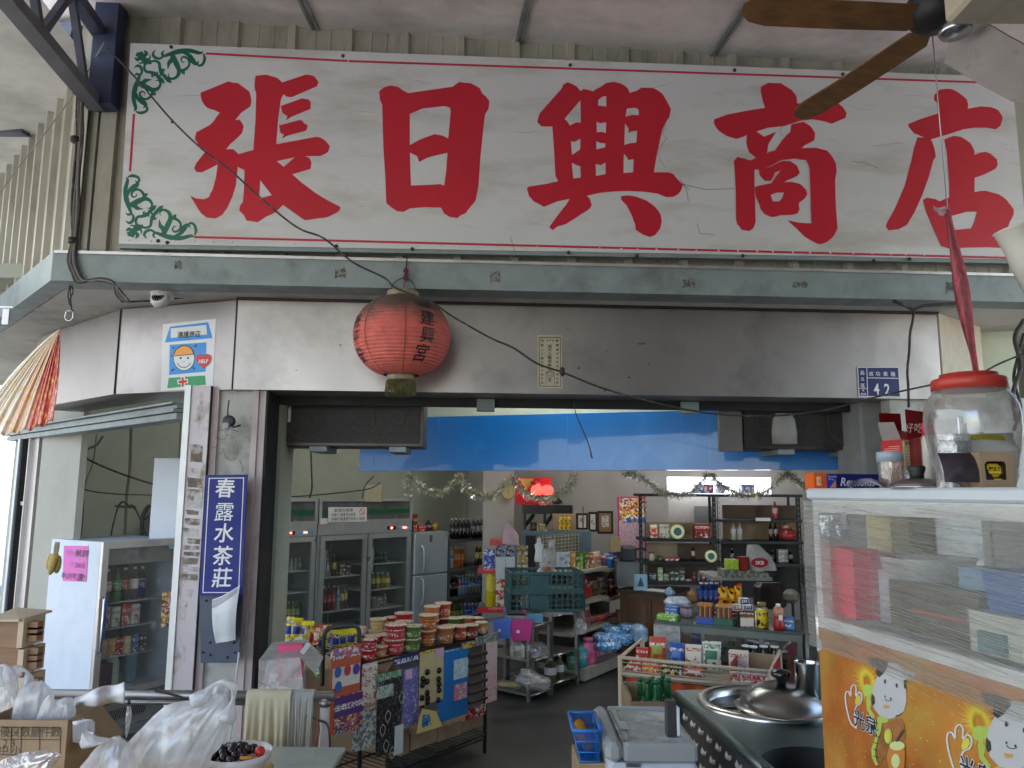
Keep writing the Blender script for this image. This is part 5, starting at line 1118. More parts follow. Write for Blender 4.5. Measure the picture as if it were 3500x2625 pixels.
for s_,x,y in(('優良數量件數',190,1462),('2 3 ',52,1530),('中 小',60,1575)):
    p_=f_(x,y);
    if len(s_)>5:
        for i,ch in enumerate(s_):
            p_=f_(28+i*62,1462);g.text(ch,.026,p_.x,p_.z,bY-.001,bold=.01)
    else:g.text(s_,.024,p_.x,p_.z,bY-.001)
g.build('printed_grid',mat('brown_print',(.12,.09,.06),.8),BX,W=True)
# stack of wooden crates at the far left edge
M_crate=mat('crate_wood',(.30,.17,.09),.6,var=.25,scale=5,stretch=(1,1,7));M_cratel=mat('crate_wood_light',(.56,.45,.32),.6,var=.1)
cz=[E_(0,705),E_(0,925),E_(0,1150)];Yc=2.6
for k,(y0,y1)in enumerate(((765,925),(925,1095),(1095,1400))):
    p0,p1=atY(*E_(-60,y1),Yc),atY(*E_(118,y0),Yc);t_=thing('wooden_crate',['topmost wooden crate of the stack at the left edge','middle wooden crate of the stack at the left edge','lowest wooden crate of the stack at the left edge'][k],'crate',((p0.x+p1.x)/2,Yc+.15,p0.z),0,'stacked wooden crates')
    g=MB();g.bx(p0.x,p1.x,Yc,Yc+.02,p0.z+.002,p1.z);g.bx(p0.x,p1.x-.02,Yc+.09,Yc+.11,p0.z+.002,p1.z);g.bx(p0.x,p1.x,Yc+.02,Yc+.09,p0.z+.002,p0.z+.014);g.build('panels',M_crate,t_,W=True)
    g=MB();g.bx(p1.x-.0,p1.x+.018,Yc-.004,Yc+.114,p0.z+.002,p1.z+(.012 if k==0 else-.004));
    g.build('end_board',M_cratel,t_,W=True)
    for j in range(3):zz=p0.z+.02+j*(p1.z-p0.z-.04)/2.4;MB().bx(p1.x+.018,p1.x+.05,Yc+.02,Yc+.05,zz,zz+.025).build('joint_peg',M_crate,t_,W=True)
p0=atY(*E_(-60,765),Yc);p1=atY(*E_(118,765),Yc)
g=MB();g.add([(p0.x,Yc-.02,p0.z+.005),(p1.x+.01,Yc-.02,p0.z+.005),(p1.x+.03,Yc+.13,p0.z+.013),(p0.x,Yc+.13,p0.z+.022),(p0.x,Yc-.02,p0.z+.012),(p1.x+.01,Yc-.02,p0.z+.012),(p1.x+.03,Yc+.13,p0.z+.02),(p0.x,Yc+.13,p0.z+.029)],[(0,1,2,3),(7,6,5,4),(0,4,5,1),(1,5,6,2),(2,6,7,3),(3,7,4,0)])
g.build('board_lid',M_cratel,label='pale plywood board lying on the top wooden crate',cat='board')
# plastic bags
def EE(L):return[E_(x,y)for x,y in L]
def handle(pts,Y,w0,m,root):g=MB();P_=spl([atY(*E_(x,y),Y)for x,y in pts],6);n_=len(P_); \
    g.tube(P_,w0,6,rs=[w0*(1+.5*math.sin(i*.35))*(1.2-.7*math.sin(math.pi*i/(n_-1)))for i in range(n_)]);return g.build('handle',m,root,W=True)
BB=thing('white_plastic_bag','big white plastic bag with upright handles, left of the grape bowl','plastic bag',atY(*E_(1000,1660),1.95))
sack(EE([(1325,1205),(1200,1240),(1060,1262),(960,1320),(870,1400),(780,1520),(680,1760)]),EE([(1385,1215),(1400,1260),(1400,1330),(1370,1420),(1330,1520),(1290,1600),(1240,1760)]),1.92,M_bagw,'bag_body',None,ratio=.42,pleat=.05,seed=3,n=110,rings=60,root=BB)
handle([(1180,1250),(1250,1215),(1310,1150),(1370,1130),(1430,1160),(1432,1220),(1415,1290),(1385,1370)],1.90,.013,M_bagw,BB)
handle([(1330,1230),(1345,1165),(1375,1150),(1395,1185),(1390,1260)],1.96,.010,M_bagw,BB)
g=MB()
for k,(x,y)in enumerate(((915,1365),(945,1350),(985,1330),(1000,1318))):p_=atY(*E_(x,y),1.78);
sack(EE([(700,1465),(650,1490),(590,1540),(530,1620),(450,1760)]),EE([(735,1465),(775,1500),(800,1560),(830,1640),(850,1760)]),1.82,M_bagw,'white_plastic_bag','small rounded white plastic bag between the cardboard box and the big bag',ratio=.5,seed=5)
sack(EE([(505,1440),(498,1480),(500,1520),(505,1540)]),EE([(525,1438),(600,1470),(680,1490),(560,1530)]),1.80,M_bagw,'white_plastic_bag','gathered white bag end sticking out to the left above the table',ratio=.6,seed=6)
LB=thing('white_plastic_bag','white plastic bag with looped handles at the left edge, in the cardboard box','plastic bag',atY(*E_(60,1370),2.05))
sack(EE([(-20,1030),(-40,1120),(-60,1240),(-60,1400)]),EE([(40,1120),(95,1210),(120,1290),(110,1400)]),2.08,M_bagw,'bag_body',None,seed=8,root=LB,ratio=.45)
handle([(5,1160),(-5,1080),(10,1030),(40,1045),(60,1100),(90,1200)],2.02,.014,M_bagw,LB)
handle([(75,1080),(110,1062),(150,1060),(170,1085),(172,1140),(150,1200)],2.04,.013,M_bagw,LB)
sack(EE([(215,1128),(160,1150),(120,1200),(90,1290),(75,1400)]),EE([(260,1125),(310,1180),(325,1240),(310,1320),(290,1400)]),2.03,M_bagw,'white_plastic_bag','puffed round white plastic bag in the middle of the cardboard box',ratio=.5,seed=9)
sack(EE([(300,1210),(270,1250),(240,1310),(210,1400)]),EE([(325,1215),(330,1250),(325,1320),(300,1400)]),1.99,M_bagw,'white_plastic_bag','narrow crumpled white bag leaning in the cardboard box',ratio=.5,seed=19)
sack(EE([(400,1225),(350,1250),(320,1310),(290,1400)]),EE([(440,1230),(462,1270),(460,1330),(440,1400)]),2.0,M_bagw,'white_plastic_bag','rounded white bag at the right end of the cardboard box',ratio=.6,seed=10)
M_wp=mat('thin_white_paper',(.72,.73,.76),.7,var=.03,bump=.2,bscale=12)
g=MB();g.sheet(lambda u,v:atY(*E_(455+310*u,1235-105*u**.8+(60+70*u)*v+8*math.sin(u*9+v*4)),2.02-.04*math.sin(v*3)+.02*math.sin(u*11)),24,12)
o=g.build('paper_roll',M_wp,label='roll of thin white paper bags pointing right above the box',cat='paper');s_=o.modifiers.new('t','SOLIDIFY');s_.thickness=.002
g=MB()
for k in range(6):g.sheet(lambda u,v,k=k:atY(*E_(445+(120+8*k%17)*u,1330+14*k+30*u+(110-30*u)*v+10*math.sin(u*3+k)),1.98-.012*k+.02*math.sin(u*5+k)),8,6)
g.build('paper_stack',M_wp,label='crumpled stack of thin white papers spilling over the side of the box',cat='paper')
sack(EE([(290,1545),(180,1560),(80,1590),(-20,1640),(-60,1740)]),EE([(372,1580),(350,1600),(330,1640),(290,1690),(250,1740)]),1.7,film('pinkish_bag_film',(.75,.68,.72),clear=.45,rough=.12,wr=20,bump=1,milk=.5),'clear_plastic_bag','shiny pinkish clear plastic bag lying at the bottom left corner',ratio=.4,seed=12)
# tilted clear acrylic box behind the cloth
AB=thing('clear_plastic_box','scratched clear plastic bin tipped open, with pink packets inside','box',atY(980,2350,3.9))
M_acr=film('scratched_acrylic',(.66,.68,.66),clear=.55,rough=.2,wr=9,bump=.3,milk=.7)
def face4(name,pts,Y,root,m,th=.003,f=E2):
    P_=[atY(*f(x,y),yy)for(x,y),yy in zip(pts,Y)];n_=(P_[1]-P_[0]).cross(P_[2]-P_[0]).normalized()*th
    return MB().add(P_+[p+n_ for p in P_],[(0,1,2,3),(7,6,5,4),(0,4,5,1),(1,5,6,2),(2,6,7,3),(3,7,4,0)]).build(name,m,root,W=True)
face4('front_panel',[(55,1205),(320,1205),(300,1015),(60,1035)],(3.8,3.8,3.8,3.8),AB,M_acr)
face4('top_panel',[(60,1035),(300,1015),(335,912),(135,935)],(3.8,3.8,4.0,4.0),AB,M_acr)
face4('lid_panel',[(300,1015),(385,1115),(435,1015),(335,912)],(3.78,3.7,3.8,3.95),AB,M_acr)
face4('back_panel',[(70,1205),(330,1205),(335,912),(135,935)],(4.05,4.05,4.0,4.0),AB,M_acr)
face4('price_label',[(300,985),(320,1000),(362,945),(338,930)],(3.74,3.72,3.8,3.82),AB,col('c8ccc8'))
p_=atY(*E2(240,1120),3.9);carton(p_.x,p_.y,p_.z-.02,.12,.04,.17,.1,col('d05070'),prnt('pinkpk',[('e05080',4),('f0a0b0',1)],20),'bright pink packet inside the clear plastic bin','packet','packet')
sack([E2(130,1110),E2(110,1160),E2(90,1230)],[E2(200,1100),E2(290,1150),E2(310,1230)],3.92,M_bagc,'clear_plastic_bag','crumpled clear bag at the bottom of the plastic bin',seed=31,ratio=.4)
g=MB();a,b=atY(*E2(310,1545),3.0),atY(*E2(590,1540),3.0);g.bx(a.x-.2,b.x-.02,2.6,3.02,a.z-.02,a.z,bev=.004);
g.build('glass_table_top',mat('pale_glass_edge',(.40,.45,.42),.15),label='pale glass table top edge beside the rail post at the bottom',cat='table top')
# ---------------------------------------------------------------- wrapped cabinet at the right
def K_(x,y):return 2700+x/2.765,1200+y/2.765
def R_(x,y):return 2750+x/1.6187,1600+y/1.6187
def C2(x,y):return 2100+x/2.949,2100+y/2.949
p=atY(2775,1680,2.3);q=atY(3500,1680,1.55);q0_=(p.x,p.y)
KB=Frame(p.x,p.y,math.atan2(q.y-p.y,q.x-p.x));ZT=1.765
zgb=(KB.at(2793,2136)[1]+KB.at(3490,2354)[1])/2;print('cabinet',p,q,'zgb',zgb,KB.at(2793,2136)[1],KB.at(3490,2354)[1])
CBT=thing('ice_cabinet','film-wrapped display cabinet with an orange cow sticker on its lower side','cabinet',KB.w(.5,0,-.3))
M_cabw=mat('cabinet_blue_white',(.62,.68,.72),.35,var=.03);M_cabf=mat('cabinet_frame',(.60,.60,.57),.4,var=.04)
W_=1.5
g=MB(KB.M);g.bx(-.012,W_,-.014,.62,ZT-.032,ZT,bev=.006);g.build('top_slab',M_cabw,CBT,W=True)
g=MB(KB.M);g.bx(0,W_,0,.6,0,zgb);g.build('lower_body',M_cabf,CBT,W=True)
g=MB(KB.M);g.bx(0,.03,0,.03,zgb,ZT-.033);g.bx(0,.03,.57,.6,zgb,ZT-.033);g.bx(.03,W_,0,.025,ZT-.07,ZT-.033);g.bx(.03,W_,0,.025,zgb,zgb+.03);g.bx(W_-.03,W_,.03,.6,zgb,ZT-.033);g.bx(.03,W_,.58,.6,zgb,ZT-.033)
g.build('frame',mat('cabinet_corner_white',(.72,.72,.69),.4,var=.03),CBT,W=True)
# stretch film, streaky
def streak(name,clear,tint):
    m=film(name,tint,clear=clear,rough=.2,wr=3,bump=.5,milk=.85);t_=m.node_tree;N,L=t_.nodes,t_.links
    nz=[n for n in N if n.type=='TEX_NOISE'][0];tc=[n for n in N if n.type=='TEX_COORD'][0]
    mp=N.new('ShaderNodeMapping');mp.inputs['Rotation'].default_value=(0,R(5),R(11));mp.inputs['Scale'].default_value=(6,1.2,38)
    L.new(tc.outputs['Object'],mp.inputs[0]);L.new(mp.outputs[0],nz.inputs[0]);nz.inputs['Detail'].default_value=7;nz.inputs['Distortion'].default_value=.5;nz.inputs['Roughness'].default_value=.7;return m
M_wrap=streak('stretch_film',.72,(.62,.63,.58))
g=MB(KB.M);g.sheet(lambda u,v:(-.016+(W_+.02)*u,-.022-.004*math.sin(u*60+v*4)*math.sin(v*3.14),zgb-.055+(ZT-.036-zgb+.055)*v),60,12)
g.build('stretch_film',M_wrap,CBT,W=True)
g=MB(KB.M);rr=random.Random(5)
for k in range(46):
    z=zgb-.04+rr.random()*(ZT-zgb);u0=rr.uniform(-.01,.5);L_=rr.uniform(.25,1.0);sl=rr.uniform(-.03,-.11)
    g.tube([(u0+L_*i/5,-.0275-.0006*rr.random(),min(z+sl*L_*i/5+.002*rr.random(),ZT-.04))for i in range(6)],.0008,3)
g.build('film_crease',film('film_crease_m',(.70,.70,.64),clear=.35,rough=.3,wr=5,milk=.9),CBT,W=True)
# things inside
def inside(x0,y0,x1,y1,d,m,label,name='carton',th=.08,cat='box',tap=0):
    a,b=KB.at(*R_(x0,y1),-d),KB.at(*R_(x1,y0),-d);zb_=max(a[1],zgb+.032);g=MB(KB.M)
    u0,u1,z0,z1=a[0],b[0],zb_,min(b[1],ZT-.075);vs=[(u0+tap,d,z0),(u1-tap,d,z0),(u1-tap,d+th,z0),(u0+tap,d+th,z0),(u0,d,z1),(u1,d,z1),(u1,d+th,z1),(u0,d+th,z1)]
    g.add(vs,[(3,2,1,0),(4,5,6,7),(0,1,5,4),(1,2,6,5),(2,3,7,6),(3,0,4,7)]);return g.build(name,m,label=label,cat=cat)
inside(140,450,265,900,.05,col('f01850'),'bright pink box behind the stretch film')
inside(268,470,365,880,.10,col('c85070'),'dull rose box standing beside the bright pink one behind the film')
inside(355,250,470,560,.22,col('d8cc98'),'tall cream box behind the stretch film')
inside(470,270,590,560,.28,col('857858'),'khaki box beside the tall cream box behind the film')
inside(370,570,500,960,.12,col('c8ccd2'),'pale blue-white carton with a thin frame behind the film')
inside(500,700,960,1200,.10,col('5f5344'),'large dark brown carton under the white tub behind the film',th=.2)
inside(1000,590,1260,860,.10,col('2a6cb4'),'blue plastic tub at the right behind the film',th=.15,name='plastic_tub',cat='tub',tap=.02)
inside(860,560,1000,700,.16,col('8ab0cc'),'pale blue box left of the blue tub behind the film')
inside(930,860,1300,1100,.06,col('d8d8c8'),'white tray below the blue tub behind the film',name='tray',cat='tray')
inside(960,930,1100,1010,.05,col('508088'),'teal printed packet on the white tray behind the film',th=.01,name='packet',cat='packet')
g=MB(KB.M);a,b=KB.at(*R_(590,790),-.095),KB.at(*R_(880,812),-.095);g.bx(a[0],b[0],.094,.0975,b[1]-.012,a[1]);g.build('red_print',col('d04030'),label='thin red stripe of tape across the dark brown carton',cat='tape')
a,b=KB.at(*R_(410,480),-.16),KB.at(*R_(760,700),-.16);cx_=(a[0]+b[0])/2;r_=(b[0]-a[0])/2;wv_=KB.w(cx_,b[1],-.22)
MB().lathe([(r_*.8,0),(r_*.98,a[1]-b[1]),(r_*1.04,a[1]-b[1]+.004),(r_*.9,a[1]-b[1]),(r_*.75,.01),(0,.01)],wv_.x,wv_.y,wv_.z,30).build('white_tub',col('e2e2de'),label='round white tub standing on the dark brown carton behind the film',cat='tub')
sack([R_(90,260),R_(85,330),R_(110,390),R_(200,400)],[R_(230,240),R_(245,300),R_(260,360),R_(240,400)],2.10,M_bagc,'clear_plastic_bag','crumpled clear bag at the top left behind the stretch film',seed=21,ratio=.3)
# lower sticker with the cow
M_art=mat('orange_sticker',(.46,.13,.02),.35,var=.35,scale=5,stain=(.50,.33,.05),sscale=3.5,slo=.42,shi=.7)
g=MB(KB.M);g.bx(.004,W_,-.004,-.0005,.02,zgb-.002);g.build('orange_sticker',M_art,CBT,W=True)
g=MB(KB.M)
for k in range(420):
    u,z=rr.uniform(.02,1.2),rr.uniform(.8,zgb-.02);s_=rr.choice((.0008,.0011,.002));g.box(u,-.0046,z,s_,.0006,s_,M=None)
g.build('sparkle_dots',mat('sparkle',(.8,.62,.3),.5),CBT,W=True)
e1,e2=KB.at(*R_(458,1180)),KB.at(*R_(1132,1415));DU,DZ=e2[0]-e1[0],e2[1]-e1[1];print('cow step',DU,DZ)
M_cowg=mat('cow_grey_white',(.55,.56,.56),.5,var=.04);M_cowd=mat('cow_dark',(.05,.045,.04),.5,var=.1);M_lime=mat('lime_print',(.45,.60,.10),.5);M_lime2=mat('lime_pale',(.62,.70,.30),.5);M_canp=mat('can_orange',(.60,.22,.03),.5,var=.2)
def art(du,dz,clipu=0):
    n=[0]
    def P(pts,m,name,k):
        n[0]+=1;q=[KB.at(*R_(x,y))for x,y in pts];q=[(max(u+du,clipu),z+dz)for u,z in q]
        MB(KB.M).poly(q,y=-.0046-.0005*k-.00003*n[0]).build(name,m,CBT,W=True)
    g=MB(KB.M);c=KB.at(*R_(355,1185))
    for i in range(64):
        a_=i*2*math.pi/64;l=.055+.012*math.sin(i*2.3);u,z=c[0]+du,c[1]+dz
        g.add([(u+.012*math.cos(a_)-.0020*math.sin(a_),-.0050,z+.014*math.sin(a_)+.0020*math.cos(a_)),(u+.012*math.cos(a_)+.0020*math.sin(a_),-.0050,z+.014*math.sin(a_)-.0020*math.cos(a_)),(u+l*math.cos(a_),-.0050,z+l*math.sin(a_))],[(0,1,2)])
    g.build('firework_rays',mat('ray_yellow',(.80,.60,.05),.5),CBT,W=True)
    P([(330,1210),(355,1195),(390,1205),(385,1245),(360,1268),(335,1255)],M_lime,'lime_flower',1)
    P([(350,1280),(365,1260),(380,1290),(372,1330),(400,1372),(385,1385),(355,1340)],M_lime,'lime_stem',1)
    P([(383,1270),(392,1200),(415,1150),(440,1095),(480,1075),(520,1080),(555,1110),(572,1165),(572,1230),(575,1290),(560,1345),(520,1380),(480,1388),(430,1375),(395,1330)],M_cowg,'cow_face',2)
    P([(362,1045),(410,1050),(470,1068),(475,1095),(450,1135),(425,1158),(408,1140),(410,1105),(380,1090)],M_cowd,'cow_patch',3)
    P([(383,1245),(400,1265),(402,1300),(390,1315),(381,1290)],M_cowd,'cow_patch',3);P([(510,1382),(520,1366),(545,1362),(550,1352)],M_cowd,'cow_patch',3);P([(560,1175),(574,1170),(574,1225),(563,1215)],M_cowd,'cow_patch',3)
    P([(565,1118),(600,1125),(628,1135),(618,1160),(590,1172),(570,1155)],M_cowg,'cow_ear',2);P([(585,1133),(612,1140),(600,1158)],mat('ear_shade',(.35,.33,.32),.6),'cow_ear',4)
    for x in(458,523):P(circ(x,1180+(x-458)*.34,6,13,12),M_cowd,'eye',4)
    for x in(458,490):P(circ(x,1263+(x-458)*.34,4,6,8),M_cowd,'nostril',4)
    P(arc(478,1270,22,20,25,165,4),M_cowd,'nose',4)
    P([(448,1310),(465,1312),(482,1312),(476,1328),(460,1332),(450,1325)],mat('mouth_orange',(.70,.36,.08),.5),'mouth',4)
    P([(415,1375),(440,1372),(480,1392),(470,1405),(440,1410),(436,1450),(415,1510),(402,1560),(408,1610),(422,1640),(405,1645),(385,1600),(382,1550),(400,1500),(412,1440)],M_lime,'scarf',3)
    P([(440,1408),(480,1400),(540,1380),(565,1420),(570,1500),(520,1530),(450,1600),(425,1640),(410,1600),(408,1560),(420,1510),(440,1450)],mat('cow_body_brown',(.36,.15,.04),.6,var=.3,scale=20),'cow_body',1)
    for k in range(6):P([(395+k%2*3,1590-k*38),(430-k,1600-k*38),(429-k,1604-k*38),(394,1594-k*38)],M_cowd,'scarf_stitch',6)
    P([(490,1510),(570,1560),(568,1640),(560,1690),(490,1690),(468,1600)],M_canp,'can',4);P(circ(528,1535,42,26,18),M_lime2,'can_top',5);P(circ(520,1620,24,40,18),M_lime2,'lime_slice',6)
    P(circ(478,1482,22,42,16),M_lime,'lime_slice',5);P(circ(475,1482,15,32,16),mat('lime_yellow',(.72,.66,.08),.5),'lime_slice',6)
    P([(520,1510),(535,1480),(565,1442),(568,1450),(545,1485),(530,1515)],M_cowd,'straw',6)
    g=MB(KB.M);hand=spl([(x,y,0)for x,y in((300,1440),(268,1410),(250,1350),(238,1280),(242,1240),(258,1238),(268,1262),(270,1215),(285,1198),(298,1215),(297,1260),(315,1240),(330,1262),(322,1300),(298,1320),(290,1370),(300,1440))],5)
    g.tube([((KB.at(*R_(v.x,v.y))[0]+du),-.0062,KB.at(*R_(v.x,v.y))[1]+dz)for v in hand],.0022,5);g.build('hand_outline',M_white,CBT,W=True)
    P([(292,1290),(300,1258),(318,1255),(325,1275),(315,1300),(295,1310)],mat('lime_yellow',(.72,.66,.08),.5),'lime_drop',3)
    g=MB(KB.M);u,z=KB.at(*R_(352,1448));g.text('光泉',.050,u+du,z+dz,-.0075,bold=.045);g.build('lettering_edge',M_white,CBT,W=True)
    g=MB(KB.M);g.text('光泉',.050,u+du,z+dz,-.0082,bold=.012);g.build('lettering',M_ink,CBT,W=True)
art(0,0);art(DU,DZ)
g=MB(KB.M);u,z=KB.at(*R_(90,975));g.poly([(u-.012,z-.022),(u+.012,z-.012),(u+.014,z+.012),(u-.012,z+.022)],y=-.0055);g.build('cow_ear',M_cowg,CBT,W=True)
# ---- items on top of the cabinet
def ontop(px,d):u,_=KB.at(px,1660,-d);w3=KB.w(u,ZT,-d);return w3
def pxr(n_,Y):return n_*Y/FPX*1.03
# foil box
a=ontop(K_(290,0)[0],.10);FB=thing('foil_box','orange and blue kitchen foil box at the left end of the cabinet top','box',(a.x-.02,a.y,ZT),R(9));L_=.30;s_=.048
g=MB();g.bx(.0,L_,0,.05,.001,s_,bev=.002);g.build('carton',col('1c2070'),FB)
g=MB();g.bx(-.001,.045,-.002,.052,0,s_+.001);g.build('orange_end',col('e8641c'),FB)
g=MB();g.bx(.008,.022,-.004,-.002,.010,.038);g.build('price_tag',col('f0d8b8'),FB);g=MB();g.text('200',.010,0,0,0,M=Matrix.Translation((.0155,-.0045,.0235))@Matrix.Rotation(R(-90),4,'Y')@Matrix.Translation((0,0,-.004)));g.build('price_lettering',col('c05020'),FB)
g=MB();g.bx(.042,.072,-.0045,-.002,.003,s_-.003);g.build('blue_badge',col('2040b0'),FB)
g=MB();g.poly([(.050,.004),(.072,.004),(.072,.030)],y=-.005);g.build('badge_corner',col('d8906c'),FB)
g=MB();g.text('Reynolds',.036,.088,.010,-.003,bold=.02,cx=False,sh=.25,sx=.92);g.text('Reynolds',.0085,.045,.036,-.0052,cx=False,sh=.2);g.text('Wrap',.0085,.046,.028,-.0052,cx=False,sh=.2)
g.build('lettering',col('d8dce8'),FB)
# napkins
g=MB()
for k in range(5):g.sheet(lambda u,v,k=k:tuple(ontop(K_(525+345*u,0)[0],.05+.03*v)+Vector((0,-.012,.002+.003*k+(.022-.002*k)*math.sin(math.pi*u)*(1-v*.4)*(1 if u>.25 else .8)))),14,6)
g.build('paper_napkins',mat('lilac_white_paper',(.62,.63,.74),.7,var=.04),label='folded lilac-white paper napkins in front of the foil box',cat='napkins')
# toothpick jar
a=ontop(K_(960,0)[0],.10);Yj=a.y;r_=pxr(41,Yj);h_=pxr(120,Yj)
TJ=thing('toothpick_jar','clear plastic jar of toothpicks with a blue-grey screw lid','jar',a)
MB().lathe([(r_*.86,0),(r_*.88,h_*.02),(r_*.90,h_*.72),(r_*.9,h_*.74)],n=26).build('jar_body',film('jar_plastic',(.7,.72,.72),clear=.62,rough=.08,wr=20,bump=.2,milk=.5),TJ)
g=MB();prof=[(r_,h_*.72),(r_,h_*.97),(r_*.93,h_),(0,h_)];g.lathe(prof,n=40);g.build('lid',mat('blue_grey_lid',(.34,.42,.48),.3,var=.03),TJ)
g=MB()
for k in range(26):a_,b_=rnd.uniform(0,6.28),rnd.uniform(0,6.28);g.tube([(r_*.6*math.cos(a_),r_*.6*math.sin(a_),.004),(r_*.7*math.cos(b_),r_*.7*math.sin(b_),h_*rnd.uniform(.55,.66))],.0011,4)
g.build('toothpicks',mat('pale_bamboo',(.55,.42,.24),.6),TJ)
a=ontop(K_(1175,0)[0],.15);r_=pxr(36,a.y);h_=pxr(62,a.y);SJ=thing('small_jar','small clear jar behind the dark pot lid','jar',a)
MB().lathe([(r_,0),(r_,h_*.75),(r_*.9,h_*.85)],n=24).build('jar_body',MC['jar_plastic'],SJ);MB().lathe([(r_*.98,h_*.82),(r_*.98,h_),(0,h_)],n=24).build('lid',film('jar_lid_clear',(.8,.76,.7),clear=.4,milk=.6),SJ);MB().lathe([(r_*.8,.004),(r_*.8,h_*.25),(0,h_*.25)],n=20).build('red_sauce',col('8c1420'),SJ)
a=ontop(K_(1205,0)[0],.03);r_=pxr(83,a.y);PL=thing('pot_lid','dark domed pot lid with a black knob lying on the cabinet top','lid',a)
MB().lathe([(r_,.004),(r_*1.0,.009),(r_*.8,.017),(r_*.4,.023),(0,.025)],n=36).build('dome',mat('brown_steel',(.20,.17,.15),.35,.6),PL);MB().lathe([(r_*.96,0),(r_*1.01,.002),(r_*1.01,.0045),(r_*.96,.005)],n=36).build('rim',M_steelb,PL)
MB().lathe([(.017,.024),(.016,.034),(.020,.044),(.021,.052),(.014,.056),(0,.056)],n=22).build('knob',M_black,PL)
# cartons with flaps
def oncarton(px,d,w_,dp,h,rz,ms,label,flaps):
    a=ontop(px,d);t_=thing('open_carton',label,'carton',a,rz)
    g=MB();g.bx(0,w_,0,.001,0,h);g.bx(0,w_,dp,dp+.001,0,h);g.bx(w_-.001,w_,.0015,dp-.0005,0,h);g.build('carton_body',ms[0],t_)
    MB().bx(-.001,0,0,dp,0,h).build('carton_side',ms[1],t_)
    MB().bx(w_*.05,w_*.95,-.0012,-.0002,h*.03,h*.97).build('front_panel',ms[2],t_)
    for k,f in enumerate(flaps):g=MB();g.add(f,[(0,1,2,3),(3,2,1,0)]if len(f)==4 else[(0,1,2)]);g.build('flap',ms[3+k%(len(ms)-3)],t_)
    return t_
hA=pxr(170,2.1)
t_=oncarton(K_(1080,0)[0],.20,.065,.085,hA,R(12),[col('d89050'),col('b81c1c'),col('e8dcb4'),col('8c8480'),col('8c1018'),col('c83838')],'tall red and cream open carton with its flaps up, behind the toothpick jar',
    [[(-.001,0,hA),(-.001,.08,hA),(-.012,.08,hA+.055),(-.012,.01,hA+.05)],[(0,.085,hA),(.075,.085,hA),(.075,.088,hA+.085),(.0,.088,hA+.085)],[(0,0,hA),(.064,0,hA),(.055,.035,hA+.028),(.010,.035,hA+.028)]])
g=MB()
for k in range(24):z=hA*(.86-.03*k);g.bx(.008,rnd.uniform(.045,.058),-.0018,-.0012,z,z+.0012)
g.build('small_print',col('6a5a48'),t_);g=MB();g.text('旨意品質',.012,.033,hA*.89,-.002,bold=.03);g.build('lettering',M_ink,t_)
g=MB()
for k in range(16):z=hA*(.86-.04*k);g.bx(-.0016,-.001,.008,rnd.uniform(.05,.078),z,z+.0012)
g.build('small_print',col('f0c8b8'),t_)
t_=oncarton(K_(1262,0)[0],.22,.10,.07,hA*1.02,R(4),[col('c89878'),col('6a1014'),col('e8d4b0'),col('701016')],'second red carton with a raised dark red flap left of the big jar',[[(-.02,.03,hA),(.07,.03,hA),(.07,.032,hA+.075),(-.02,.032,hA+.085)]])
g=MB();g.text('好吃',.030,.0,hA+.02,.028,sh=.1);g.build('lettering',col('e8c8b8'),t_)
a=ontop(K_(1335,0)[0],.16);r_=pxr(20,a.y);SB=thing('seasoning_bottle','white seasoning bottle with a bright red cap beside the big jar','bottle',a);h_=pxr(216,a.y)
MB().lathe([(r_,0),(r_,h_*.72),(r_*.9,h_*.78),(r_*.75,h_*.81)],n=20).build('bottle_body',mat('milky_plastic',(.58,.54,.48),.3,var=.05),SB);MB().lathe([(r_*.88,h_*.81),(r_*.88,h_*.99),(r_*.8,h_),(0,h_)],n=18).build('cap',col('e01828'),SB)
# big jar with red lid
a=ontop(K_(1767,0)[0],.20);Yj=a.y;s_=Yj/FPX/2.765*1.03;JX,JY=a.x,a.y;print('jar',a,s_*397)
BJ=thing('big_plastic_jar','big dusty clear plastic jar with a red screw lid on the cabinet top','jar',a)
pr=[(285,1275),(300,1262),(330,1180),(348,1050),(378,900),(396,760),(397,640),(385,540),(350,460),(318,420),(308,385)]
MB().lathe([(x*s_,(1290-y)*s_)for x,y in pr],n=48).build('jar_body',film('dusty_jar',(.55,.54,.50),clear=.60,rough=.14,wr=9,bump=.2,milk=.62),BJ)
MB().lathe([((315)*s_,(1290-388)*s_),(315*s_,(1290-300)*s_),(300*s_,(1290-284)*s_),(245*s_,(1290-280)*s_),(240*s_,(1290-240)*s_),(0,(1290-238)*s_)],n=48).build('lid',mat('worn_red_lid',(.55,.05,.035),.35,var=.12,scale=20),BJ)
g=MB();rr=random.Random(8)
for k in range(9):
    x,y=rr.uniform(-.05,.05),rr.uniform(-.05,.05);h_=rr.uniform(.10,.17);g.box(x,y,.01,.035,.012,h_,rz=rr.uniform(0,3),bev=.004)
g.build('silver_sachets',mat('silver_sachet',(.60,.62,.66),.25,.7,var=.2,scale=25,bump=.4,bscale=40),BJ)
# stack of clear cups in film
a=ontop(K_(1560,0)[0],.055);r_=pxr(48,a.y);CP=thing('wrapped_cups','stack of clear plastic cups wrapped in film, in front of the big jar','cups',a)
pf_=[];
for k in range(12):z=.012+k*.0085;pf_+=[(r_*(.90+.01*(k%2)),z),(r_*1.0,z+.004)]
MB().lathe(pf_,n=30).build('cup_stack',film('cup_clear',(.72,.73,.70),clear=.42,rough=.1,wr=30,bump=.4,milk=.55),CP)
g=MB();g.sheet(lambda u,v:(r_*1.08*math.cos(u*6.283)*(1+.06*math.sin(u*31+v*6)),r_*1.08*math.sin(u*6.283)*(1+.06*math.sin(u*31+v*6)),.125*v),60,14);g.build('film_wrap',M_bagc,CP)
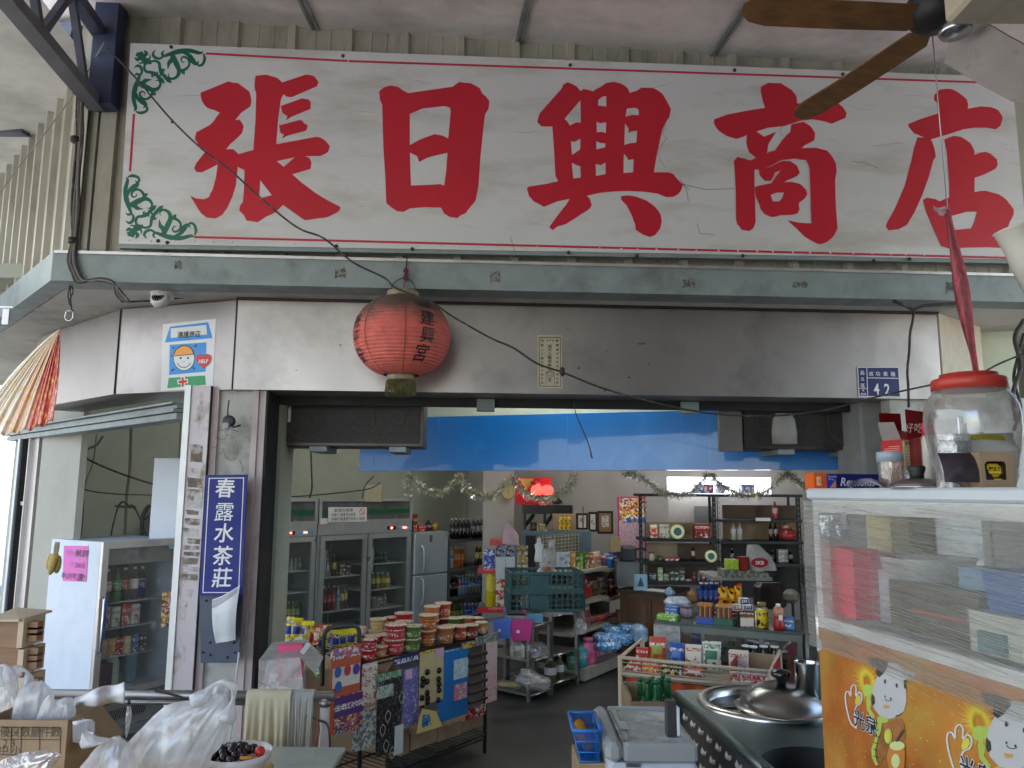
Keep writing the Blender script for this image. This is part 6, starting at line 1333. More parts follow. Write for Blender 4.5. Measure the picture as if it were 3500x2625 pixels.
# dark packet, cardboard dispenser, silver bag
a=ontop(K_(1830,0)[0],.04)
pouch(a.x-.012,a.y+.03,ZT+.012,.105,.075,.03,R(-10),mat('dark_plum_wrapper',(.035,.025,.032),.4,var=.3,scale=40,bump=.4,bscale=30),'dark plum-coloured folded packet leaning on the cardboard dispenser','dark_packet','packet',tilt=R(-25))
a,b=KB.at(*K_(1835,1262),0),KB.at(*K_(2095,952),0);
p0,p1=atY(*K_(1815,1262),1.72),atY(*K_(2092,955),1.72);w_=p1.x-p0.x;h_=p1.z-ZT
DB=thing('cardboard_dispenser','small brown cardboard dispenser with a window showing yellow packets','dispenser',(p0.x,1.72,ZT),R(-6))
g=MB();w1=[(0,0),(w_,0),(w_,h_),(0,h_)];win=[(w_*.14,h_*.22),(w_*.74,h_*.22),(w_*.76,h_*.66),(w_*.70,h_*.74),(w_*.2,h_*.74),(w_*.12,h_*.66)]
g.poly(w1,[win],y=0,th=.002);g.bx(w_,w_+.002,.002,.10,0,h_);g.bx(0,.002,.0025,.10,0,h_);g.bx(.002,w_,.002,.10,h_-.002,h_-.0005);g.bx(0,w_+.002,.10,.102,0,h_);g.build('carton',M_card,DB)
g=MB();g.bx(w_*.22,w_*.78,.012,.05,h_*.30,h_*.68,bev=.008);g.bx(w_*.18,w_*.80,.008,.05,h_*.04,h_*.26,bev=.006);g.build('yellow_packets',M_yellow,DB);g=MB();g.text('康正興',.010,w_*.5,h_*.48,.0105,bold=.03);g.bx(w_*.3,w_*.7,.0100,.0115,h_*.38,h_*.40);g.build('lettering',col('5a3a08'),DB)
pouch(p1.x+.0,1.80,ZT+.085,.13,.075,.03,R(-20),mat('silver_green_foil',(.50,.51,.47),.3,.4,var=.1,scale=20),'silver-grey snack packet with an olive band behind the dispenser',m2=col('8a8420'),tilt=R(-50))
# ---------------------------------------------------------------- stainless noodle cart
ZC=.80;cl_=atZ(2300,2359,ZC);cn=atZ(2575,2625,ZC);print('cart',cl_,cn)
cx0=cl_.x;CROT=R(5.6);crn=Vector((cl_.x,cl_.y,0))
def unrot(p):d=Matrix.Rotation(-CROT,3,'Z')@Vector((p.x-crn.x,p.y-crn.y,0));return Vector((crn.x+d.x,crn.y+d.y,p.z))
NC=thing('noodle_cart','stainless steel noodle cart with round pot openings and louvred sides','cart',(cx0+.6,3.0,0))
M_cart=mat('cart_steel',(.24,.30,.30),.42,1,var=.08,scale=3,stain=(.16,.18,.18),sscale=3,slo=.5,shi=.85,bump=.05,bscale=8);M_cartd=mat('cart_side_steel',(.15,.15,.15),.5,.6,var=.15,scale=4)
rc=atZ(2609,2408,ZC);rR=abs(atZ(2376,2395,ZC).x-rc.x);rc=unrot(rc);print('ring',rc,rR)
h2=atZ(2810,2618,ZC);r2_=.21;h2=unrot(h2)
cy0,cy1=h2.y-.34,cl_.y;cx1=cx0+1.15
HM=Matrix.Translation((0,0,0))@Matrix.Rotation(R(-90),4,'X')
skw=(cn.x-cl_.x)/(cn.y-cl_.y);skw=0
def ring_(cx,cy,r,n=48):return[(cx+r*math.cos(2*math.pi*i/n),cy+r*math.sin(2*math.pi*i/n))for i in range(n)]
g=MB(HM);g.poly([(cx0+.02,cy0),(cx1,cy0),(cx1,cy1),(cx0+.02,cy1)],[ring_(rc.x,rc.y,rR*.80),ring_(h2.x,h2.y,r2_)],y=-ZC,th=.012)
g.build('top_plate',M_cart,NC,W=True)
g=MB();g.tube([(cx0+.02,cy0,ZC-.022),(cx0+.02,cy1,ZC-.022)],.0235,14);g.build('rolled_edge',M_cart,NC,W=True)
MB().bx(cx0+.022,cx1,cy0,cy1-.02,.12,ZC-.26).build('body',M_cartd,NC,W=True)
g=MB();g.bx(cx0+.010,cx0+.022,cy0,cy1-.012,.12,ZC-.03);g.bx(cx0+.022,cx1,cy1-.020,cy1-.008,.12,ZC-.013);g.build('side_panel',M_cartd,NC,W=True)
g=MB()
for j in range(7):
    for i in range(11):
        y=cy1-.16-i*.105-.03*(j%2);z=ZC-.085-j*.075
        if y<cy0+.03:continue
        g.sheet(lambda u,v:(cx0+.010-.014*math.sin(math.pi*v)*math.sin(math.pi*u)**.5-.001,y-.026+.052*u,z-.012*math.sin(math.pi*u)+.018*v),8,4)
g.build('louvre_grille',mat('louvre_lit_steel',(.78,.76,.68),.35,.3),NC,W=True)  # highlights of the pressed steel put into a bright base colour
for k,yy in enumerate((cy1-.05,cy0+.05)):
    g=MB();g.bx(cx0+.03,cx0+.07,yy-.02,yy+.02,0,.12);g.build('leg',M_rail,NC,W=True)
    g=MB();g.bx(cx1-.07,cx1-.03,yy-.02,yy+.02,0,.12);g.build('leg',M_rail,NC,W=True)
pb,pf=atY(2280,2522,3.02),atY(2322,2398,3.02);DH=thing('dark_upright','short dark grey upright block with a white strip, between freezer and cart','upright',((pb.x+pf.x)/2,3.02,pb.z))
MB().bx(pb.x,pf.x-.012,3.02,3.06,pb.z,pf.z,bev=.003).build('block',mat('dark_handle',(.05,.05,.055),.4),DH,W=True);MB().bx(pf.x-.011,pf.x,3.015,3.05,pb.z+.006,pf.z-.02,bev=.003).build('white_strip',mat('handle_white',(.75,.78,.80),.2),DH,W=True)
# pot ring and lid
g=MB();g.lathe([(rR*1.0,.001),(rR*1.0,.010),(rR*.97,.020),(rR*.86,.020),(rR*.84,.012),(rR*.80,.006),(rR*.795,-.03)],rc.x,rc.y,ZC,64,cap=False);g.build('pot_ring',mat('ring_steel',(.62,.60,.57),.25,1,var=.05),NC,W=True)
MB().lathe([(0,-.022),(rR*.79,-.022),(rR*.79,-.016),(0,-.016)],rc.x,rc.y,ZC,48).build('pot_cover',mat('dark_blue_steel',(.035,.045,.06),.35,.3),NC,W=True)
g=MB();g.bx(rc.x-rR*.78,rc.x+rR*.5,rc.y-.004,rc.y+.004,ZC-.016,ZC-.006);g.build('divider_bar',M_steelb,NC,W=True)
g=MB();g.tube(spl([(rc.x-.02,rc.y+.10,ZC-.016),(rc.x-.005,rc.y+.10,ZC+.03),(rc.x+.03,rc.y+.10,ZC+.03),(rc.x+.05,rc.y+.10,ZC-.016)]),.004);g.tube(spl([(rc.x-.17,rc.y-.12,ZC-.01),(rc.x-.15,rc.y-.13,ZC+.02),(rc.x-.09,rc.y-.17,ZC+.012),(rc.x-.02,rc.y-.16,ZC+.02),(rc.x+.02,rc.y-.17,ZC+.0)]),.005)
g.build('cover_handle',M_steelb,NC,W=True)
MB().lathe([(r2_*.999,.0),(r2_*.96,-.06),(r2_*.7,-.15),(.0,-.19)],h2.x,h2.y,ZC-.002,48,cap=False).build('burner_well',mat('well_black',(.008,.008,.008),.6),NC,W=True)  # burner well in one even near-black colour
g=MB();
for k in range(5):a_=k*1.2566+.3;g.tube([(h2.x+.05*math.cos(a_),h2.y+.05*math.sin(a_),ZC-.16),(h2.x+.13*math.cos(a_),h2.y+.13*math.sin(a_),ZC-.10)],.008)
g.build('burner_arms',mat('iron',(.06,.06,.06),.5,.5),NC,W=True)
NC.location=crn+Matrix.Rotation(CROT,3,'Z')@(NC.location-crn);NC.rotation_euler=(0,0,CROT)
wl=atZ(2673,2425,ZC+.015);rl=pxr(146,wl.y)
WL=thing('wok_lid','domed stainless wok lid with a black knob resting on the pot ring','lid',(wl.x,wl.y,ZC+.021))
MB().lathe([(rl,0),(rl*1.01,.004),(rl*.97,.008),(rl*.90,.010),(rl*.86,.034),(rl*.74,.064),(rl*.55,.088),(rl*.36,.100),(rl*.33,.098),(0,.100)],n=56).build('dome',mat('lid_steel',(.36,.36,.35),.27,1,var=.03,scale=3),WL)
MB().lathe([(.020,.100),(.024,.11),(.026,.125),(.040,.133),(.043,.148),(.036,.158),(0,.162)],n=26).build('knob',mat('bakelite',(.01,.01,.01),.12,coat=.5),WL)
sp_=atY(2762,2371,3.45);SPZ=ZC;SP=thing('steel_pot','tall straight stainless steel pot at the back of the cart beside the cabinet','pot',(sp_.x,3.45,ZC));rp=pxr(38,3.45);hp=atY(2762,2262,3.45).z-ZC
MB().lathe([(rp,0),(rp,hp-.004),(rp*1.06,hp),(rp*1.03,hp+.002),(rp*.97,hp-.004),(rp*.97,.01),(0,.01)],n=36).build('pot_body',mat('pot_steel',(.55,.55,.53),.2,1,var=.04),SP)
# black/steel frame post behind the pot
g=MB();a=atY(2764,2000,3.9);b=atY(2764,2255,3.9);g.box(a.x,3.9,b.z-.3,.045,.045,a.z-b.z+.3);g.tube([(a.x+.035,3.88,b.z-.1),(a.x+.035,3.88,a.z-.02)],.018,12);g.build('steel_stand',[M_steelb],label='upright steel stand between the black rack and the wrapped cabinet',cat='stand')
g=MB();a2=atY(2764,1990,3.9);g.box(a2.x,3.9,a2.z-.02,.055,.055,.10,bev=.006);g.build('black_stand_head',M_black,label='black head on top of the upright steel stand',cat='stand head')
# ---------------------------------------------------------------- chest freezer
ZF=.85;f0,f1=atZ(2053,2412,ZF),atZ(2098,2532,ZF);print('freezer',f0,f1)
fx0=(f0.x+f1.x)/2-.025;fy1,fy0=f0.y+.01,f1.y-.02;fx1=cx0-.11
CHF=thing('chest_freezer','white chest freezer with a grey rim and a frosted sliding glass top','freezer',((fx0+fx1)/2,(fy0+fy1)/2,0))
M_frz=mat('freezer_white',(.66,.72,.78),.3,var=.03);M_rim=mat('freezer_rim_grey',(.36,.38,.38),.35,var=.04)
MB().bx(fx0,fx1,fy0,fy1,.04,ZF-.072,bev=.012).build('body',M_frz,CHF,W=True)
g=MB();o_=.012;t=.055
g.bx(fx0-o_,fx0+t,fy0-o_,fy1,ZF-.070,ZF,bev=.02);g.bx(fx0+t-.0,fx1,fy0-o_,fy0+.04,ZF-.070,ZF-.002,bev=.012);g.bx(fx0+t,fx1,fy1-.03,fy1,ZF-.070,ZF-.002,bev=.006);g.build('rim',M_rim,CHF,W=True)
MB().bx(fx0+t+.001,fx1,fy0+.041,fy1-.031,ZF-.020,ZF-.012).build('glass_top',mat('frosted_glass',(.33,.37,.37),.12,var=.15,scale=6,stain=(.66,.70,.71),sscale=9,slo=.46,shi=.66),CHF,W=True)
g=MB();g.bx(fx0+t+.012,fx0+t+.03,fy0+.045,fy1-.035,ZF-.012,ZF-.006);g.build('sliding_rail',M_steelb,CHF,W=True)
g=MB();g.bx(fx0+t+.015,fx0+t+.05,fy0+.17,fy0+.26,ZF-.006,ZF+.002,bev=.003);g.build('glass_handle',M_rim,CHF,W=True)
hp_=atY(2164,2614,fy0);g=MB();g.bx(hp_.x-.027,hp_.x+.027,fy0-.003,fy0-.0005,hp_.z-.008,hp_.z+.008);g.build('name_plate',col('74747c'),CHF,W=True)
MB().text('Hiron',.017,hp_.x,hp_.z-.006,fy0-.0035,bold=.02).build('lettering',M_ink,CHF,W=True)
# blue basket of oranges on a carton, left of the freezer
by=3.0;b0,b1=atY(1960,2498,by),atY(1985,2612,by);bw=.26
OB=thing('blue_basket','blue plastic basket of oranges beside the chest freezer','basket',(b0.x+.1,by+.1,b1.z))
M_bp=mat('blue_plastic',(.02,.20,.62),.35,var=.05)
g=MB();H_=b0.z-b1.z;xl,xr,yl,yr=b0.x,fx0-o_-.004,by,by+.24;i_=.03
if 0:
    pass
T4=[(xl,yl),(xr+.0,yl),(xr,yr),(xl,yr)];B4=[(xl+i_,yl+i_),(xr-.004,yl+i_),(xr-.004,yr-i_),(xl+i_,yr-i_)]
for k in range(4):
    a_,b_,c_,d_=T4[k],T4[(k+1)%4],B4[(k+1)%4],B4[k]
    nn=14
    for j in range(nn):
        t0,t1=j/nn,(j+.62)/nn;L1=lambda p,q,t:Vector((p[0]+(q[0]-p[0])*t,p[1]+(q[1]-p[1])*t,0))
        g.add([L1(a_,b_,t0)+Vector((0,0,b0.z)),L1(a_,b_,t1)+Vector((0,0,b0.z)),L1(d_,c_,t1)+Vector((0,0,b1.z)),L1(d_,c_,t0)+Vector((0,0,b1.z))],[(0,1,2,3),(3,2,1,0)])
    for z_,s_ in((b0.z,0),(b1.z,1),(b0.z-H_*.35,.35),(b0.z-H_*.7,.7)):
        p_,q_=Vector((a_[0]+(d_[0]-a_[0])*s_,a_[1]+(d_[1]-a_[1])*s_,z_)),Vector((b_[0]+(c_[0]-b_[0])*s_,b_[1]+(c_[1]-b_[1])*s_,z_));g.tube([p_,q_],.007 if z_==b0.z else .003,6)
g.add([(x,y,b1.z)for x,y in B4],[(0,1,2,3),(3,2,1,0)]);g.build('basket_wall',M_bp,OB,W=True)
M_or=mat('orange_peel',(.75,.33,.02),.4,var=.1,scale=8,bump=.3,bscale=120);og=None
for k,(x,y)in enumerate(((810,1225),(880,1195),(855,1250),(905,1225),(870,1222))):
    c=atY(1700+x/2.765,2100+y/2.765,by+.10+.04*(k%2));r_=.028
    c.z=b0.z-.045-.03*(k%2);c.x=xl+.04+.026*(k%2);c.y=by+.055+.04*k
    if og is None:og=MB().lathe([(0,-r_),(r_*.7,-r_*.7),(r_,0),(r_*.7,r_*.7),(0,r_)],c.x,c.y,c.z,16);og=og.build('orange',M_or,label='round orange piled in the blue basket',cat='orange',group='oranges in the blue basket',origin=tuple(c));sub=og.modifiers.new('s','SUBSURF');sub.levels=sub.render_levels=1
    else:copy_thing(og,c)
carton(b1.x+.14,by+.14,.28,.30,.22,b1.z-.285,.05,M_card,prnt('green_tan_carton',[('b8a070',5),('7aa050',1)],8),'tan and green carton standing under the blue basket','carton','box')
carton(b1.x+.14,by+.14,.0,.32,.24,.275,.02,M_card,M_card,'lower brown carton under the blue basket','carton','box')
# ---------------------------------------------------------------- shop interior
def T3(x,y):return 1600+x/2.5529,1650+y/2.5529
def T4(x,y):return 2150+x/2.5529,1650+y/2.5529
def T5(x,y):return 1700+x/2.765,2100+y/2.765
M_capw=col('e8e8e6');WHT=col('e4e4e0')
def row(F,z,inset,shelf,items,f,dd=.5):
    """goods standing on a shelf: (kind, x0, x1, ytop, body, print, description) in photo pixels"""
    for i,it in enumerate(items):
        k,x0,x1,yt,c1,c2,ds=it;xm=(x0+x1)/2
        px,py=f(xm,yt);ua,_=F.at(*f(x0,yt),-inset);ub,_=F.at(*f(x1,yt),-inset);uc,zt=F.at(px,py,-inset)
        w_=max((ub-ua)*.96,.012);h=max(zt-z,.02);p=F.w(uc,z+.001,-inset);r=w_/2
        lab=ds if len(items)==1 else f'{ds}, {ORD[i]} from the left on {shelf}';gr=None if len(items)==1 else 'goods on '+shelf
        if k=='b':bottle(p.x,p.y,p.z,h,r,col(c1,.15),col(c2 if isinstance(c2,str)else c2[0]),prnt('bl_'+c1,[(c2 if isinstance(c2,str)else c2[1],3),(c1,2),('e8e8e0',1)],40),lab,parts=False,group=gr,n=10)
        elif k=='c':can(p.x,p.y,p.z,h,r,prnt('cn_'+c1+c2,[(c1,4),(c2,1)],26),M_steelb,lab,group=gr,n=12)
        elif k=='x':carton(p.x,p.y,p.z,w_,w_*dd,h,F.a+rnd.uniform(-.08,.08),col(c1),prnt('cx_'+c1+c2,[(c1,4),(c2,2),('efece4',1)],22),lab,group=gr)
        elif k=='p':pouch(p.x,p.y,p.z,w_*1.05,h,min(w_*.45,.06),F.a+rnd.uniform(-.15,.15),prnt('pp_'+c1+c2,[(c1,5),(c2,3)],18,.3),lab,group=gr,m2=col(c2),tilt=R(-8))
        elif k=='u':g=MB();g.lathe([(r*.9,0),(r,h*.1),(r,h*.8),(r*.9,h*.86)],p.x,p.y,p.z,14);g.mt(1).lathe([(r*.95,h*.84),(r*.95,h),(0,h)],p.x,p.y,p.z,14);g.build('jar',[col(c1,.2),col(c2)],label=lab,cat='jar',group=gr)
# --- glass-door fridges along the left wall
FR=Frame(Q.x,Q.y,aR);uF=lambda x:FR.at(E2(x,0)[0],1800)[0]
def zF(x,y):return FR.at(*E2(x,y))[1]
fr0=uF(400);FR2=Frame((FR.o+FR.u*fr0).x,(FR.o+FR.u*fr0).y,aR)
M_fr=mat('fridge_steel',(.36,.40,.41),.35,.5,var=.06,scale=5);M_frf=mat('fridge_frame',(.50,.53,.53),.3,.6,var=.06);M_fgl=film('fridge_glass',(.55,.62,.62),clear=.90,rough=.05,wr=3,bump=0,milk=.3)
M_dglass=mat('dark_header_glass',(.10,.11,.11),.1,var=.3,scale=4,stain=(.35,.36,.36),sscale=5,slo=.6,shi=.75);M_fgreen=col('1c5a3c',.3);M_led=mat('red_led',(.4,.02,.02),.4,emit=(1,.08,.05),estr=3)
ztop=zF(500,92);zh=zF(500,245);zd=zF(500,300);print('fridge z',ztop,zh,zd,'w',uF(945)-fr0)
wU=uF(945)-fr0
SZ={'A':(zF(560,545),zF(560,742),zF(560,880)),'B':(zF(770,472),zF(770,622),zF(770,735)),'L':(zF(290,515),zF(290,640),zF(290,812))}
def gfridge(u0,u1,doors,label):
    t_=thing('display_fridge',label,'fridge',FR2.w((u0+u1)/2,0,0));M=FR2.M;D_p=.68
    g=MB(M);g.bx(u0,u0+.03,0,D_p,0,ztop-.01);g.bx(u1-.03,u1,0,D_p,0,ztop-.01);g.bx(u0+.03,u1-.03,D_p-.03,D_p,0,ztop-.01);g.bx(u0+.03,u1-.03,0,D_p-.03,0,.28);g.bx(u0+.03,u1-.03,0,D_p-.03,zd-.01,zh+.02);g.build('cabinet',M_fr,t_,W=True)
    g=MB(M);g.bx(u0,u1,-.02,0,zh+.02,zh+.045);g.bx(u0,u1,-.02,.03,ztop-.03,ztop);g.bx(u0,u0+.035,-.02,0,zh+.045,ztop-.03);g.bx(u1-.035,u1,-.02,0,zh+.045,ztop-.03);g.bx(u0,u1,-.012,0,zd,zh+.02);g.build('header_frame',M_frf,t_,W=True)
    MB(M).bx(u0+.035,u1-.035,-.006,0,zh+.045,ztop-.03).build('header_glass',M_dglass,t_,W=True)
    hz=zh+.045+(ztop-.075-zh)*.30;MB(M).bx(u0+.036,u1-.036,-.008,-.006,hz,hz+.055).build('green_stripe',M_fgreen,t_,W=True)
    for a,b in doors:
        d_=MB(M);s=.05;d_.bx(a,a+s,-.03,-.002,.30,zd-.012);d_.bx(b-s,b,-.03,-.002,.30,zd-.012);d_.bx(a+s,b-s,-.03,-.002,zd-.06,zd-.012);d_.bx(a+s,b-s,-.03,-.002,.30,.35);dd_=d_.build('door',M_frf,t_,W=True)
        o=MB(M).bx(a+s,b-s,-.018,-.014,.35,zd-.06).build('door_glass',M_fgl,dd_);o.data.transform(Matrix.Translation(-t_.location))
        o=MB(M).bx(a+s+.004,a+s+.016,-.05,-.03,.9,1.15).build('handle',M_steelb,dd_);o.data.transform(Matrix.Translation(-t_.location))
        g=MB(M)
        for zz in SZ['L' if a<-.1 else 'A' if a<.1 else 'B']:g.bx(a+.02,b-.02,.05,D_p-.06,zz-.012,zz)
        g.build('wire_shelf',col('b8bcb8'),t_,W=True);MB(M).bx(a+.01,b-.01,D_p-.045,D_p-.035,.3,zd-.02).build('back_liner',col('6c7474',.6),t_,W=True)
    return t_
fA=gfridge(-1.28,-.012,[(-1.27,-.66),(-.64,-.03)],'left steel display fridge with a green header stripe, half hidden by the door jamb')
uM=uF(683)-fr0
fB=gfridge(0,wU,[(.03,uM),(uM+.015,wU-.02)],'right steel display fridge with two glass doors and a white warning notice')
# warning notice
nq=[FR2.at(*E2(x,y),.022)for x,y in((462,226),(687,226),(687,142),(462,142))];MB(FR2.M).poly(nq,y=-.0225,th=.001).build('warning_notice',M_white,fB,W=True)
g=MB(FR2.M);nw,nh=nq[1][0]-nq[0][0],nq[2][1]-nq[0][1]
for s_,y,sx_,cx_ in(('飲酒勿開車',.70,1.25,.38),('未滿十八歲者‧禁止飲酒',.38,.75,.38),('本場所不販賣酒予未滿十八歲者',.06,.78,.5)):g.text(s_,nh*.27,nq[0][0]+nw*cx_,nq[0][1]+nh*y,-.0238,bold=.004,sx=sx_*nw/nh/3.4)
g.build('lettering',M_ink,fB,W=True)
cx_,cz_=nq[0][0]+nw*.86,nq[0][1]+nh*.66;g=MB(FR2.M);g.poly([(cx_+.036*math.cos(a*.3142),cz_+.036*math.sin(a*.3142))for a in range(20)],[[(cx_+.029*math.cos(a*.3142),cz_+.029*math.sin(a*.3142))for a in range(20)]],y=-.0240);g.poly([(cx_-.026,cz_+.020),(cx_-.020,cz_+.026),(cx_+.026,cz_-.020),(cx_+.020,cz_-.026)],y=-.0243);g.build('no_drinking_symbol',M_redp,fB,W=True)
g=MB(FR2.M);a=FR2.at(*E2(415,242),.02);b=FR2.at(*E2(458,206),.02);g.bx(a[0],b[0],-.023,-.020,a[1],b[1]);g.build('price_note',WHT,fB,W=True)
for par,x0,x1,y in((fA,222,268,292),(fA,287,373,289),(fB,805,856,262),(fB,866,948,260)):
    a=FR2.at(*E2(x0,y+11),.013);b=FR2.at(*E2(x1,y-11),.013);MB(FR2.M).bx(a[0],b[0],-.018,-.013,a[1],b[1]).build('control_panel',col('20242c')if x1-x0<60 else col('70b0d0'),par,W=True)
    MB(FR2.M).bx(a[0]+(b[0]-a[0])*.35,a[0]+(b[0]-a[0])*.6,-.0195,-.018,a[1]+.008,b[1]-.008).build('led_digits',M_led,par,W=True)
B='b'
bz=0
def frow(k,shelf,items,ins=.10):row(FR2,SZ[k[0]][int(k[1])],ins,shelf,items,E2)
frow('A0','the upper middle-fridge shelf',[(B,445,470,440,'a8b8b8','e8e8e8','clear bottle'),(B,485,510,420,'38321c','e0c020','yellow-labelled black bottle'),('x',525,560,470,'584838','a06030','brown box'),('x',565,590,470,'303438','888888','grey box')])
frow('A1','the middle fridge shelf',[(B,428,452,605,'3a2420',('d8d8d8','b03028'),'brown bottle'),(B,455,480,600,'6a1c18',('e0e0e0','d03028'),'red bottle'),(B,483,508,598,'782018',('e8e8e8','c82820'),'bright red bottle'),(B,512,532,600,'9ab0b8',('e8e8e8','4888c8'),'white and blue bottle'),(B,535,556,592,'4a3c18',('c8c020','d8c030'),'yellow and brown bottle'),(B,558,576,588,'4a3c18',('d8d020','e0d040'),'yellow bottle')])
frow('A2','the lowest middle-fridge shelf',[(B,425+k*27,449+k*27,818,c,('e4e4e4',d),n)for k,(c,d,n)in enumerate((('2c3028','707860','dark bottle'),('384030','808868','dark olive bottle'),('304838','60a080','dark green bottle'),('2c4038','80a090','teal bottle'),('50304c','a05880','plum bottle')))])
frow('B0','the top right-fridge shelf',[(B,708+k*24,730+k*24,398+k*2,'1c5038',('c0c8c0','285c40'),'green glass bottle')for k in range(4)])
frow('B1','the second right-fridge shelf',[(B,708+k*29,734+k*29,522,c,('e0e0d8',d),n)for k,(c,d,n)in enumerate((('706c28','c0b848','olive bottle'),('84883c','c8c860','pale green bottle'),('907820','e0c030','amber bottle'),('a08c24','e8d040','yellow bottle')))])
frow('B2','the third right-fridge shelf',[('u',712,740,665,'9aa4a0','c8c8c8','grey jar'),('x',745,775,660,'8a9490','505850','grey carton'),(B,780,802,645,'889088',('d8d8d8','607068'),'dusty bottle')])
frow('L0','the upper left-fridge shelf',[(B,215+k*24,236+k*24,440,c,('e8e8e8',d),n)for k,(c,d,n)in enumerate((('90a098','687870','pale bottle'),('c8ccc8','90a0a0','white bottle'),('a8b0ac','587068','grey-white bottle'),('5c7060','88a088','greenish bottle')))])
frow('L2','the lower left-fridge shelf',[(B,222+k*25,246+k*25,690,c,('d8d8d8',d),n)for k,(c,d,n)in enumerate((('5c7c34','b8c050','lime bottle'),('88883c','d0c860','yellow-green bottle'),('4c6c50','98b890','green bottle')))])
# cardboard and white boards leaning left of the fridges
for x0,x1,y0,Y,c,l in((142,210,415,5.6,'a08c78','tall brown cardboard sheet leaning beside the left fridge'),(200,224,582,5.5,'d8d4cc','thin white board leaning against the cardboard sheet')):
    a,b=atY(*E2(x0,y0),Y),atY(*E2(x1,y0),Y);MB().box((a.x+b.x)/2,Y,0,b.x-a.x,.012,a.z,rz=.1).build('leaning_board',col(c,.7),label=l,cat='board')
# small wall box and wires above the fridges
p=atY(*E2(728,60),7.9);MB().box(p.x,7.9,p.z-.09,.17,.08,.17,bev=.004).build('electric_box',col('a8a080'),label='cream electric box on the wall above the fridges',cat='box')
for P_,Y,l in(([(160,85),(350,75),(560,55),(700,35),(765,0)],7.2,'black wire stretched from the jamb to the cream electric box'),([(660,88),(668,40),(690,0),(730,-40)],7.6,'thick black cord rising to the end of the blue beam'),([(355,88),(368,30),(366,-60),(362,-180)],5.2,'thin wire hanging down from the left speaker')):
    MB().tube(spl([atY(*E2(x,y),Y)for x,y in P_]),.006).build('wire',M_cable,label=l,cat='wire')
# --- grey two-door refrigerator
ra_,rb_=FR2.at(*E2(947,300))[0]+.01,FR2.at(*E2(1145,300))[0];rz_=FR2.at(*E2(1040,285))[1];rs_=FR2.at(*E2(1040,530))[1]
RFG=thing('refrigerator','grey two-door household refrigerator at the end of the fridge row','refrigerator',FR2.w((ra_+rb_)/2,0,0));M_rg=mat('silver_grey_door',(.34,.39,.42),.4,.25,var=.03)
MB(FR2.M).bx(ra_,rb_,.0,.6,0,rz_-.002).build('body',M_rg,RFG,W=True)
for z0,z1,hz in((.06,rs_-.006,rs_-.03),(rs_+.006,rz_,rs_+.03)):
    d_=MB(FR2.M).bx(ra_,rb_,-.05,-.003,z0,z1,bev=.01).build('door',M_rg,RFG,W=True);s_=-1 if z0<.1 else 1
    g=MB(FR2.M);g.tube(spl([(ra_+.10,-.05,hz),(ra_+.11,-.085,hz+s_*.06),(ra_+.11,-.085,hz+s_*.24),(ra_+.10,-.05,hz+s_*.30)]),.011);o=g.build('handle',mat('handle_silver',(.5,.54,.56),.3,.6),d_);o.data.transform(Matrix.Translation(-RFG.location))
g=MB(FR2.M);a=FR2.at(*E2(1060,325),.05);g.bx(a[0]-.02,a[0]+.02,-.053,-.05,a[1]-.04,a[1]+.04);g.build('badge',col('50565a'),RFG,W=True)
row(FR2,rz_,.12,'the grey refrigerator',[('x',950,978,183,'8c2c24','c08040','dark red box'),('x',982,1024,246,'c03c30','903028','low red box'),(B,1030,1060,217,'281a24',('403040','281828'),'dark jar-like bottle'),(B,1064,1096,217,'8a6820',('b02820','c8a030'),'amber bottle')],E2)
# --- bottle shelves beyond the refrigerator
sa_,sb_=FR2.at(*E2(1152,400))[0],FR2.at(*E2(1152,400))[0]+1.15;MSH=mat('dark_grey_shelf',(.10,.11,.115),.5,.3,var=.15)
zs=[FR2.at(*E2(1160,y),.02)[1]for y in(333,502,672)];zs.append(max(zs[2]-.37,.2));print('rack z',zs)
RK=thing('bottle_rack','grey metal rack of drink bottles in the far corner','rack',FR2.w((sa_+sb_)/2,0,0))
for z in zs:MB(FR2.M).bx(sa_,sb_,-.02,.38,z-.03,z).build('shelf',MSH,RK,W=True)
for u in(sa_+.015,sb_-.015):
    for y in(-.025,.39):MB(FR2.M).bx(u-.015,u+.015,y-.005,y+.02,0,zs[0]+.02).build('post',MSH,RK,W=True)
def brow(k,nm,items):row(FR2,zs[k],.08,nm,items,E2)
brow(0,'the top of the bottle rack',[(B,1172+k*23,1194+k*23,208,'180c14',(c,d),n+' bottle')for k,(c,d,n)in enumerate((('c8c0c8','38202c','dark cola'),('d0c8d0','301c28','dark plum'),('c8c8d0','481830','dark wine'),('c0b8c0','6c2838','maroon-labelled'),('c8c8d0','402030','black cola')))]+[(B,1296+k*24,1318+k*24,210,'14161c',(c,d),n+' bottle')for k,(c,d,n)in enumerate((('b0a8c0','9a98a8','grey-labelled'),('a8a0c8','a0a8a0','pale-labelled'),('8880a8','282c38','black-labelled')))])
brow(1,'the second bottle shelf',[(B,1163,1190,372,'9cb0b0',('e0e0e0','3878b0'),'blue-labelled clear bottle')]+[(B,1194+k*20,1213+k*20,372,'a85818',(c,'c87828'),n)for k,(c,n)in enumerate((('e8e8e8','orange tea bottle'),('e8d8c8','amber tea bottle'),('e8e8e8','deep orange bottle')))]+[(B,1318,1336,362,'342c18',('e0c040','d0b030'),'yellow-capped dark bottle'),(B,1338,1356,362,'403818',('e8c848','c0a028'),'gold-labelled dark bottle')])
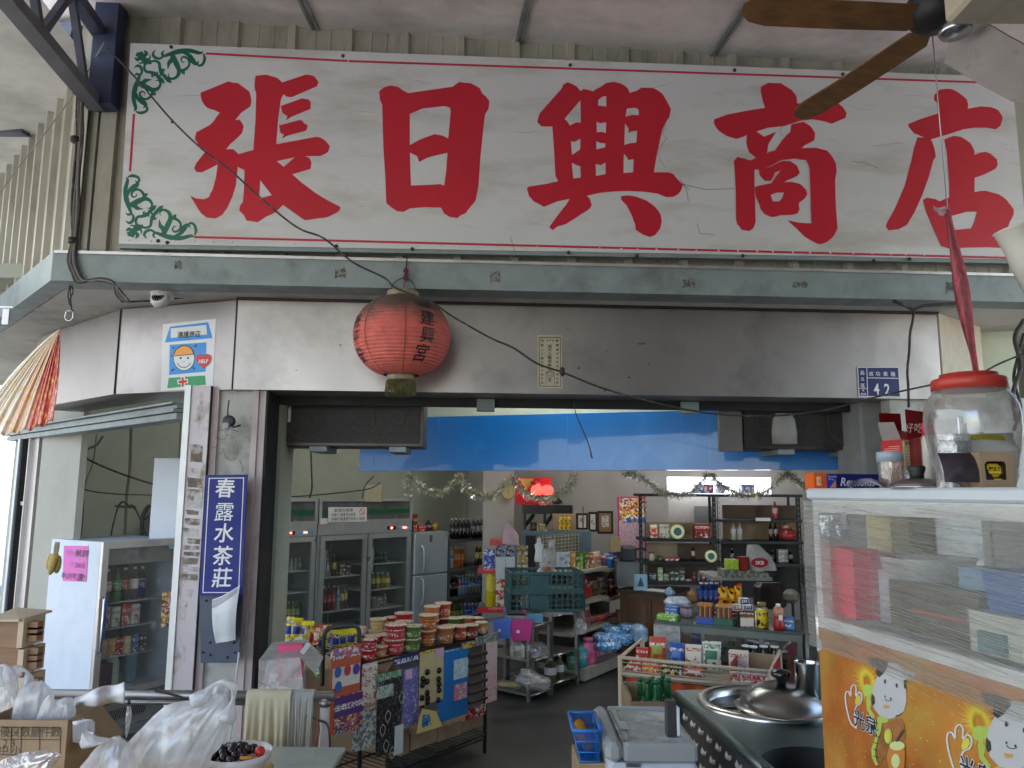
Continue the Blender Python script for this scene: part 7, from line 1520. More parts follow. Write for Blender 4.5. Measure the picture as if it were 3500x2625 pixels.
brow(2,'the third bottle shelf',[(B,1160+k*19,1178+k*19,y,c,(d,e),n)for k,(y,c,d,e,n)in enumerate(((540,'100c10','c8c8c8','20181c','black cola bottle'),(538,'140c10','d0d0d0','241c20','white-capped black bottle'),(538,'160e12','d8d8d8','302028','near-black bottle'),(540,'88a0b0','e8e8e8','c83848','red and white bottle'),(538,'7890b8','e8e8e8','3050b0','blue and red bottle'),(532,'6c7c84','f0f0f0','3858a0','blue-labelled bottle'),(530,'647078','f0f0f0','4868a8','blue-grey bottle'),(528,'6c6c50','f0f0f0','405890','tea bottle'),(528,'74765c','4870c0','3c5c98','blue-capped tea bottle'),(530,'686858','f0f0f0','4060a8','brownish bottle'),(532,'503848','806080','604060','purple bottle')))])
brow(3,'the lowest bottle shelf',[(B,1160+k*22,1181+k*22,706-k,c,(d,e),n)for k,(c,d,e,n)in enumerate((('687020','c0c040','a0a030','olive bottle'),('80801c','e0d030','c8c030','yellow-green bottle'),('405818','e0e0e0','789030','green bottle'),('304c28','e0e0e0','609848','dark green bottle'),('385c80','e8e8e8','4078c0','blue water bottle'),('3868a0','e8e8e8','3060b0','bright blue bottle'),('406898','f0f0f0','3868b8','sky blue bottle'),('486c90','f0f0f0','5080c0','pale blue bottle')))])
# pillar with clock
pc_=atY(1700,1800,9.3);pL,pR=atY(1652,1800,9.3),atY(1757,1800,9.1);MB().bx(pL.x,pR.x,9.1,9.6,0,3.15).build('wall_pier',M_wallbk,kind='structure',label='pale wall pier with the round clock')
p=atY(*T3(350,65),9.06);CK=thing('wall_clock','round gold wall clock on the pale pier','clock',p);Mk=Matrix.Rotation(R(90),4,'X')
MB().lathe([(0,0),(.103,0),(.108,.01),(.099,.018),(.096,.01)],n=36,M=Mk@Matrix.Scale(.72,4,(1,0,0)),cap=False).build('case',mat('clock_gold',(.50,.38,.09),.35,.3),CK);MB().lathe([(0,.008),(.096,.008)],n=36,M=Mk@Matrix.Scale(.72,4,(1,0,0)),cap=False).build('dial',mat('clock_dial',(.52,.42,.16),.4),CK)
g=MB();g.bx(-.002,.002,-.014,-.011,-.005,.07);g.bx(-.003,.003,-.016,-.014,-.045,.005);g.build('hand',M_ink,CK)
# --- altar corner
def wbox(name,f,x0,x1,y0,y1,Y,th,m,label=None,cat=None,root=None,bev=0,rz=0):
    a,b=atY(*f(x0,y1),Y),atY(*f(x1,y0),Y);g=MB();g.box((a.x+b.x)/2,Y+th/2,a.z,b.x-a.x,th,b.z-a.z,bev=bev,rz=rz)
    return g.build(name,m,root,label=label,cat=cat,W=root is not None)
M_altar=mat('altar_red',(.62,.012,.02),.5,var=.1)
wbox('altar_backing',T3,415,722,-45,188,9.2,.03,M_altar,'bright red altar backing on the far wall','altar panel')
g=MB();p=atY(*T3(510,0),9.17);g.poly([(p.x-.09,p.z+.05),(p.x+.09,p.z+.05),(p.x,p.z-.10)],y=9.18,th=.01);g.build('gold_pendant',mat('gold_print',(.55,.35,.08),.4),label='small gold triangle hanging on the red altar backing',cat='pendant')
wbox('altar_mirror',T3,545,655,-12,110,9.1,.03,prnt('altar_pic',[('8a2028',4),('c04040',2),('50181c',2),('d89080',1)],8),'dim red framed picture on the altar','picture')
for k,x in enumerate((602,690)):
    p=atY(*T3(x,92),9.0);t_=thing('altar_lamp',['glowing red altar lamp on the left','glowing red altar lamp on the right'][k],'lamp',p,0,'pair of red altar lamps')
    MB().lathe([(.03,-.05),(.05,-.04),(.05,-.02)],n=16).build('lamp_base',M_black,t_);MB().lathe([(.04,-.02),(.075,.02),(.07,.06),(.04,.09),(0,.10)],n=18).build('lamp_shade',M_lamp,t_)
p=atY(*T3(775,185),8.9);g=MB();g.lathe([(.03,0),(.07,.02),(.04,.06),(.05,.09),(.03,.13),(0,.14)],p.x,p.y,p.z,14);g.build('altar_figure',mat('dark_bronze',(.06,.05,.04),.4,.5),label='dark bronze figure at the right end of the altar shelf',cat='figure')
ALT=thing('altar_shelf','black wooden altar shelf on diagonal brackets','shelf',atY(*T3(600,400),8.8))
wbox('shelf_board',T3,478,912,196,272,8.75,.42,mat('black_lacquer',(.012,.012,.014),.3),root=ALT)
for x0,x1,y0,y1 in((485,507,272,410),(657,680,272,400)):wbox('bracket_post',T3,x0,x1,y0,y1,8.8,.05,MC['black_lacquer'],root=ALT)
for xa,xb in((500,575),(670,740)):g=MB();g.tube([atY(*T3(xa,375),8.82),atY(*T3(xb,275),8.82)],.022,4);g.build('brace',MC['black_lacquer'],ALT,W=True)
g=MB();wbox('glass_case',T3,915,1003,205,262,8.6,.02,film('case_glass',clear=.7,wr=4),'small dark-framed glass case right of the altar shelf','case')
for x in(912,1003):wbox('cabinet_edge',T3,x-3,x+3,205,412,8.58,.03,col('5a1c20'),f'thin dark red upright {"left" if x < 950 else "right"} of the glass case','upright')
cb=wbox('back_cabinet',T3,470,1075,425,900,8.3,.4,mat('blue_grey_cabinet',(.10,.15,.18),.5,var=.15),'blue-grey cabinet under the altar shelf','cabinet')
wbox('bay_shade_panel',T3,500,770,462,880,8.29,.012,M_dark,root=None,label='dark panel standing for the shaded open bay of the blue-grey cabinet',cat='cabinet bay');  # flat dark sheet; the shade inside the open bay is its colour
wbox('cardboard_box',T3,742,942,275,420,8.42,.2,M_card,'cardboard box of yellow jars on the blue-grey cabinet','box')
for k in range(6):wbox('yellow_jar',T3,792+(k%3)*36,824+(k%3)*36,300+(k//3)*60,358+(k//3)*60,8.34,.07,prnt('yjar',[('e0b020',5),('704018',2),('f0e0a0',1)],24),['upper','lower'][k//3]+' '+['left','middle','right'][k%3]+' yellow jar in the cardboard box below the altar','jar',bev=.01)
row(Frame(0,8.36,0),atY(*T3(600,428),8.36).z,0,'the blue-grey cabinet',[('u',540,602,345,'3c2c20','282018','dark brown crock'),('u',608,680,362,'8a8068','b8a040','glass jar with a gold lid'),('x',605,690,405,'d8c060','b89840','flat yellow box')],T3)
# framed pictures, calendar
for x0,x1,y0,y1,m_,l_,fr in((945,1045,265,412,'d0ccc0','tall dark-framed certificate beside the glass case','3a1c1a'),(1052,1126,255,427,'c8c4b4','narrow black-framed certificate on the back wall','1a1412'),(1130,1264,247,446,'8c6c4c','dark wood picture frame with a brown mount','241012')):
    t_=thing('picture_frame',l_,'picture',atY(*T3((x0+x1)/2,y1),8.9));wbox('frame',T3,x0,x1,y0,y1,8.9,.04,col(fr,.4),root=t_);wbox('mount',T3,x0+16,x1-16,y0+20,y1-20,8.892,.02,col(m_,.6),root=t_)
    k_=(x1-x0)*.28;wbox('picture',T3,x0+k_,x1-k_,y0+40,y1-60,8.886,.01,prnt('pic'+m_,[('b8b4a8',3),('7c8088',2),('d8d4c8',2)],30),root=t_)
CAL=thing('wall_calendar','pink wall calendar with a gold festive picture','calendar',atY(*T3(1425,590),8.7));wbox('sheet',T3,1308,1548,122,590,8.7,.01,col('c83c78',.6),root=CAL)
wbox('picture',T3,1322,1545,135,345,8.692,.008,prnt('newyear',[('b02818',4),('e0a820',4),('f0e8e0',3),('2050a0',1)],22),root=CAL)
wbox('blue_wave',T3,1322,1545,300,348,8.688,.004,prnt('newyear2',[('2868c8',4),('e0a820',1),('e8f0f8',1)],14),root=CAL);wbox('date_grid',T3,1322,1545,350,565,8.690,.008,prnt('dates',[('e8c8d4',6),('d8a0b8',2),('b04870',1)],40,stretch=(1,1,2)),root=CAL)
# --- black slotted-angle rack at the back right
BYr=8.0;M_blk=mat('black_slotted',(.018,.022,.022),.5,.4,var=.2);BR=thing('black_rack','tall black slotted-angle rack of goods against the back wall','rack',atY(*T4(800,900),BYr)*1)
BR.location.z=0;RF=Frame(0,BYr,0)
rx=lambda x:RF.at(T4(x,0)[0],1850)[0];rzz=lambda y:RF.at(T4(800,0)[0],T4(0,y)[1])[1];zt_r=rzz(98)
for x,w_ in((105,.03),(155,.03),(752,.035),(795,.03),(1490,.035),(1520,.03)):
    g=MB();u=rx(x);g.bx(u-w_/2,u+w_/2,BYr+(0 if x in(105,752,1490)else .38),BYr+(.004 if x in(105,752,1490)else .384),0,zt_r);g.bx(u-w_/2,u-w_/2+.004,BYr+.005,BYr+.03,0,zt_r)
    g.mt(1)
    for k in range(30):g.bx(u-.004,u+.004,BYr-.001,BYr,.1+k*.055,.125+k*.055)
    g.build('upright',[M_blk,col('6c6c68')],BR,W=True)
def shf_(x0,x1,y,d=.38):MB().bx(rx(x0),rx(x1),BYr-.004,BYr+d,rzz(y)-.03,rzz(y)).build('shelf',M_blk,BR,W=True)
shf_(95,1530,98)
for y in(490,690,868):shf_(110,790,y)
for y in(318,508,705):shf_(790,1520,y)
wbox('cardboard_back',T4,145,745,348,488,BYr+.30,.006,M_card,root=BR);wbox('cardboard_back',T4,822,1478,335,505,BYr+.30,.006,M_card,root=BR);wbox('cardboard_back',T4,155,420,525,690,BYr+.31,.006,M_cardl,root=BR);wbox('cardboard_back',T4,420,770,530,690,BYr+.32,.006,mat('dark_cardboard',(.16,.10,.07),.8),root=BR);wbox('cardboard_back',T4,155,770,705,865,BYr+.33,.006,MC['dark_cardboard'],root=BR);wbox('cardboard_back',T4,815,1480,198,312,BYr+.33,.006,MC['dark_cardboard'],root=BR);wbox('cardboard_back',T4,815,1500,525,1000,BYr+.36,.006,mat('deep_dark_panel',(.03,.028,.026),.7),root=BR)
wbox('grey_poster',T4,575,735,205,345,8.9,.01,col('6c6c6c',.7),'grey rectangle of board on the wall behind the black rack','board');wbox('pale_poster',T4,345,735,100,345,8.93,.01,col('a8a49c',.7),'pale board on the wall behind the black rack','board')
def rrow(y,nm,items,ins=.1):row(RF,rzz(y),ins,nm,items,T4)
rrow(490,'the upper left rack shelf',[('p',183,248,365,'e8dcc0','d84838','white packet with red emblem'),('x',262,348,365,'e0dcd0','806050','pack of striped toothbrushes'),('x',560,700,360,'981c1c','303038','red and black snack bag')])
for nm,x,y,f_ in(('round green and white plate-shaped pack on the upper left rack shelf',420,490,62),('round green pack at the right end of the second left rack shelf',712,694,52)):
    p=atY(*T4(x,y-f_),BYr-.02);k_=f_/2.553/2600*8.1;g=MB();Mx=Matrix.Translation(p)@Matrix.Rotation(R(84),4,'X');g.lathe([(k_,0),(k_,.015),(k_*.9,.02)],n=24,M=Mx);g.mt(1).lathe([(k_*.88,.021),(0,.022)],n=24,M=Mx,cap=False);g.mt(2).lathe([(k_*.55,.024),(0,.025)],n=20,M=Mx,cap=False)
    g.build('round_pack',[col('c8d060'),col('e8e8d0'),col('386058')],label=nm,cat='pack')
rrow(690,'the second left rack shelf',[('u',168,222,605,'c8b8a8','b05038','pink and white tub'),('u',245,292,640,'607838','506038','green jar'),('x',312,348,652,'b83048','e8e0e0','small red and white tin'),('x',352,392,652,'c03850','e8e0e0','second red and white tin'),('x',396,438,654,'b83048','e8d8d8','third red and white tin'),(B,540,572,548,'3c1410',('a02820','d8c0a0'),'dark red sauce bottle')])
rrow(868,'the third left rack shelf',[('p',175,240,790,'707078','a0a0b0','grey plastic packet'),('x',246,292,740,'98b080','d0d8c0','tall pale green box'),('x',296,345,795,'a0a090','707868','grey-green box'),('x',350,392,762,'304830','607050','dark green packet'),('x',396,432,765,'38503c','c8c8c0','dark striped packet'),('x',436,480,745,'505850','c0c0b8','dark grey packet'),('x',490,545,850,'d88098','e8c0c8','pink flat packet'),('b',552,582,788,'803848',('e8e8e8','b06078'),'rose bottle'),('b',592,620,788,'909890',('e8e8e8','506058'),'grey bottle'),('b',630,664,792,'a85870',('e8e8e8','e0a0b0'),'pink bottle'),('x',675,728,762,'8ab0d8','3868b0','pale blue box'),('x',732,770,845,'d8b0b0','e0d0c8','pale pink box')])
rrow(318,'the top right rack shelf',[('b',1245,1295,165,'b04858',('b83040','e0b0b8'),'slim pink and red bottle')])
wbox('shelf_tag',T4,1106,1234,306,334,BYr-.05,.004,M_white,'white paper tag on the top right rack shelf','tag')
rrow(505,'the middle right rack shelf',[('b',885,930,345,'a8a8a0',('b89848','d8d8e8'),'clear white-labelled spirits bottle'),('b',938,986,345,'b0b0a8',('c0a050','d0d0e0'),'second clear spirits bottle'),('b',1214,1252,350,'140a0c',('701828','b89090'),'dark wine bottle'),('b',1256,1296,350,'180c0c',('801c28','c0a0a0'),'second dark wine bottle')])
p=atY(*T4(1385,505),BYr+.05);g=MB();g.lathe([(.05,0),(.085,.02),(.09,.06),(.07,.10),(.04,.125)],p.x,p.y,p.z,18);g.mt(1).lathe([(.035,.115),(.045,.14),(.035,.165),(0,.175)],p.x-.02,p.y-.02,p.z,16);g.mt(2).lathe([(.02,.135),(.022,.15),(.0,.155)],p.x-.025,p.y-.05,p.z,12)
g.build('red_figurine',[mat('red_ceramic',(.30,.03,.03),.3),col('a86858'),col('d8c0b0')],label='round seated red ceramic figurine on the right rack shelf',cat='figurine')
rrow(705,'the lower right rack shelf',[('b',880,915,575,'141412',('c8c0a0','a09870'),'black bottle with a cream label'),('b',1232,1268,590,'181818',('e0e0e0','404440'),'black bottle'),('x',1290,1380,580,'a8a498','c8c4b8','pale beige box'),('b',1385,1425,590,'101412',('808878','b0b0a0'),'very dark bottle')],.2)
# bright light box above
M_lb=mat('lit_white_panel',(.8,.8,.85),.5,emit=(.86,.88,1),estr=1.1)
wbox('lit_board',T4,342,1235,-45,96,8.75,.05,M_lb,'bright lit white panel above the black rack','light panel')
for k,(x0,x1,c)in enumerate(((588,652,'5878c8'),(656,736,'b04860'),(776,832,'8098d0'),(985,1038,'6078c0'),(1042,1096,'7888c8'))):wbox('drink_pack',T4,x0,x1,14,94,8.2,.12,prnt('dp'+c,[(c,3),('e8e8f4',3),('4058a8',1)],16),f'{["blue", "red and blue", "pale blue", "violet-blue", "lavender-blue"][k]} multipack of cans on top of the black rack','pack')
# fluorescent tubes on the shop ceiling (lit)
M_tube=mat('lit_tube',(.9,.9,.9),.5,emit=(1,.98,.92),estr=12)
for k,(x,y)in enumerate(((-1.2,7.2),(1.6,7.0),(.4,5.6),(1.0,8.3))):
    t_=thing('ceiling_tube_light',['lit tube light on the shop ceiling over the fridges','lit tube light over the glass counter','lit tube light just inside the doorway','lit tube light over the back rack'][k],'tube light',(x,y,3.02),.8 if k==0 else .1);MB().bx(-.62,.62,-.05,.05,.06,.128).build('fitting',WHT,t_);MB().tube([(-.6,0,.03),(.6,0,.03)],.016,10).build('tube',M_tube,t_)
# --- shelving unit (gondola) along the aisle
def P2(a,b):d=b-a;return Frame(a.x,a.y,math.atan2(d.y,d.x))
GF=P2(atZ(1998,2337,0),atZ(2114,2286,0));M_gon=mat('cream_shelf_metal',(.46,.43,.34),.5,.2,var=.08,stain=(.22,.19,.14),sscale=6)
gz=[GF.at(*T3(1000,1290),-.14)[1],GF.at(*T3(1225,985),-.14)[1],GF.at(*T3(1215,730),-.14)[1]]
GD=thing('shelving_unit','cream metal shelving unit of packets running down the aisle','shelving',GF.o);gm=GF.at(*T3(1225,800),-.14)[0];ge=gm+.75
print('gondola',gz,gm)
for u0,u1,dz in((0,gm,0),(gm+.01,ge,-.03)):
    MB(GF.M).bx(u0,u1,0,.5,.02,.11).build('base_plinth',M_gon,GD,W=True);MB(GF.M).bx(u0,u1,-.01,.5,.112,.13).build('shelf',M_gon,GD,W=True)
    for k,z in enumerate(gz):
        MB(GF.M).bx(u0,u1,.14,.5,z-.03+dz,z+dz).build('shelf',M_gon,GD,W=True)
    MB(GF.M).bx(u0,u1,.50,.53,.0,gz[2]+(.33 if u0==0 else .03)).build('back_panel',mat('gondola_back',(.16,.15,.12),.7),GD,W=True)
g=MB(GF.M)
for k in range(9):z=gz[2]+.03+k*.035;g.tube([(0,.49,z),(gm,.49,z)],.003,4)
for k in range(12):g.tube([(k*gm/11,.488,gz[2]),(k*gm/11,.488,gz[2]+.33)],.003,4)
g.build('wire_grid',M_gon,GD,W=True)
row(GF,gz[2],.22,'the top cream shelf',[('x',785,826,606,'d0d8dc','4878b8','white and blue box'),('x',828,872,606,'d4dcdc','4070b8','white and blue twin box'),('x',876,920,600,'d89028','e8c030','yellow-orange packet'),('x',924,960,620,'507028','e0e0b8','green and cream packet'),('x',964,992,622,'8cb030','d0d848','lime packet'),('x',996,1038,606,'486c30','d8d8b0','dark green packet'),('x',1042,1078,612,'b84818','e8a030','orange packet'),('p',1082,1165,600,'c0b8b0','a86848','clear and brown packet')],T3)
row(GF,gz[2]-.03,.22,'the top shelf beyond',[('c',1170,1192,614,'783050','983868','dark pink can'),('c',1194,1240,620,'1868b0','3080c8','blue round tin'),('x',1242,1280,606,'303868','d0b030','blue and yellow box'),('x',1284,1308,640,'b02030','d84848','red box'),('x',1312,1340,622,'2c3828','607058','dark green box'),('x',1344,1376,628,'202420','405040','blackish box')],T3)
row(GF,gz[1],.24,'the middle cream shelf',[('p',918,1045,822,'9c1818','c02828','big red snack bag'),('p',1012,1080,862,'8c2018','b03028','smaller red bag'),('p',1062,1150,812,'40281c','786040','brown wrapped pack'),('p',1130,1198,815,'4c3828','a09888','glossy brown pack')],T3)
row(GF,gz[1]-.03,.22,'the middle shelf beyond',[('b',1228,1256,758,'501c1c',('401818','702828'),'dark red bottle'),('b',1262,1290,765,'581c1c',('401818','782c28'),'second dark red bottle')],T3)
row(GF,gz[0],.24,'the lower cream shelf',[('p',932,1010,1085,'907870','b09890','pale clear bag of sweets'),('p',1000,1070,1055,'8c7878','a84848','tall clear bag of sweets'),('p',1050,1115,1150,'6c3038','a86068','plum bag of sweets'),('p',1115,1225,1140,'a83020','d87050','shiny red-orange sweet bag'),('p',1215,1330,1135,'a81420','d04048','bright red sweet bag')],T3)
p=GF.w(gm+.1,gz[1]-.028,-.3);g=MB();g.lathe([(.055,0),(.06,.02),(.05,.03)],p.x,p.y,p.z,20);g.mt(1).lathe([(.05,.03),(.052,.14),(.035,.18),(0,.195)],p.x,p.y,p.z,20);g.mt(2).lathe([(.01,.03),(.02,.06),(.015,.12),(0,.13)],p.x,p.y,p.z,10);g.build('glass_cloche',[col('2c1c14'),film('cloche_glass',clear=.8,rough=.03,wr=4,bump=0),col('a8a090')],label='small glass cloche clock on the middle shelf',cat='cloche')
# bottom shelf goods
row(GF,.131,.08,'the bottom cream shelf',[('b',888,942,1440,'3c8068',('2c6858','60a088'),'dull green cleaner bottle'),('b',945,1008,1388,'3898a0',('184858','68b8b8'),'teal cleaner bottle')],T3)
for x0,x1,y,l in((1000,1092,1342,'front pink detergent jug on the bottom shelf'),(1060,1142,1325,'rear pink detergent jug on the bottom shelf')):
    u,zt=GF.at(*T3((x0+x1)/2,y+12),-.08-(x0>1050)*.1);w_=GF.at(*T3(x1,y),-.1)[0]-GF.at(*T3(x0,y),-.1)[0];w3=GF.w(u,.131,-.08-(x0>1050)*.1);r_=w_/2;h=zt-.131
    t_=thing('detergent_jug',l,'jug',w3,GF.a,'pink detergent jugs');M_pj=mat('pink_jug',(.62,.14,.32),.35,var=.06)
    MB().lathe([(r_*.92,0),(r_,.02),(r_,h*.55),(r_*.9,h*.7),(r_*.5,h*.84),(r_*.34,h*.86),(r_*.34,h*.9)],n=18,sy=.6).build('jug_body',M_pj,t_);MB().lathe([(r_*.42,h*.88),(r_*.42,h),(0,h)],n=16).build('cap',M_pj,t_);MB().lathe([(r_*1.01,h*.12),(r_*1.01,h*.5)],n=18,sy=.61,cap=False).build('label_sleeve',prnt('pjl',[('d05080',5),('e8a0b8',2),('b03060',1)],18),t_)
M_tis=prnt('tissue_blue',[('5898d0',8),('90c0e0',2),('2050a8',1),('d8e8f0',2)],22,.25)
for x0,x1,y0,y1,Y,l in((1110,1330,1395,1480,7.5,'lowest blue tissue pack at the end of the aisle shelf'),(1110,1440,1330,1430,7.55,'wide blue tissue pack in the middle of the pile'),(1190,1340,1265,1335,7.75,'blue tissue pack at the top left of the pile'),(1330,1500,1248,1330,7.75,'blue tissue pack at the top right of the pile')):
    wbox('tissue_pack',T3,x0,x1,y0,y1,Y,.22,M_tis,l,'tissue pack',bev=.03,rz=.25)
wbox('water_pack',T3,1448,1568,1252,1425,7.5,.2,mat('wrapped_water',(.30,.45,.62),.15,var=.3,scale=14,bump=.4,bscale=30),'shrink-wrapped pack of clear blue water jugs beside the desk','water pack',bev=.04,rz=.2)
p=GF.w(.75,.131,-.1);pouch(p.x,p.y,p.z,.42,.14,.16,GF.a-.3,prnt('redpk',[('c82820',5),('e8e4e0',3),('3058b0',1)],10,.2),'red and white plastic pack in front of the tissue pile')
sack([T3(945,1180),T3(925,1260),T3(940,1320)],[T3(1000,1190),T3(1045,1260),T3(1030,1315)],7.0,M_bagc,'clear_plastic_bag','crumpled clear bag hanging over the left end of the lower shelf',seed=41,n=32,rings=14)
wbox('cardboard_tray',T3,1312,1458,1130,1200,8.1,.2,M_card,'printed cardboard tray on the far lower shelf','tray')
# doll-shaped bottle, hanging packs on the left of the unit
u_=atY(*T3(618,690),6.75);g=MB();s_=6.75/2600/2.553;g.lathe([(36*s_,0),(40*s_,20*s_),(30*s_,90*s_),(38*s_,140*s_),(16*s_,165*s_),(18*s_,190*s_),(0,208*s_)],u_.x,u_.y,u_.z,16,sy=.5);g.build('white_figurine',mat('white_glaze',(.66,.66,.68),.3),label='white figurine-shaped bottle beside the wire grid',cat='figurine')
for x0,x1,y0,y1,l in((700,760,500,600,'clear empty packet hanging at the left of the wire grid'),(655,765,590,740,'clear hanging packet with a white card'),(625,745,700,815,'clear hanging packet with orange sweets')):
    p=atY(*T3((x0+x1)/2,y1),6.5);pouch(p.x,6.5,p.z,(x1-x0)*.001,(y1-y0)*.001,.03,.1,mat('packet_sheen',(.40,.38,.36),.15,var=.3,scale=30,bump=.6,bscale=40),l,m2=col('a05828' if y0>650 else 'a8a8a4'))
# --- desk
DK=thing('wooden_desk','varnished brown wooden desk with panelled door at the end of the aisle','desk',atY(*T3(1600,1330),7.9));DK.location.z=0;M_dk=mat('desk_wood',(.13,.055,.018),.3,var=.3,scale=4,stretch=(1,1,.25),coat=.3)
a,b=atY(*T3(1440,945),7.9),atY(*T3(1722,945),7.7);DF=P2(Vector((a.x,7.9,0)),Vector((b.x,7.7,0)));dw=DF.at(*T3(1722,960))[0];dz=DF.at(*T3(1600,950))[1]
MB(DF.M).bx(-.15,dw,0,.55,0,dz-.035).build('body',M_dk,DK,W=True);MB(DF.M).bx(-.18,dw+.02,-.02,.58,dz-.034,dz).build('desk_top',mat('desk_top_dark',(.05,.03,.02),.25,var=.2),DK,W=True)
g=MB(DF.M);u0,u1=DF.at(*T3(1470,1000))[0],DF.at(*T3(1600,1000))[0];g.bx(u0,u1,-.014,-.001,.12,dz-.09);g.bx(u0+.05,u1-.05,-.022,-.015,.17,dz-.14);g.build('door',M_dk,DK,W=True)
wbox('desk_calendar',T3,1450,1562,802,938,7.75,.04,col('98c0d0'),'pale blue desk calendar with a dark steeple picture','calendar',rz=.1);
g=MB();p,q,r_=atY(*T3(1478,905),7.70),atY(*T3(1535,905),7.70),atY(*T3(1506,818),7.70);g.add([p,q,r_],[(0,1,2)]);g.build('steeple_print',col('38506c'),bpy.data.objects['desk_calendar']).data.transform(Matrix.Translation(-bpy.data.objects['desk_calendar'].location))
MB(DF.M).bx(dw-.25,dw-.02,.02,.2,dz+.001,dz+.006).build('paper_sheets',M_white,label='white papers on the desk beside the calendar',cat='papers')
wbox('cash_register',T3,1335,1470,560,690,8.0,.3,mat('dark_register',(.03,.035,.045),.4,var=.3),'dark cash register on the counter behind the cream shelving','register',bev=.02);wbox('register_stand',T3,1300,1505,690,905,8.02,.35,mat('dark_stand',(.14,.15,.15),.6),'dark grey stand under the cash register','stand');wbox('red_folder',T3,1240,1330,475,600,7.95,.05,col('9c8460'),'tan cardboard folder standing beside the calendar','folder')
# --- two stainless racks and what they carry
ca,cb_,cc_=atZ(1808,2402,0),atZ(1884,2376,0),atZ(1964,2341,0);SF1=P2(ca,cb_);w1=(cb_-ca).length;w2=(cc_-cb_).length;dl=.52
def srack(label,u0,u1,zz):
    t_=thing('steel_rack',label,'rack',SF1.w(u0,0,0))
    for u in(u0+.012,u1-.012):
        for y in(.012,dl-.012):MB(SF1.M).bx(u-.014,u+.014,y-.014,y+.014,0,zz[0]+.002).build('post',M_rail,t_,W=True)
    for z in zz:MB(SF1.M).bx(u0+.027,u1-.027,0,dl,z-.022,z).build('shelf',mat('rack_tray',(.34,.34,.33),.3,.8,var=.1),t_,W=True);MB(SF1.M).tube([(u0+.02,-.004,z-.01),(u1-.02,-.004,z-.01)],.011).build('front_bar',M_steelb,t_,W=True)
    return t_
zA=[SF1.at(1808,y)[1]for y in(2140,2258,2385)];zB=[SF1.at(1884,y)[1]for y in(2104,2240,2345)];zA[2]=max(zA[2],.06);zB[2]=max(zB[2],.1);print('racks',zA,zB)
srack('lower stainless rack with a scale and bags, at the aisle corner',0,w1,zA);srack('higher stainless rack carrying two green crates',w1+.005,w1+w2,zB)
# crates
M_cr=mat('crate_green',(.045,.115,.115),.5,var=.08)
cp=SF1.w(w1+.02,zB[0],-.02)
def crate(x,y,z,rz,lx,ly,h,label):
    t_=thing('plastic_crate',label,'crate',(x,y,z),rz,'stacked green crates');g=MB()
    for X,Y,sx,sy in((0,-ly/2,lx,.008),(0,ly/2,lx,.008),(-lx/2,0,.008,ly),(lx/2,0,.008,ly)):
        for k in range(4):g.box(X,Y,h*k/3.3,sx,sy,.022 if k in(0,3)else .008)
        n_=13
        for k in range(n_+1):t=k/n_-.5;g.box(X+(t*lx if sx>.1 else 0),Y+(t*ly if sy>.1 else 0),0,.010,.010,h)
    g.box(0,0,0,lx,ly,.006);g.build('lattice',M_cr,t_)
    g=MB();g.box(-lx*.12,-ly/2-.006,h*.12,lx*.26,.006,h*.72);g.build('name_panel',M_cr,t_);return t_
L_c=.60;pc=atY(*T3(690,1130),6.4);cang=R(8)
crate(pc.x-.02,6.62,pc.z,cang,L_c*1.02,.40,.155,'lower green lattice crate of bottles on the steel rack');crate(pc.x-.02,6.62,pc.z+.16,cang,L_c,.40,.15,'upper green lattice crate with white eggs showing on top')
wbox('crate_rest',T3,460,915,1130,1150,6.42,.42,M_rail,'steel ledge carrying the green crates','ledge')
for k,(x,y)in enumerate(((-.06,.0),(-.02,.03),(.02,-.01),(.06,.02))):MB().lathe([(0,-.02),(.018,-.008),(.02,.005),(0,.028)],pc.x+x,6.55+y,pc.z+.31,10).build('egg',WHT,label='white egg on top of the upper green crate',cat='egg',group='eggs in the crate')
for k in range(4):p=(pc.x-.2+.035*k+(.1 if k>1 else 0),6.5,pc.z+.012);bottle(*p,.13,.016,col('c8c4b0'),WHT,None,f'small cream bottle, {ORD[k]} from the left inside the lower crate',parts=False,group='bottles in the lower crate',n=8)
wbox('electronic_scale',T3,330,660,1165,1205,6.3,.3,col('808c90'),'grey electronic scale body on the lower rack','scale',bev=.01,rz=-.1);wbox('scale_plate',T3,325,590,1118,1142,6.32,.3,col('404848',.3),'dark flat weighing plate of the scale','plate',rz=-.05);wbox('scale_display',T3,520,655,1150,1220,6.18,.06,col('5c98b8',.2),'blue tilted display panel beside the scale','display',rz=-.1)
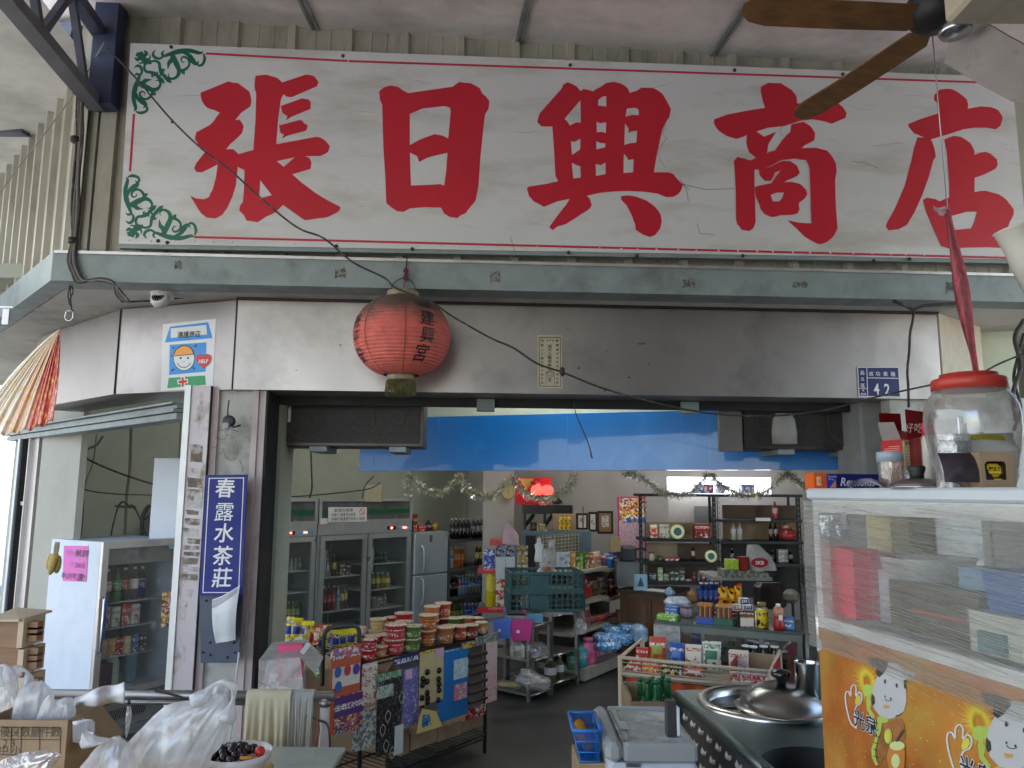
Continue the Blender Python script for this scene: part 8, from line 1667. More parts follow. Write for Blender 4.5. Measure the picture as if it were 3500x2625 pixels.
for x0,x1,y0,y1,c,l in((218,372,1218,1358,(.10,.22,.72),'blue'),(368,556,1222,1378,(.62,.03,.28),'pink')):
    Y=5.95;a,b=atY(*T3(x0,y1),Y),atY(*T3(x1,y0),Y);w_,h=b.x-a.x,b.z-a.z;t_=thing('hanging_basket',f'small {l} plastic basket hung on the front of the lower rack','basket',((a.x+b.x)/2,Y,a.z),-.12);m_=mat(l+'_basket',c,.4,var=.05);g=MB()
    for k in range(7):
        s_=.84+.16*k/6;z=h*k/6;
        for y_ in(0,w_*.6*s_):g.bx(-w_/2*s_,w_/2*s_,y_,y_+.004,z,z+(h/8 if k<6 else .012))
        for x_ in(-1,1):g.bx(x_*w_/2*s_-.002,x_*w_/2*s_+.002,0,w_*.6*s_,z,z+(h/8 if k<6 else .012))
    for k in range(11):t=(k/10-.5)*w_;g.add([(t*.84-.002,-.001,0),(t*.84+.002,-.001,0),(t+.002,-.001,h),(t-.002,-.001,h)],[(0,1,2,3)])
    g.bx(-w_*.42,w_*.42,0,w_*.5,0,.003);g.build('lattice',m_,t_);MB().bx(-w_*.22,-w_*.06,-.004,-.0015,h*.42,h*.58).build('tag',M_white,t_)
    g=MB();g.tube(spl([(w_*.2,0,h),(w_*.22,.0,h+.05),(w_*.15,0,h+.10),(w_*.1,0,h+.07)]),.004);g.build('hook',m_,t_)
for L_,Rr,Y,l,s_ in(([(400,1385),(365,1440),(375,1535)],[(450,1380),(500,1440),(490,1540)],6.35,'clear bag of greens on the middle shelf of the lower rack',51),([(560,1385),(505,1430),(500,1520)],[(640,1385),(700,1450),(705,1525)],6.5,'clear bag with a purple pack on the middle rack shelf',52),([(470,1620),(450,1660),(480,1700)],[(560,1625),(600,1665),(590,1705)],6.4,'small clear bag high on the lowest rack shelf',53)):sack([T3(*p)for p in L_],[T3(*p)for p in Rr],Y,M_bagc,'clear_plastic_bag',l,seed=s_,n=40,rings=16)
sack([T5(215,560),T5(180,630),T5(280,690)],[T5(330,545),T5(495,610),T5(470,720)],6.2,M_bagc,'clear_plastic_bag','big clear bag with something blue on the lowest rack shelf',seed=54,n=40,rings=16)
for x0,x1,y0,y1,c,l in((185,290,590,655,'4878c8','blue packet inside the big clear bag'),(0,225,655,705,'a8a078','flattened cardboard sheet on the lowest rack shelf'),(150,250,350,420,'606840','green vegetables inside the clear bag'),(310,400,330,400,'5c3c88','purple packet inside the clear bag')):wbox('packet',T5,x0,x1,y0,y1,6.5,.12,col(c),l,'packet',bev=.02)
for x0,x1,l in((445,560,'left'),(560,636,'right')):
    a,b=atY(*T5(x0,640),6.75),atY(*T5(x1,415),6.75);r_=(b.x-a.x)/2;p=((a.x+b.x)/2,6.75+.1*(l=='right'),a.z);bottle(*p,b.z-a.z,r_,mat('olive_jug',(.07,.065,.03),.3),col('b8b4a0'),col('c8c8c8'),f'dark olive oil jug on the {l} of the lowest rack shelf',parts=False,group='oil jugs',neck=.25)
# --- red-edged snack rack behind the racks
for y0,l in((745,'upper'),(1085,'lower')):
    a=atY(*T3(82,y0+48),6.9);b=atY(*T3(322 if y0>800 else 240,y0),6.9);t_=thing('snack_shelf',f'{l} snack shelf with a red lettered edge','shelf',((a.x+b.x)/2,6.9,a.z));MB().bx(a.x,b.x,6.9,7.25,a.z,b.z-.01).build('shelf_board',MSH,t_,W=True);MB().bx(a.x,b.x,6.89,6.899,a.z,b.z).build('red_edge',col('d82820'),t_,W=True)
    g=MB();g.text('Coca-Cola',(b.z-a.z)*.9,(a.x+b.x)/2+.06,a.z+.03,6.888,sh=.4,sx=.9);g.build('lettering',WHT,t_,W=True)
for x in(232,425):wbox('rack_wire',T3,x-3,x+3,545,1160,6.86,.008,WHT,f'thin white rack wire {"left" if x < 300 else "right"} of the hanging sachets','wire')
for k,(x0,x1)in enumerate(((240,322),(328,410),(428,462),(466,522))):
    t_=thing('sachet_strip',['first','second','third','fourth'][k]+' hanging strip of snack sachets from the left','snack strip',atY(*T3((x0+x1)/2,1075),6.8),0,'hanging snack strips')
    for y0,y1,m_ in((548,645,prnt('strip_top',[('5888b0',3),('302018',3),('c8a080',1)],16)),(648,840,prnt('strip_text',[('c8ccd0',8),('888c94',1)],60,stretch=(1,1,3))),(842,1000,prnt('sachet_red',[('b83018',4),('d8a878',3),('e8e0d0',2)],16)),(1000,1078,prnt('sachet_red',[('b83018',4)]))):wbox('sachet',T3,x0,x1,y0,y1,6.8,.012,m_ if k<2 or y0>840 else prnt('strip_b',[('604830',2),('a88c50',2),('d0c8b0',2),('7c9838',1)],22),root=t_)
wbox('blue_pack',T3,135,232,585,748,6.85,.05,prnt('bluewhite',[('2840a0',5),('e0e0e8',3),('8090c8',1)],20),'blue and white patterned pack on the upper snack shelf','pack');wbox('red_box',T3,188,330,503,545,6.95,.2,col('c83828'),'open red box above the hanging sachets','box')
p=atY(*T3(197,1088),6.95);bottle(p.x,p.y,p.z,.42*180/160*.9,.045,col('c8b418',.1),col('c8b030'),col('d8c838'),'yellow oil bottle standing on the lower snack shelf',parts=False)
sack([T3(330,350),T3(305,430),T3(300,530)],[T3(350,350),T3(430,450),T3(450,545)],6.9,mat('pink_bag',(.55,.36,.40),.5,var=.1),'pink_bag','pale pink plastic bag hanging above the sachets',seed=60,n=30,rings=14,ratio=.3)
# --- toy and noodle rack in the doorway
ta,tb=atZ(1240,2262,.78),atZ(1668,2166,.78);TF=P2(ta,tb);tL=(tb-ta).length;print('toy rack',ta,tb,tL)
TK=thing('wire_rack','low black wire rack carrying noodle bowls, with toy cards hung along its front','rack',TF.o);M_wr=mat('black_wire',(.03,.03,.03),.4,.5)
for u in(.01,tL-.01):
    for y in(.01,.60):MB(TF.M).tube([(u,y,0),(u,y,.80)],.013).build('post',M_wr,TK,W=True)
for z in(.78,.13):
    g=MB(TF.M)
    for k in range(26):g.tube([(k*tL/25,0,z),(k*tL/25,.6,z)],.003,4)
    for y in(0,.3,.6):g.tube([(0,y,z-.004),(tL,y,z-.004)],.006,4)
    g.tube([(0,0,z-.03),(tL,0,z-.03)],.005,4)
    for k in range(40):g.tube([(k*tL/40,0,z-.004),((k+.5)*tL/40,0,z-.03),((k+1)*tL/40,0,z-.004)],.002,3)
    g.build('wire_shelf',M_wr,TK,W=True)
def tq(x0,x1,y0,y1,off):a,b=TF.at(*E2(x0,y1),off),TF.at(*E2(x1,y0),off);return a[0],b[0],a[1],b[1]
def tcard(name,label,rects,off,cat='toy card'):
    """card hung on the rack: list of (x0,x1,y0,y1,material)"""
    t_=None
    for k,(x0,x1,y0,y1,m_)in enumerate(rects):
        u0,u1,z0,z1=tq(x0,x1,y0,y1,off);z0=max(z0,.05)
        if t_ is None:t_=thing(name,label,cat,TF.w((u0+u1)/2,z0,off),0,'toy cards hung on the wire rack')
        MB(TF.M).bx(u0,u1,-off-.0022*k,-off-.0022*k+.003,z0,z1).build('backing_card' if k==0 else 'printed_panel',m_,t_,W=True)
    return t_
def pk(n_,cs,sc=16,st=(1,1,1),r=.35):return prnt(n_,cs,sc*1.9,r,st)
c1=tcard('toy_card','tall white and orange balloon toy card with sweet bags, nearest the post',[(466,655,935,1470,col('c85c30')),(474,648,940,1036,pk('bal',[('d84838',3),('e8e0d8',3),('5090c8',2)],14)),(484,645,1048,1200,col('e4dccc')),(490,660,1205,1465,pk('candy',[('5c4078',4),('c83828',2),('e8c050',2),('4060b0',1),('e8e4e0',1)],22,r=.15))],.03)
g=MB(TF.M)
for k,(x,y,mi)in enumerate(((514,1100,0),(570,1088,1),(622,1080,2),(516,1185,0))):u,_,z,_=tq(x,x+1,y,y+1,.03);g.mt(mi).poly([(u+.024*math.cos(a*.524),z+.030*math.sin(a*.524))for a in range(12)],y=-.0385-.0002*k)
g.build('balloon_print',[col('3068b0'),col('c03840'),col('5038a0')],c1,W=True)
tcard('toy_card','white and orange love-heart sticker card',[(655,750,1038,1300,pk('lovec',[('e0d8c8',5),('c86838',1),('a03838',1)],20)),(664,742,1050,1080,col('e8e4dc')),(600,738,1295,1570,pk('lowc',[('687068',4),('b8b8b0',3),('d0d0c8',1)],14))],.012)
tcard('toy_card','green and white card with black gadgets and white straps',[(737,893,1078,1600,pk('gdg',[('181a1c',7),('888c88',1),('2c2c34',3)],26)),(742,890,1082,1160,pk('grn',[('6c9c78',4),('a8c0a8',2),('486c54',1)],18)),(742,840,1165,1262,pk('grn2',[('b8c4b4',4),('7c9c80',2)],12)),(843,896,1400,1585,col('d4dcd4'))],.02)
g=MB(TF.M)
for x,y in((800,1350),(790,1520),(880,1240),(770,1430),(825,1560)):u,_,z,_=tq(x,x+1,y,y+1,.02);g.tube(spl([(u,-.034,z+.03),(u-.02,-.034,z),(u,-.034,z-.04),(u+.02,-.034,z),(u,-.034,z+.03)]),.002,4)
g.build('strap_loop',col('c8c8b8'),label='white looped straps on the green gadget card',cat='straps')
cb2=tcard('toy_card','lilac card below the blue lettered toy banner',[(895,990,1068,1430,pk('lil',[('6c68a8',7),('c8c4dc',1),('9890c0',3)],18)),(912,950,1080,1145,col('d8b8d0'))],.012)
bn=tcard('toy_banner','dark blue toy banner with big white characters',[(843,992,985,1072,col('20206c'))],.032,'banner')
u0,u1,z0,z1=tq(843,992,985,1072,.036);g=MB(TF.M);g.text('精品玩具',(z1-z0)*.55,(u0+u1)/2,z0+(z1-z0)*.25,-.0375,bold=.03,sx=(u1-u0)/((z1-z0)*.55*4.15));g.build('lettering',WHT,bn,W=True)
c5=tcard('toy_card','cream card of round black toys under a yellow header',[(990,1135,955,1300,col('c8b884')),(950,1135,957,1012,pk('yel',[('e0c430',5),('403020',1),('d87838',1)],20)),(1085,1133,960,1018,col('d8a8c0'))],.022)
for x,y in((1037,1100),(1105,1090),(1010,1140),(1036,1155),(1102,1140),(1008,1175),(1105,1170),(1036,1220),(1104,1205),(1005,1250),(1038,1250),(1100,1262),(1036,1275)):u,_,z,_=tq(x,x+1,y,y+1,.024);MB(TF.M).lathe([(0,.012),(.014,.010),(.020,0)],n=12,M=Matrix.Translation((u,-.027,z))@Matrix.Rotation(R(90),4,'X')).build('round_toy',col('16120f',.2),c5,W=True)
tcard('toy_card','bright blue card with pale blue packets',[(1100,1280,945,1400,col('2878b8')),(1136,1280,945,990,pk('blh',[('3898c8',4),('a0d0e0',2)],18)),(1190,1275,1012,1148,pk('wbl',[('a8ccd8',5),('e8e8e8',3),('c8c860',1)],20)),(1190,1265,1155,1270,pk('pnk',[('d88098',4),('e8c8c8',2),('90a868',1)],14))],.014)
for k in range(6):u0,u1,z0,z1=tq(1277,1379,975+53*k,1024+53*k,.02);b_=MB(TF.M).bx(u0,u1,-.04,-.005,z0,z1,bev=.003);b_.build('brown_box',col('3a2826'),label=f'{ORD[k]} dark brown toy box from the top of the hung column',cat='box',group='dark brown toy boxes')
tcard('toy_card','yellow and pink header card over the brown boxes',[(1240,1382,900,970,pk('hdr',[('d0b840',3),('b05888',2),('303030',1),('507858',1)],16))],.03)
ct=tcard('toy_card','long pink card under a header lettered TOYS',[(1378,1446,868,1285,pk('pinkc',[('dcb0b0',6),('c87888',1),('e4d4c8',3)],26)),(1318,1448,870,948,pk('toysh',[('607050',3),('8878a8',2),('a8b098',2)],14)),(1382,1442,952,1120,col('d8c0b8'))],.035)
u0,u1,z0,z1=tq(1385,1450,872,895,.04);MB(TF.M).text('TOYS',(z1-z0)*1.3,(u0+u1)/2,z0,-.045,bold=.02).build('lettering',M_ink,ct,W=True)
tcard('toy_card','red picture packs low at the far end of the rack',[(1262,1380,1282,1385,pk('redc',[('a81c20',6),('e0d8d0',2),('601418',1)],16))],.01)
for k,(x0,x1,y0,y1)in enumerate(((882,936,1430,1590),(942,1098,1405,1560),(1102,1238,1380,1510),(1242,1378,1345,1455))):u0,u1,z0,z1=tq(x0,x1,y0,y1,-.03);MB(TF.M).bx(u0,u1,.03,.35,max(z0,.14),z1,bev=.002).build('brown_carton',M_card,label=f'brown printed carton, {ORD[k]} from the left on the bottom rack shelf',cat='carton',group='cartons on the bottom rack shelf')
g=MB(TF.M);q=[TF.at(*E2(x,y),.06)for x,y in((975,1462),(1127,1415),(1090,1330),(1010,1312))];g.poly(q,y=-.06,th=.003);g.mt(1);q=[TF.at(*E2(x,y),.06)for x,y in((1005,1425),(1062,1405),(1050,1345),(1010,1350))];g.poly(q,y=-.0625);g.build('yellow_flap',[col('dcc878'),pk('flapb',[('3888b8',3),('e8e8e0',1),('202830',1)],18)],label='pale yellow card flap printed in blue, low on the rack front',cat='card')
# noodle bowls
def tub(x,y,z,r,h,c,label):
    g=MB();g.lathe([(r*.76,0),(r*.80,h*.05),(r*.97,h*.9),(r*1.03,h*.93)],x,y,z,20);g.mt(1).lathe([(r*1.05,h*.93),(r*1.05,h),(r*.97,h*1.01),(0,h*1.01)],x,y,z,20);g.mt(2).lathe([(r*.835,h*.2),(r*.93,h*.68)],x,y-.001,z,20,cap=False)
    g.build('noodle_bowl',[col(c),pk('lid'+c,[('d8c8a8',5),(c,2),('e8e4dc',2)],24),pk('side'+c,[(c,5),('ece4d4',2),('3a1c14',1)],26)],label=label,cat='noodle bowl',group='instant noodle bowls on the wire rack')
cn_={'c02830':'red','b83840':'crimson','c87848':'orange-brown','5c7838':'green','b86428':'orange','a86838':'tan-brown','b04828':'rust','c89058':'pale orange','d8b870':'cream-yellow','c84048':'rose red','803020':'dark red'};num=[0]
for xc,yb,w_,hh,cs,ds in((690,1035,84,.075,['c02830','b83840'],'at the near left corner'),(757,1015,84,.085,['c87848'],'second along the front'),(838,998,118,.075,['c84048','b83840'],'in the middle of the front'),(940,985,104,.075,['5c7838','5c7838'],'beside the red pair'),(1030,950,98,.10,['b86428','b86428'],'in the tall front stack'),(1138,936,104,.10,['a86838'],'right of the tall stack'),(1222,915,88,.10,['b04828'],'toward the right end'),(1290,905,84,.10,['803020'],'near the right end'),(1350,880,74,.10,['c89058'],'at the right end'),
    (738,930,94,.085,['d8b870','d8b870'],'in the left back stack'),(818,905,84,.085,['c02830','b83840'],'behind the middle pair'),(888,905,100,.085,['c84048','c02830'],'in the back middle stack'),(718,965,100,.08,['c84048'],'behind the near left corner'),(1055,885,90,.10,['b86428','c87848'],'in the right back stack'),(1120,870,92,.10,['803020','b04828'],'in the tall right back stack'),(1190,870,90,.09,['5c7838'],'in the back row at the right'),(1262,860,84,.09,['c87848'],'far back toward the right end'),(800,960,104,.08,['c02830'],'between the front pairs'),(890,955,100,.08,['b83840','c84048'],'just behind the green pair'),(985,915,92,.08,['d8b870'],'tucked behind the tall stack'),(1165,900,92,.08,['c89058'],'behind the right front bowls'),(1320,845,80,.08,['b83840'],'in the far right corner')):
    p=atZ(*E2(xc,yb),.785);v=p-TF.o;r_=(atY(*E2(xc+w_/2,yb),p.y)-atY(*E2(xc-w_/2,yb),p.y)).length/2*.93;p.y+=r_*.8
    r_*=1.13;hh=r_*2*(.66 if hh<.09 else .84)
    for k,c in enumerate(cs):tub(p.x+(.006 if k else 0),p.y,.785+k*(hh*1.015),r_,hh,c,f'{"upper" if k else ("lower" if len(cs) > 1 else "single")} {cn_[c]} noodle bowl {ds}')
# snack bags and the black hoop
for k,(x0,x1,y0,y1,a_,b_,ds)in enumerate(((212,258,806,915,'e8d820','2840b0','yellow and blue bag at the far left'),(250,302,810,905,'e0cc18','2438a0','second yellow and blue bag'),(300,374,825,895,'e8d418','283c90','wide yellow and blue bag'),(256,330,872,930,'c83828','e8e0c0','red and white bag'),(325,372,860,940,'c02828','e8d050','red and yellow bag'),(370,420,852,930,'d84838','f0e0c0','orange-red and cream bag'),(415,462,850,925,'c83030','e8c840','bright red bag'),(400,450,895,985,'e0c820','2840a8','front yellow and navy bag'),(452,500,880,965,'e8e0d0','2850b0','white and blue bag'),(490,535,878,960,'e8d828','203890','yellow-topped blue bag'),(530,575,875,955,'e0d020','2038a0','blue bag with a yellow top'),(570,620,872,950,'e8d830','283c98','last blue and yellow bag'),(640,675,855,900,'d8b0a0','e8e4e0','pale pink bag'))):
    p=atY(*E2((x0+x1)/2,y1+25),5.35 if y1<935 else 5.0);w_=(x1-x0+16)/1.7/2600*p.y;h=(y1-y0+40)/1.7/2600*p.y;pouch(p.x,p.y,p.z,w_,h,.06,rnd.uniform(-.4,.3),pk('ch'+a_+str(k%3),[(a_,5),(b_,3),('e8e4d8',1)],12,r=.25),ds+' in the snack bin behind the hoop',m2=col(b_),tilt=R(rnd.uniform(-18,4)))
bb=atY(*E2(400,1000),5.25);MB().box(bb.x,5.3,0,1.0,.5,bb.z-.05).build('snack_bin',M_card,label='long brown bin of snack bags behind the wire rack',cat='bin')
g=MB();g.tube(spl([atY(*E2(x,y),4.35)for x,y in((428,1180),(430,1050),(436,920),(446,870),(475,845),(560,832),(615,832),(638,850),(642,880),(642,925))],6),.012,10);g.build('black_hoop',M_black,label='black tubular hoop handle standing between the snack bags and noodle bowls',cat='handle')
sack([E2(395,1020),E2(385,1070),E2(380,1140)],[E2(425,1015),E2(430,1060),E2(425,1140)],4.6,pk('greenbag',[('2c8c38',4),('d8d848',1),('e8e8e8',1),('186828',2)],16),'green_bag','green snack bag squeezed beside the black hoop',seed=70,n=24,rings=12)
# --- glass counter and the goods on it
ka,kb=atZ(*T4(222,1203),.93),atZ(*T4(1512,1312),.93);KF=P2(ka,kb);kL=(kb-ka).length;KT=thing('glass_counter','glass display counter with a dark frame, crowded with goods','counter',KF.o);print('counter',ka,kb)
MB(KF.M).bx(0,kL,0,.5,.915,.93).build('counter_top',mat('counter_glass_top',(.10,.12,.115),.1,var=.2),KT,W=True)
g=MB(KF.M)
for u in(.0,.28*kL-.1,.33*kL,.72*kL,kL-.03):g.bx(u,u+.025,.0,.025,.1,.914)
g.bx(0,kL,-.004,.0,.875,.914);g.bx(0,kL,.0,.5,.08,.12);g.bx(0,kL,.02,.48,.50,.51);g.build('frame',mat('counter_frame',(.13,.15,.14),.4,.4),KT,W=True)
MB(KF.M).bx(.026,kL-.03,.006,.010,.12,.874).build('front_glass',film('counter_front',(.3,.33,.33),clear=.70,rough=.05,wr=4,bump=.1,milk=.3),KT,W=True);MB(KF.M).bx(.0,kL,.47,.48,.12,.9).build('back_panel',mat('counter_back',(.07,.08,.08),.7),KT,W=True)
MB(KF.M).bx(.0,.17,-.02,-.006,.2,.91).build('plastic_cover',mat('crinkled_grey_film',(.34,.36,.35),.2,var=.3,scale=14,bump=1,bscale=25),KT,W=True)
def crow(nm,items,ins=.06):row(KF,.93,ins,nm,items,T4)
crow('the glass counter',[('x',250,432,1150,'78b830','a8d060','green tissue box'),('x',1102,1110,1120,'e0e0d8','c8c8c0','white slim card'),('c',1104,1216,1092,'d8c020','201810','big yellow tin')],.07)
crow('the back of the counter',[('x',318,436,1078,'3070c8','60a0d8','blue tissue box'),('u',442,560,1075,'8c7c80','605058','clear jar of sweets'),('x',748,960,1110,'403830','786850','low brown tray'),('x',966,1098,1118,'8c4820','b87030','brown tea box'),('u',1112,1200,1045,'6c5830','8c7848','round brown pot')],.24)
wbox('cream_label',T4,975,1085,1180,1252,KF.w(.6*kL,0,0).y-.01+.0,.005,col('d8d0c0'),'cream printed label standing before the brown tea box','label')
for x0,x1,c,c2,l in((585,738,'2050a8','d89038','blue'),(742,905,'18604c','d8a050','green')):
    u0,u1=KF.at(*T4(x0,1220),-.03)[0],KF.at(*T4(x1,1220),-.03)[0];t_=thing('lighter_tray',f'{l} tray of upright cigarette lighters on the counter','tray',KF.w((u0+u1)/2,.931,-.06));MB(KF.M).bx(u0,u1,.03,.13,.931,.97).build('tray',col(c),t_,W=True);g=MB(KF.M)
    for k in range(9):
        for j in range(2):g.mt(k%3).bx(u0+.01+k*(u1-u0-.02)/9,u0+.01+(k+.6)*(u1-u0-.02)/9,.045+.04*j,.06+.04*j,.97,1.035-.006*(k%2));g.mt(3).bx(u0+.01+k*(u1-u0-.02)/9,u0+.01+(k+.6)*(u1-u0-.02)/9,.045+.04*j,.06+.04*j,1.036,1.055)
    g.build('lighters',[col('303c48'),col('c89838'),col('a03828'),col(c2)],t_,W=True)
for x0,x1,y0,y1,c,s_,d,l in((915,992,1065,1116,'b01c28','378',.0,'red'),(1002,1080,1068,1112,'202c68','375',.0,'lower blue'),(970,1046,1010,1064,'18286c','375',.06,'upper blue')):
    yy=KF.w(.6*kL,0,-.2).y+d;t_=thing('cigarette_box',f'{l} framed box lettered {s_} on the counter','box',atY(*T4((x0+x1)/2,y1),yy));wbox('box',T4,x0,x1,y0,y1,yy,.05,WHT,root=t_);wbox('colour_panel',T4,x0+5,x1-5,y0+5,y1-5,yy-.002,.02,col(c),root=t_);p=atY(*T4((x0+x1)/2,y1-17),yy-.003);MB().text(s_,.025,p.x,p.z,p.y,bold=.03).build('lettering',WHT,t_,W=True)
p=KF.w(KF.at(*T4(1310,1290),-.05)[0],.931,-.05);g=MB();g.lathe([(.03,0),(.036,.02),(.03,.06),(.026,.08)],p.x,p.y,p.z,14);g.mt(1).lathe([(.026,.08),(.033,.10),(.03,.125),(.018,.135)],p.x,p.y,p.z,14);g.mt(2).lathe([(.014,.135),(.016,.15),(0,.155)],p.x,p.y,p.z,10);g.box(p.x,p.y-.034,p.z+.06,.02,.012,.03);g.build('squeeze_bottle',[col('a01c18'),col('c08868'),WHT],label='figure-shaped squeeze bottle with a white cap on the counter',cat='bottle')
row(KF,.931,.08,'the counter end',[('x',1348,1438,1170,'2878b8','3c90d0','blue tape dispenser on the right end of the counter')],T4)
# hanging tray with a bag, snack bags beneath it
ty=KF.w(.6*kL,0,-.3).y+.5;wbox('hanging_tray',T4,740,1250,828,852,ty,.45,mat('tray_grey',(.28,.27,.23),.5),'wide grey tray hanging above the glass counter','tray')
for k,(x0,x1,y0,c,c2,l)in enumerate(((820,945,762,'50584c','a8a89c','dark green tin tray stack'),(950,1100,775,'586050','b0b0a0','grey-green tin stack'),(1105,1220,790,'6c6c60','c0bca8','pale tin stack'))):wbox('tin_stack',T4,x0,x1,y0,828,ty,.15,pk('ts'+c,[(c,5),(c2,2)],26),l+' on the hanging tray','tins')
wbox('green_box',T4,866,955,672,760,ty+.05,.1,pk('gbx',[('98b828',5),('c8d858',3)],20),'lime green box on the hanging tray','box');wbox('red_book',T4,975,1036,648,765,ty+.05,.08,col('8c2420'),'dark red upright box on the hanging tray','box')
sk_=thing('carrier_bag','greyish white carrier bag with a red oval on the hanging tray','bag',atY(*T4(1150,760),ty));sack([T4(1035,540),T4(1030,640),T4(1055,765)],[T4(1130,540),T4(1230,640),T4(1290,765)],ty+.1,mat('grey_white_bag',(.40,.39,.37),.4,var=.15,bump=.5,bscale=20),'bag_body',None,seed=81,root=sk_,ratio=.3,n=50,rings=24)
p=atY(*T4(1138,697),ty-.03);g=MB();g.poly([(p.x+.062*math.cos(a*.2618),p.z+.034*math.sin(a*.2618))for a in range(24)],y=p.y-.005,th=.003);g.build('red_oval',col('a82830'),sk_,W=True);MB().text('SKB',.036,p.x,p.z-.013,p.y-.007,bold=.03).build('lettering',WHT,sk_,W=True)
for k,(x0,x1,y0,y1)in enumerate(((785,860,925,1075),(865,925,940,1090),(928,985,900,1060))):p=atY(*T4((x0+x1)/2,y1),ty-.25);g_=pouch(p.x,p.y,p.z,(x1-x0)*.00095,(y1-y0)*.00085,.07,.1,pk('sq',[('d8a010',6),('c83818',2),('502008',1)],9,r=.2),['left','middle','right'][k]+' of three yellow and orange bags hanging behind the counter',group='yellow bags behind the counter')
for x0,x1,y0,y1,Y,c,l in((1120,1380,880,1110,1.0,'2a2018','dark heap of brown wrapped goods behind the counter'),(1380,1500,940,1060,.8,'807868','pale paper on the dark shelf behind the counter'),(325,545,1008,1100,.3,'b8c0d0','white carton behind the tissue boxes'),(330,410,920,1010,.8,'88a8c8','blue and white box beside the desk'),(540,608,940,1070,.5,'8c6c40','brown cardboard flap behind the counter')):wbox('goods',T4,x0,x1,y0,y1,ty-.5+Y,.12,mat('g_'+c,rgb(c)[:3],.4,var=.4,scale=25,bump=.5,bscale=20),l,'goods',bev=.03)
for k in range(4):p=atY(*T4(636+45*k,1055),ty+.4);bottle(p.x,p.y,p.z,.16,.04,col('20386c',.15),WHT,col('3050a0'),f'blue water bottle, {ORD[k]} from the left behind the counter',parts=False,group='blue bottles behind the counter')
# --- orange-sided snack rack
oa,ob_=atZ(*C2(58,432),.80),atZ(*C2(1575,580),.80);OF=P2(oa,ob_);oL=(ob_-oa).length;zl=OF.at(*C2(610,650))[1];print('orange rack',oa,ob_,zl)
OR=thing('snack_cart','cream tube-railed snack rack with an orange cloth side','rack',OF.o);M_ct=mat('cream_tube',(.58,.48,.35),.4,var=.12,stain=(.30,.16,.08),sscale=14,slo=.6,shi=.75)
for z in(.80,zl):MB(OF.M).tube([(0,0,z),(oL,0,z)],.010,10).build('rail',M_ct,OR,W=True);MB(OF.M).tube([(0,0,z),(.0,.5,z+.02)],.010,10).build('rail',M_ct,OR,W=True);MB(OF.M).tube([(oL,0,z),(oL,.5,z+.02)],.010,10).build('rail',M_ct,OR,W=True)
for zz in(.2,.45,.7):MB(OF.M).tube([(0,0,zl+(.8-zl)*zz),(oL,0,zl+(.8-zl)*zz)],.0025,5).build('wire',M_ct,OR,W=True)
for u in(0,oL):
    for y in(0,.5):MB(OF.M).tube([(u,y,0),(u,y,.81)],.014,10).build('leg',M_ct,OR,W=True)
MB(OF.M).bx(.01,oL-.01,.01,.49,zl-.02,zl-.005).build('tray',mat('cream_tray',(.36,.34,.27),.6,var=.15),OR,W=True)
g=MB(OF.M);g.sheet(lambda u,v:(.02+(oL-.04)*u,.03+.012*math.sin(u*40+v*3),zl-.03-(zl-.08)*v),60,10);g.sheet(lambda u,v:(.02+.01*math.sin(u*20),.03+.45*u,zl-.03-(zl-.08)*v),20,10);g.build('orange_cloth',mat('orange_cloth',(.55,.085,.02),.8,var=.15),OR,W=True)
def orow(ins,items,nm):row(OF,zl,ins,nm,items,C2,.35)
orow(.09,[('x',146,275,445,'c83828','ece8e4','red and white box'),('x',277,452,470,'d87020','e8a038','orange carton of snacks'),('x',470,690,490,'302418','e0c828','dark carton of yellow packets'),('p',702,905,535,'c04830','e8e4e0','clear red snack packet')],'the front of the snack rack')
orow(.30,[('x',216,350,335,'d03830','e8e4e4','red and white box'),('p',345,510,228,'c85040','98a830','tall mixed snack pouch'),('p',548,695,290,'2858b8','5888d0','bright blue pouch'),('x',712,880,308,'e8e0d4','c86830','white finger-biscuit box'),('p',875,1070,275,'dcdcd4','387850','white and green pouch'),('x',1150,1350,365,'e0d8cc','b82c20','red-ended biscuit box')],'the back of the snack rack')
u0,zt=OF.at(*C2(1165,495),-.04);u1,_=OF.at(*C2(1605,560),-.04);t_=thing('display_carton','open white and red display carton at the right end of the snack rack','carton',OF.w(u0,zl,-.04));hz=zt-zl
MB(OF.M).bx(u0,u1,.04,.045,zl,zl+hz*.62).build('front_wall',pk('todayp',[('e4e0dc',8),('c04838',1),('b88860',1)],9),t_,W=True);MB(OF.M).bx(u0,u1,.42,.425,zl,zl+hz*.95).build('back_wall',M_cardl,t_,W=True)
for u in(u0,u1-.004):MB(OF.M).bx(u,u+.004,.046,.419,zl,zl+hz).build('side_wall',col('901820'),t_,W=True)
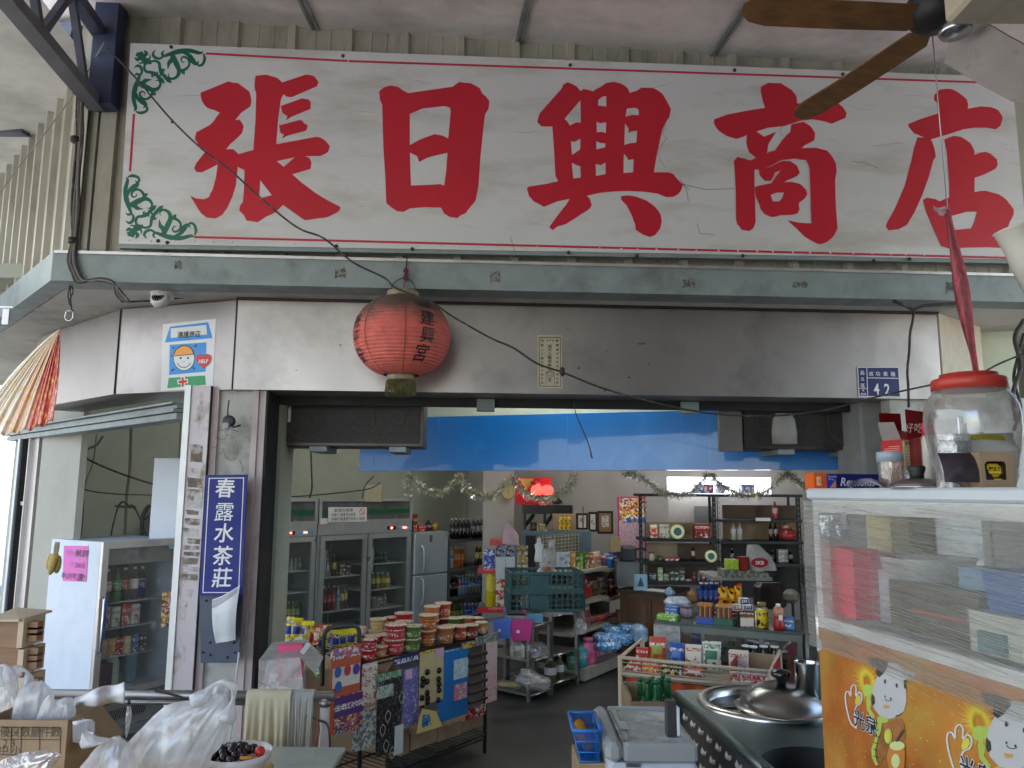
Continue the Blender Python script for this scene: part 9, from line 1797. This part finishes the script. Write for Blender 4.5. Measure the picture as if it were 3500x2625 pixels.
p=OF.at(*C2(1385,668),-.03);MB(OF.M).text('TODAY',.045,p[0],p[1],.037,bold=.04).build('lettering',col('d02838'),t_,W=True)
for k in range(5):p=atY(*C2((1325,1402,1508,1618,1715)[k],(395,405,400,405,450)[k]),4.75);bottle(p.x,p.y,p.z-.06,.11,.026,col('201c18',.15),WHT,None,f'small dark bottle with a white cap, {ORD[k]} from the left in front of the counter',parts=False,group='white-capped bottles',neck=.8)
# green bottles in a carton
bx0,bx1=atY(*C2(100,905),3.75),atY(*C2(598,905),3.75);t_=thing('bottle_carton','open cardboard carton holding green drink bottles','carton',((bx0.x+bx1.x)/2,3.8,.3));zc=bx0.z-.12;ztc=atY(*C2(300,880),3.75).z
g=MB();g.bx(bx0.x+.03,bx1.x,3.75,3.755,zc,ztc);g.bx(bx0.x+.03,bx1.x,4.05,4.055,zc,ztc+.02);g.bx(bx0.x+.03,bx0.x+.035,3.756,4.049,zc,ztc+.02);g.bx(bx0.x+.03,bx1.x,3.756,4.049,zc,zc+.005);g.build('carton_body',M_card,t_,W=True)
g=MB();g.quad(atY(*C2(100,710),3.95),atY(*C2(120,720),3.76),atY(*C2(205,870),3.74),atY(*C2(195,905),3.95));g.build('side_flap',col('a8b088'),t_,W=True)
MB().bx(bx0.x,bx1.x,3.72,4.1,0,zc-.002).build('carton_stand',M_card,label='plain carton underneath the green bottle carton',cat='carton')
for k,(x,y,w_,d)in enumerate(((385,625,60,.2),(488,600,66,.22),(262,628,78,.1),(545,640,74,.12),(335,645,84,.02),(420,655,94,0),(450,640,60,.14))):
    p=atY(*C2(x,y),3.80+d);r_=w_/2.949/2*p.y/2600;h=p.z-ztc+.16;c_=['green drink bottle, back left','green drink bottle, back right','brown and green drink bottle at the left','green drink bottle at the right end','green drink bottle, front left','green drink bottle, front middle','green drink bottle half hidden in the middle'][k]
    bottle(p.x,p.y,p.z-h,h,r_,col('0a5a30',.2),col('0c6034'),pk('gl'+str(k),[('107040',7),('e0dcc8',1),('6c4828',2 if k==2 else 1)],26),c_+' in the carton',group='green drink bottles',neck=.62)
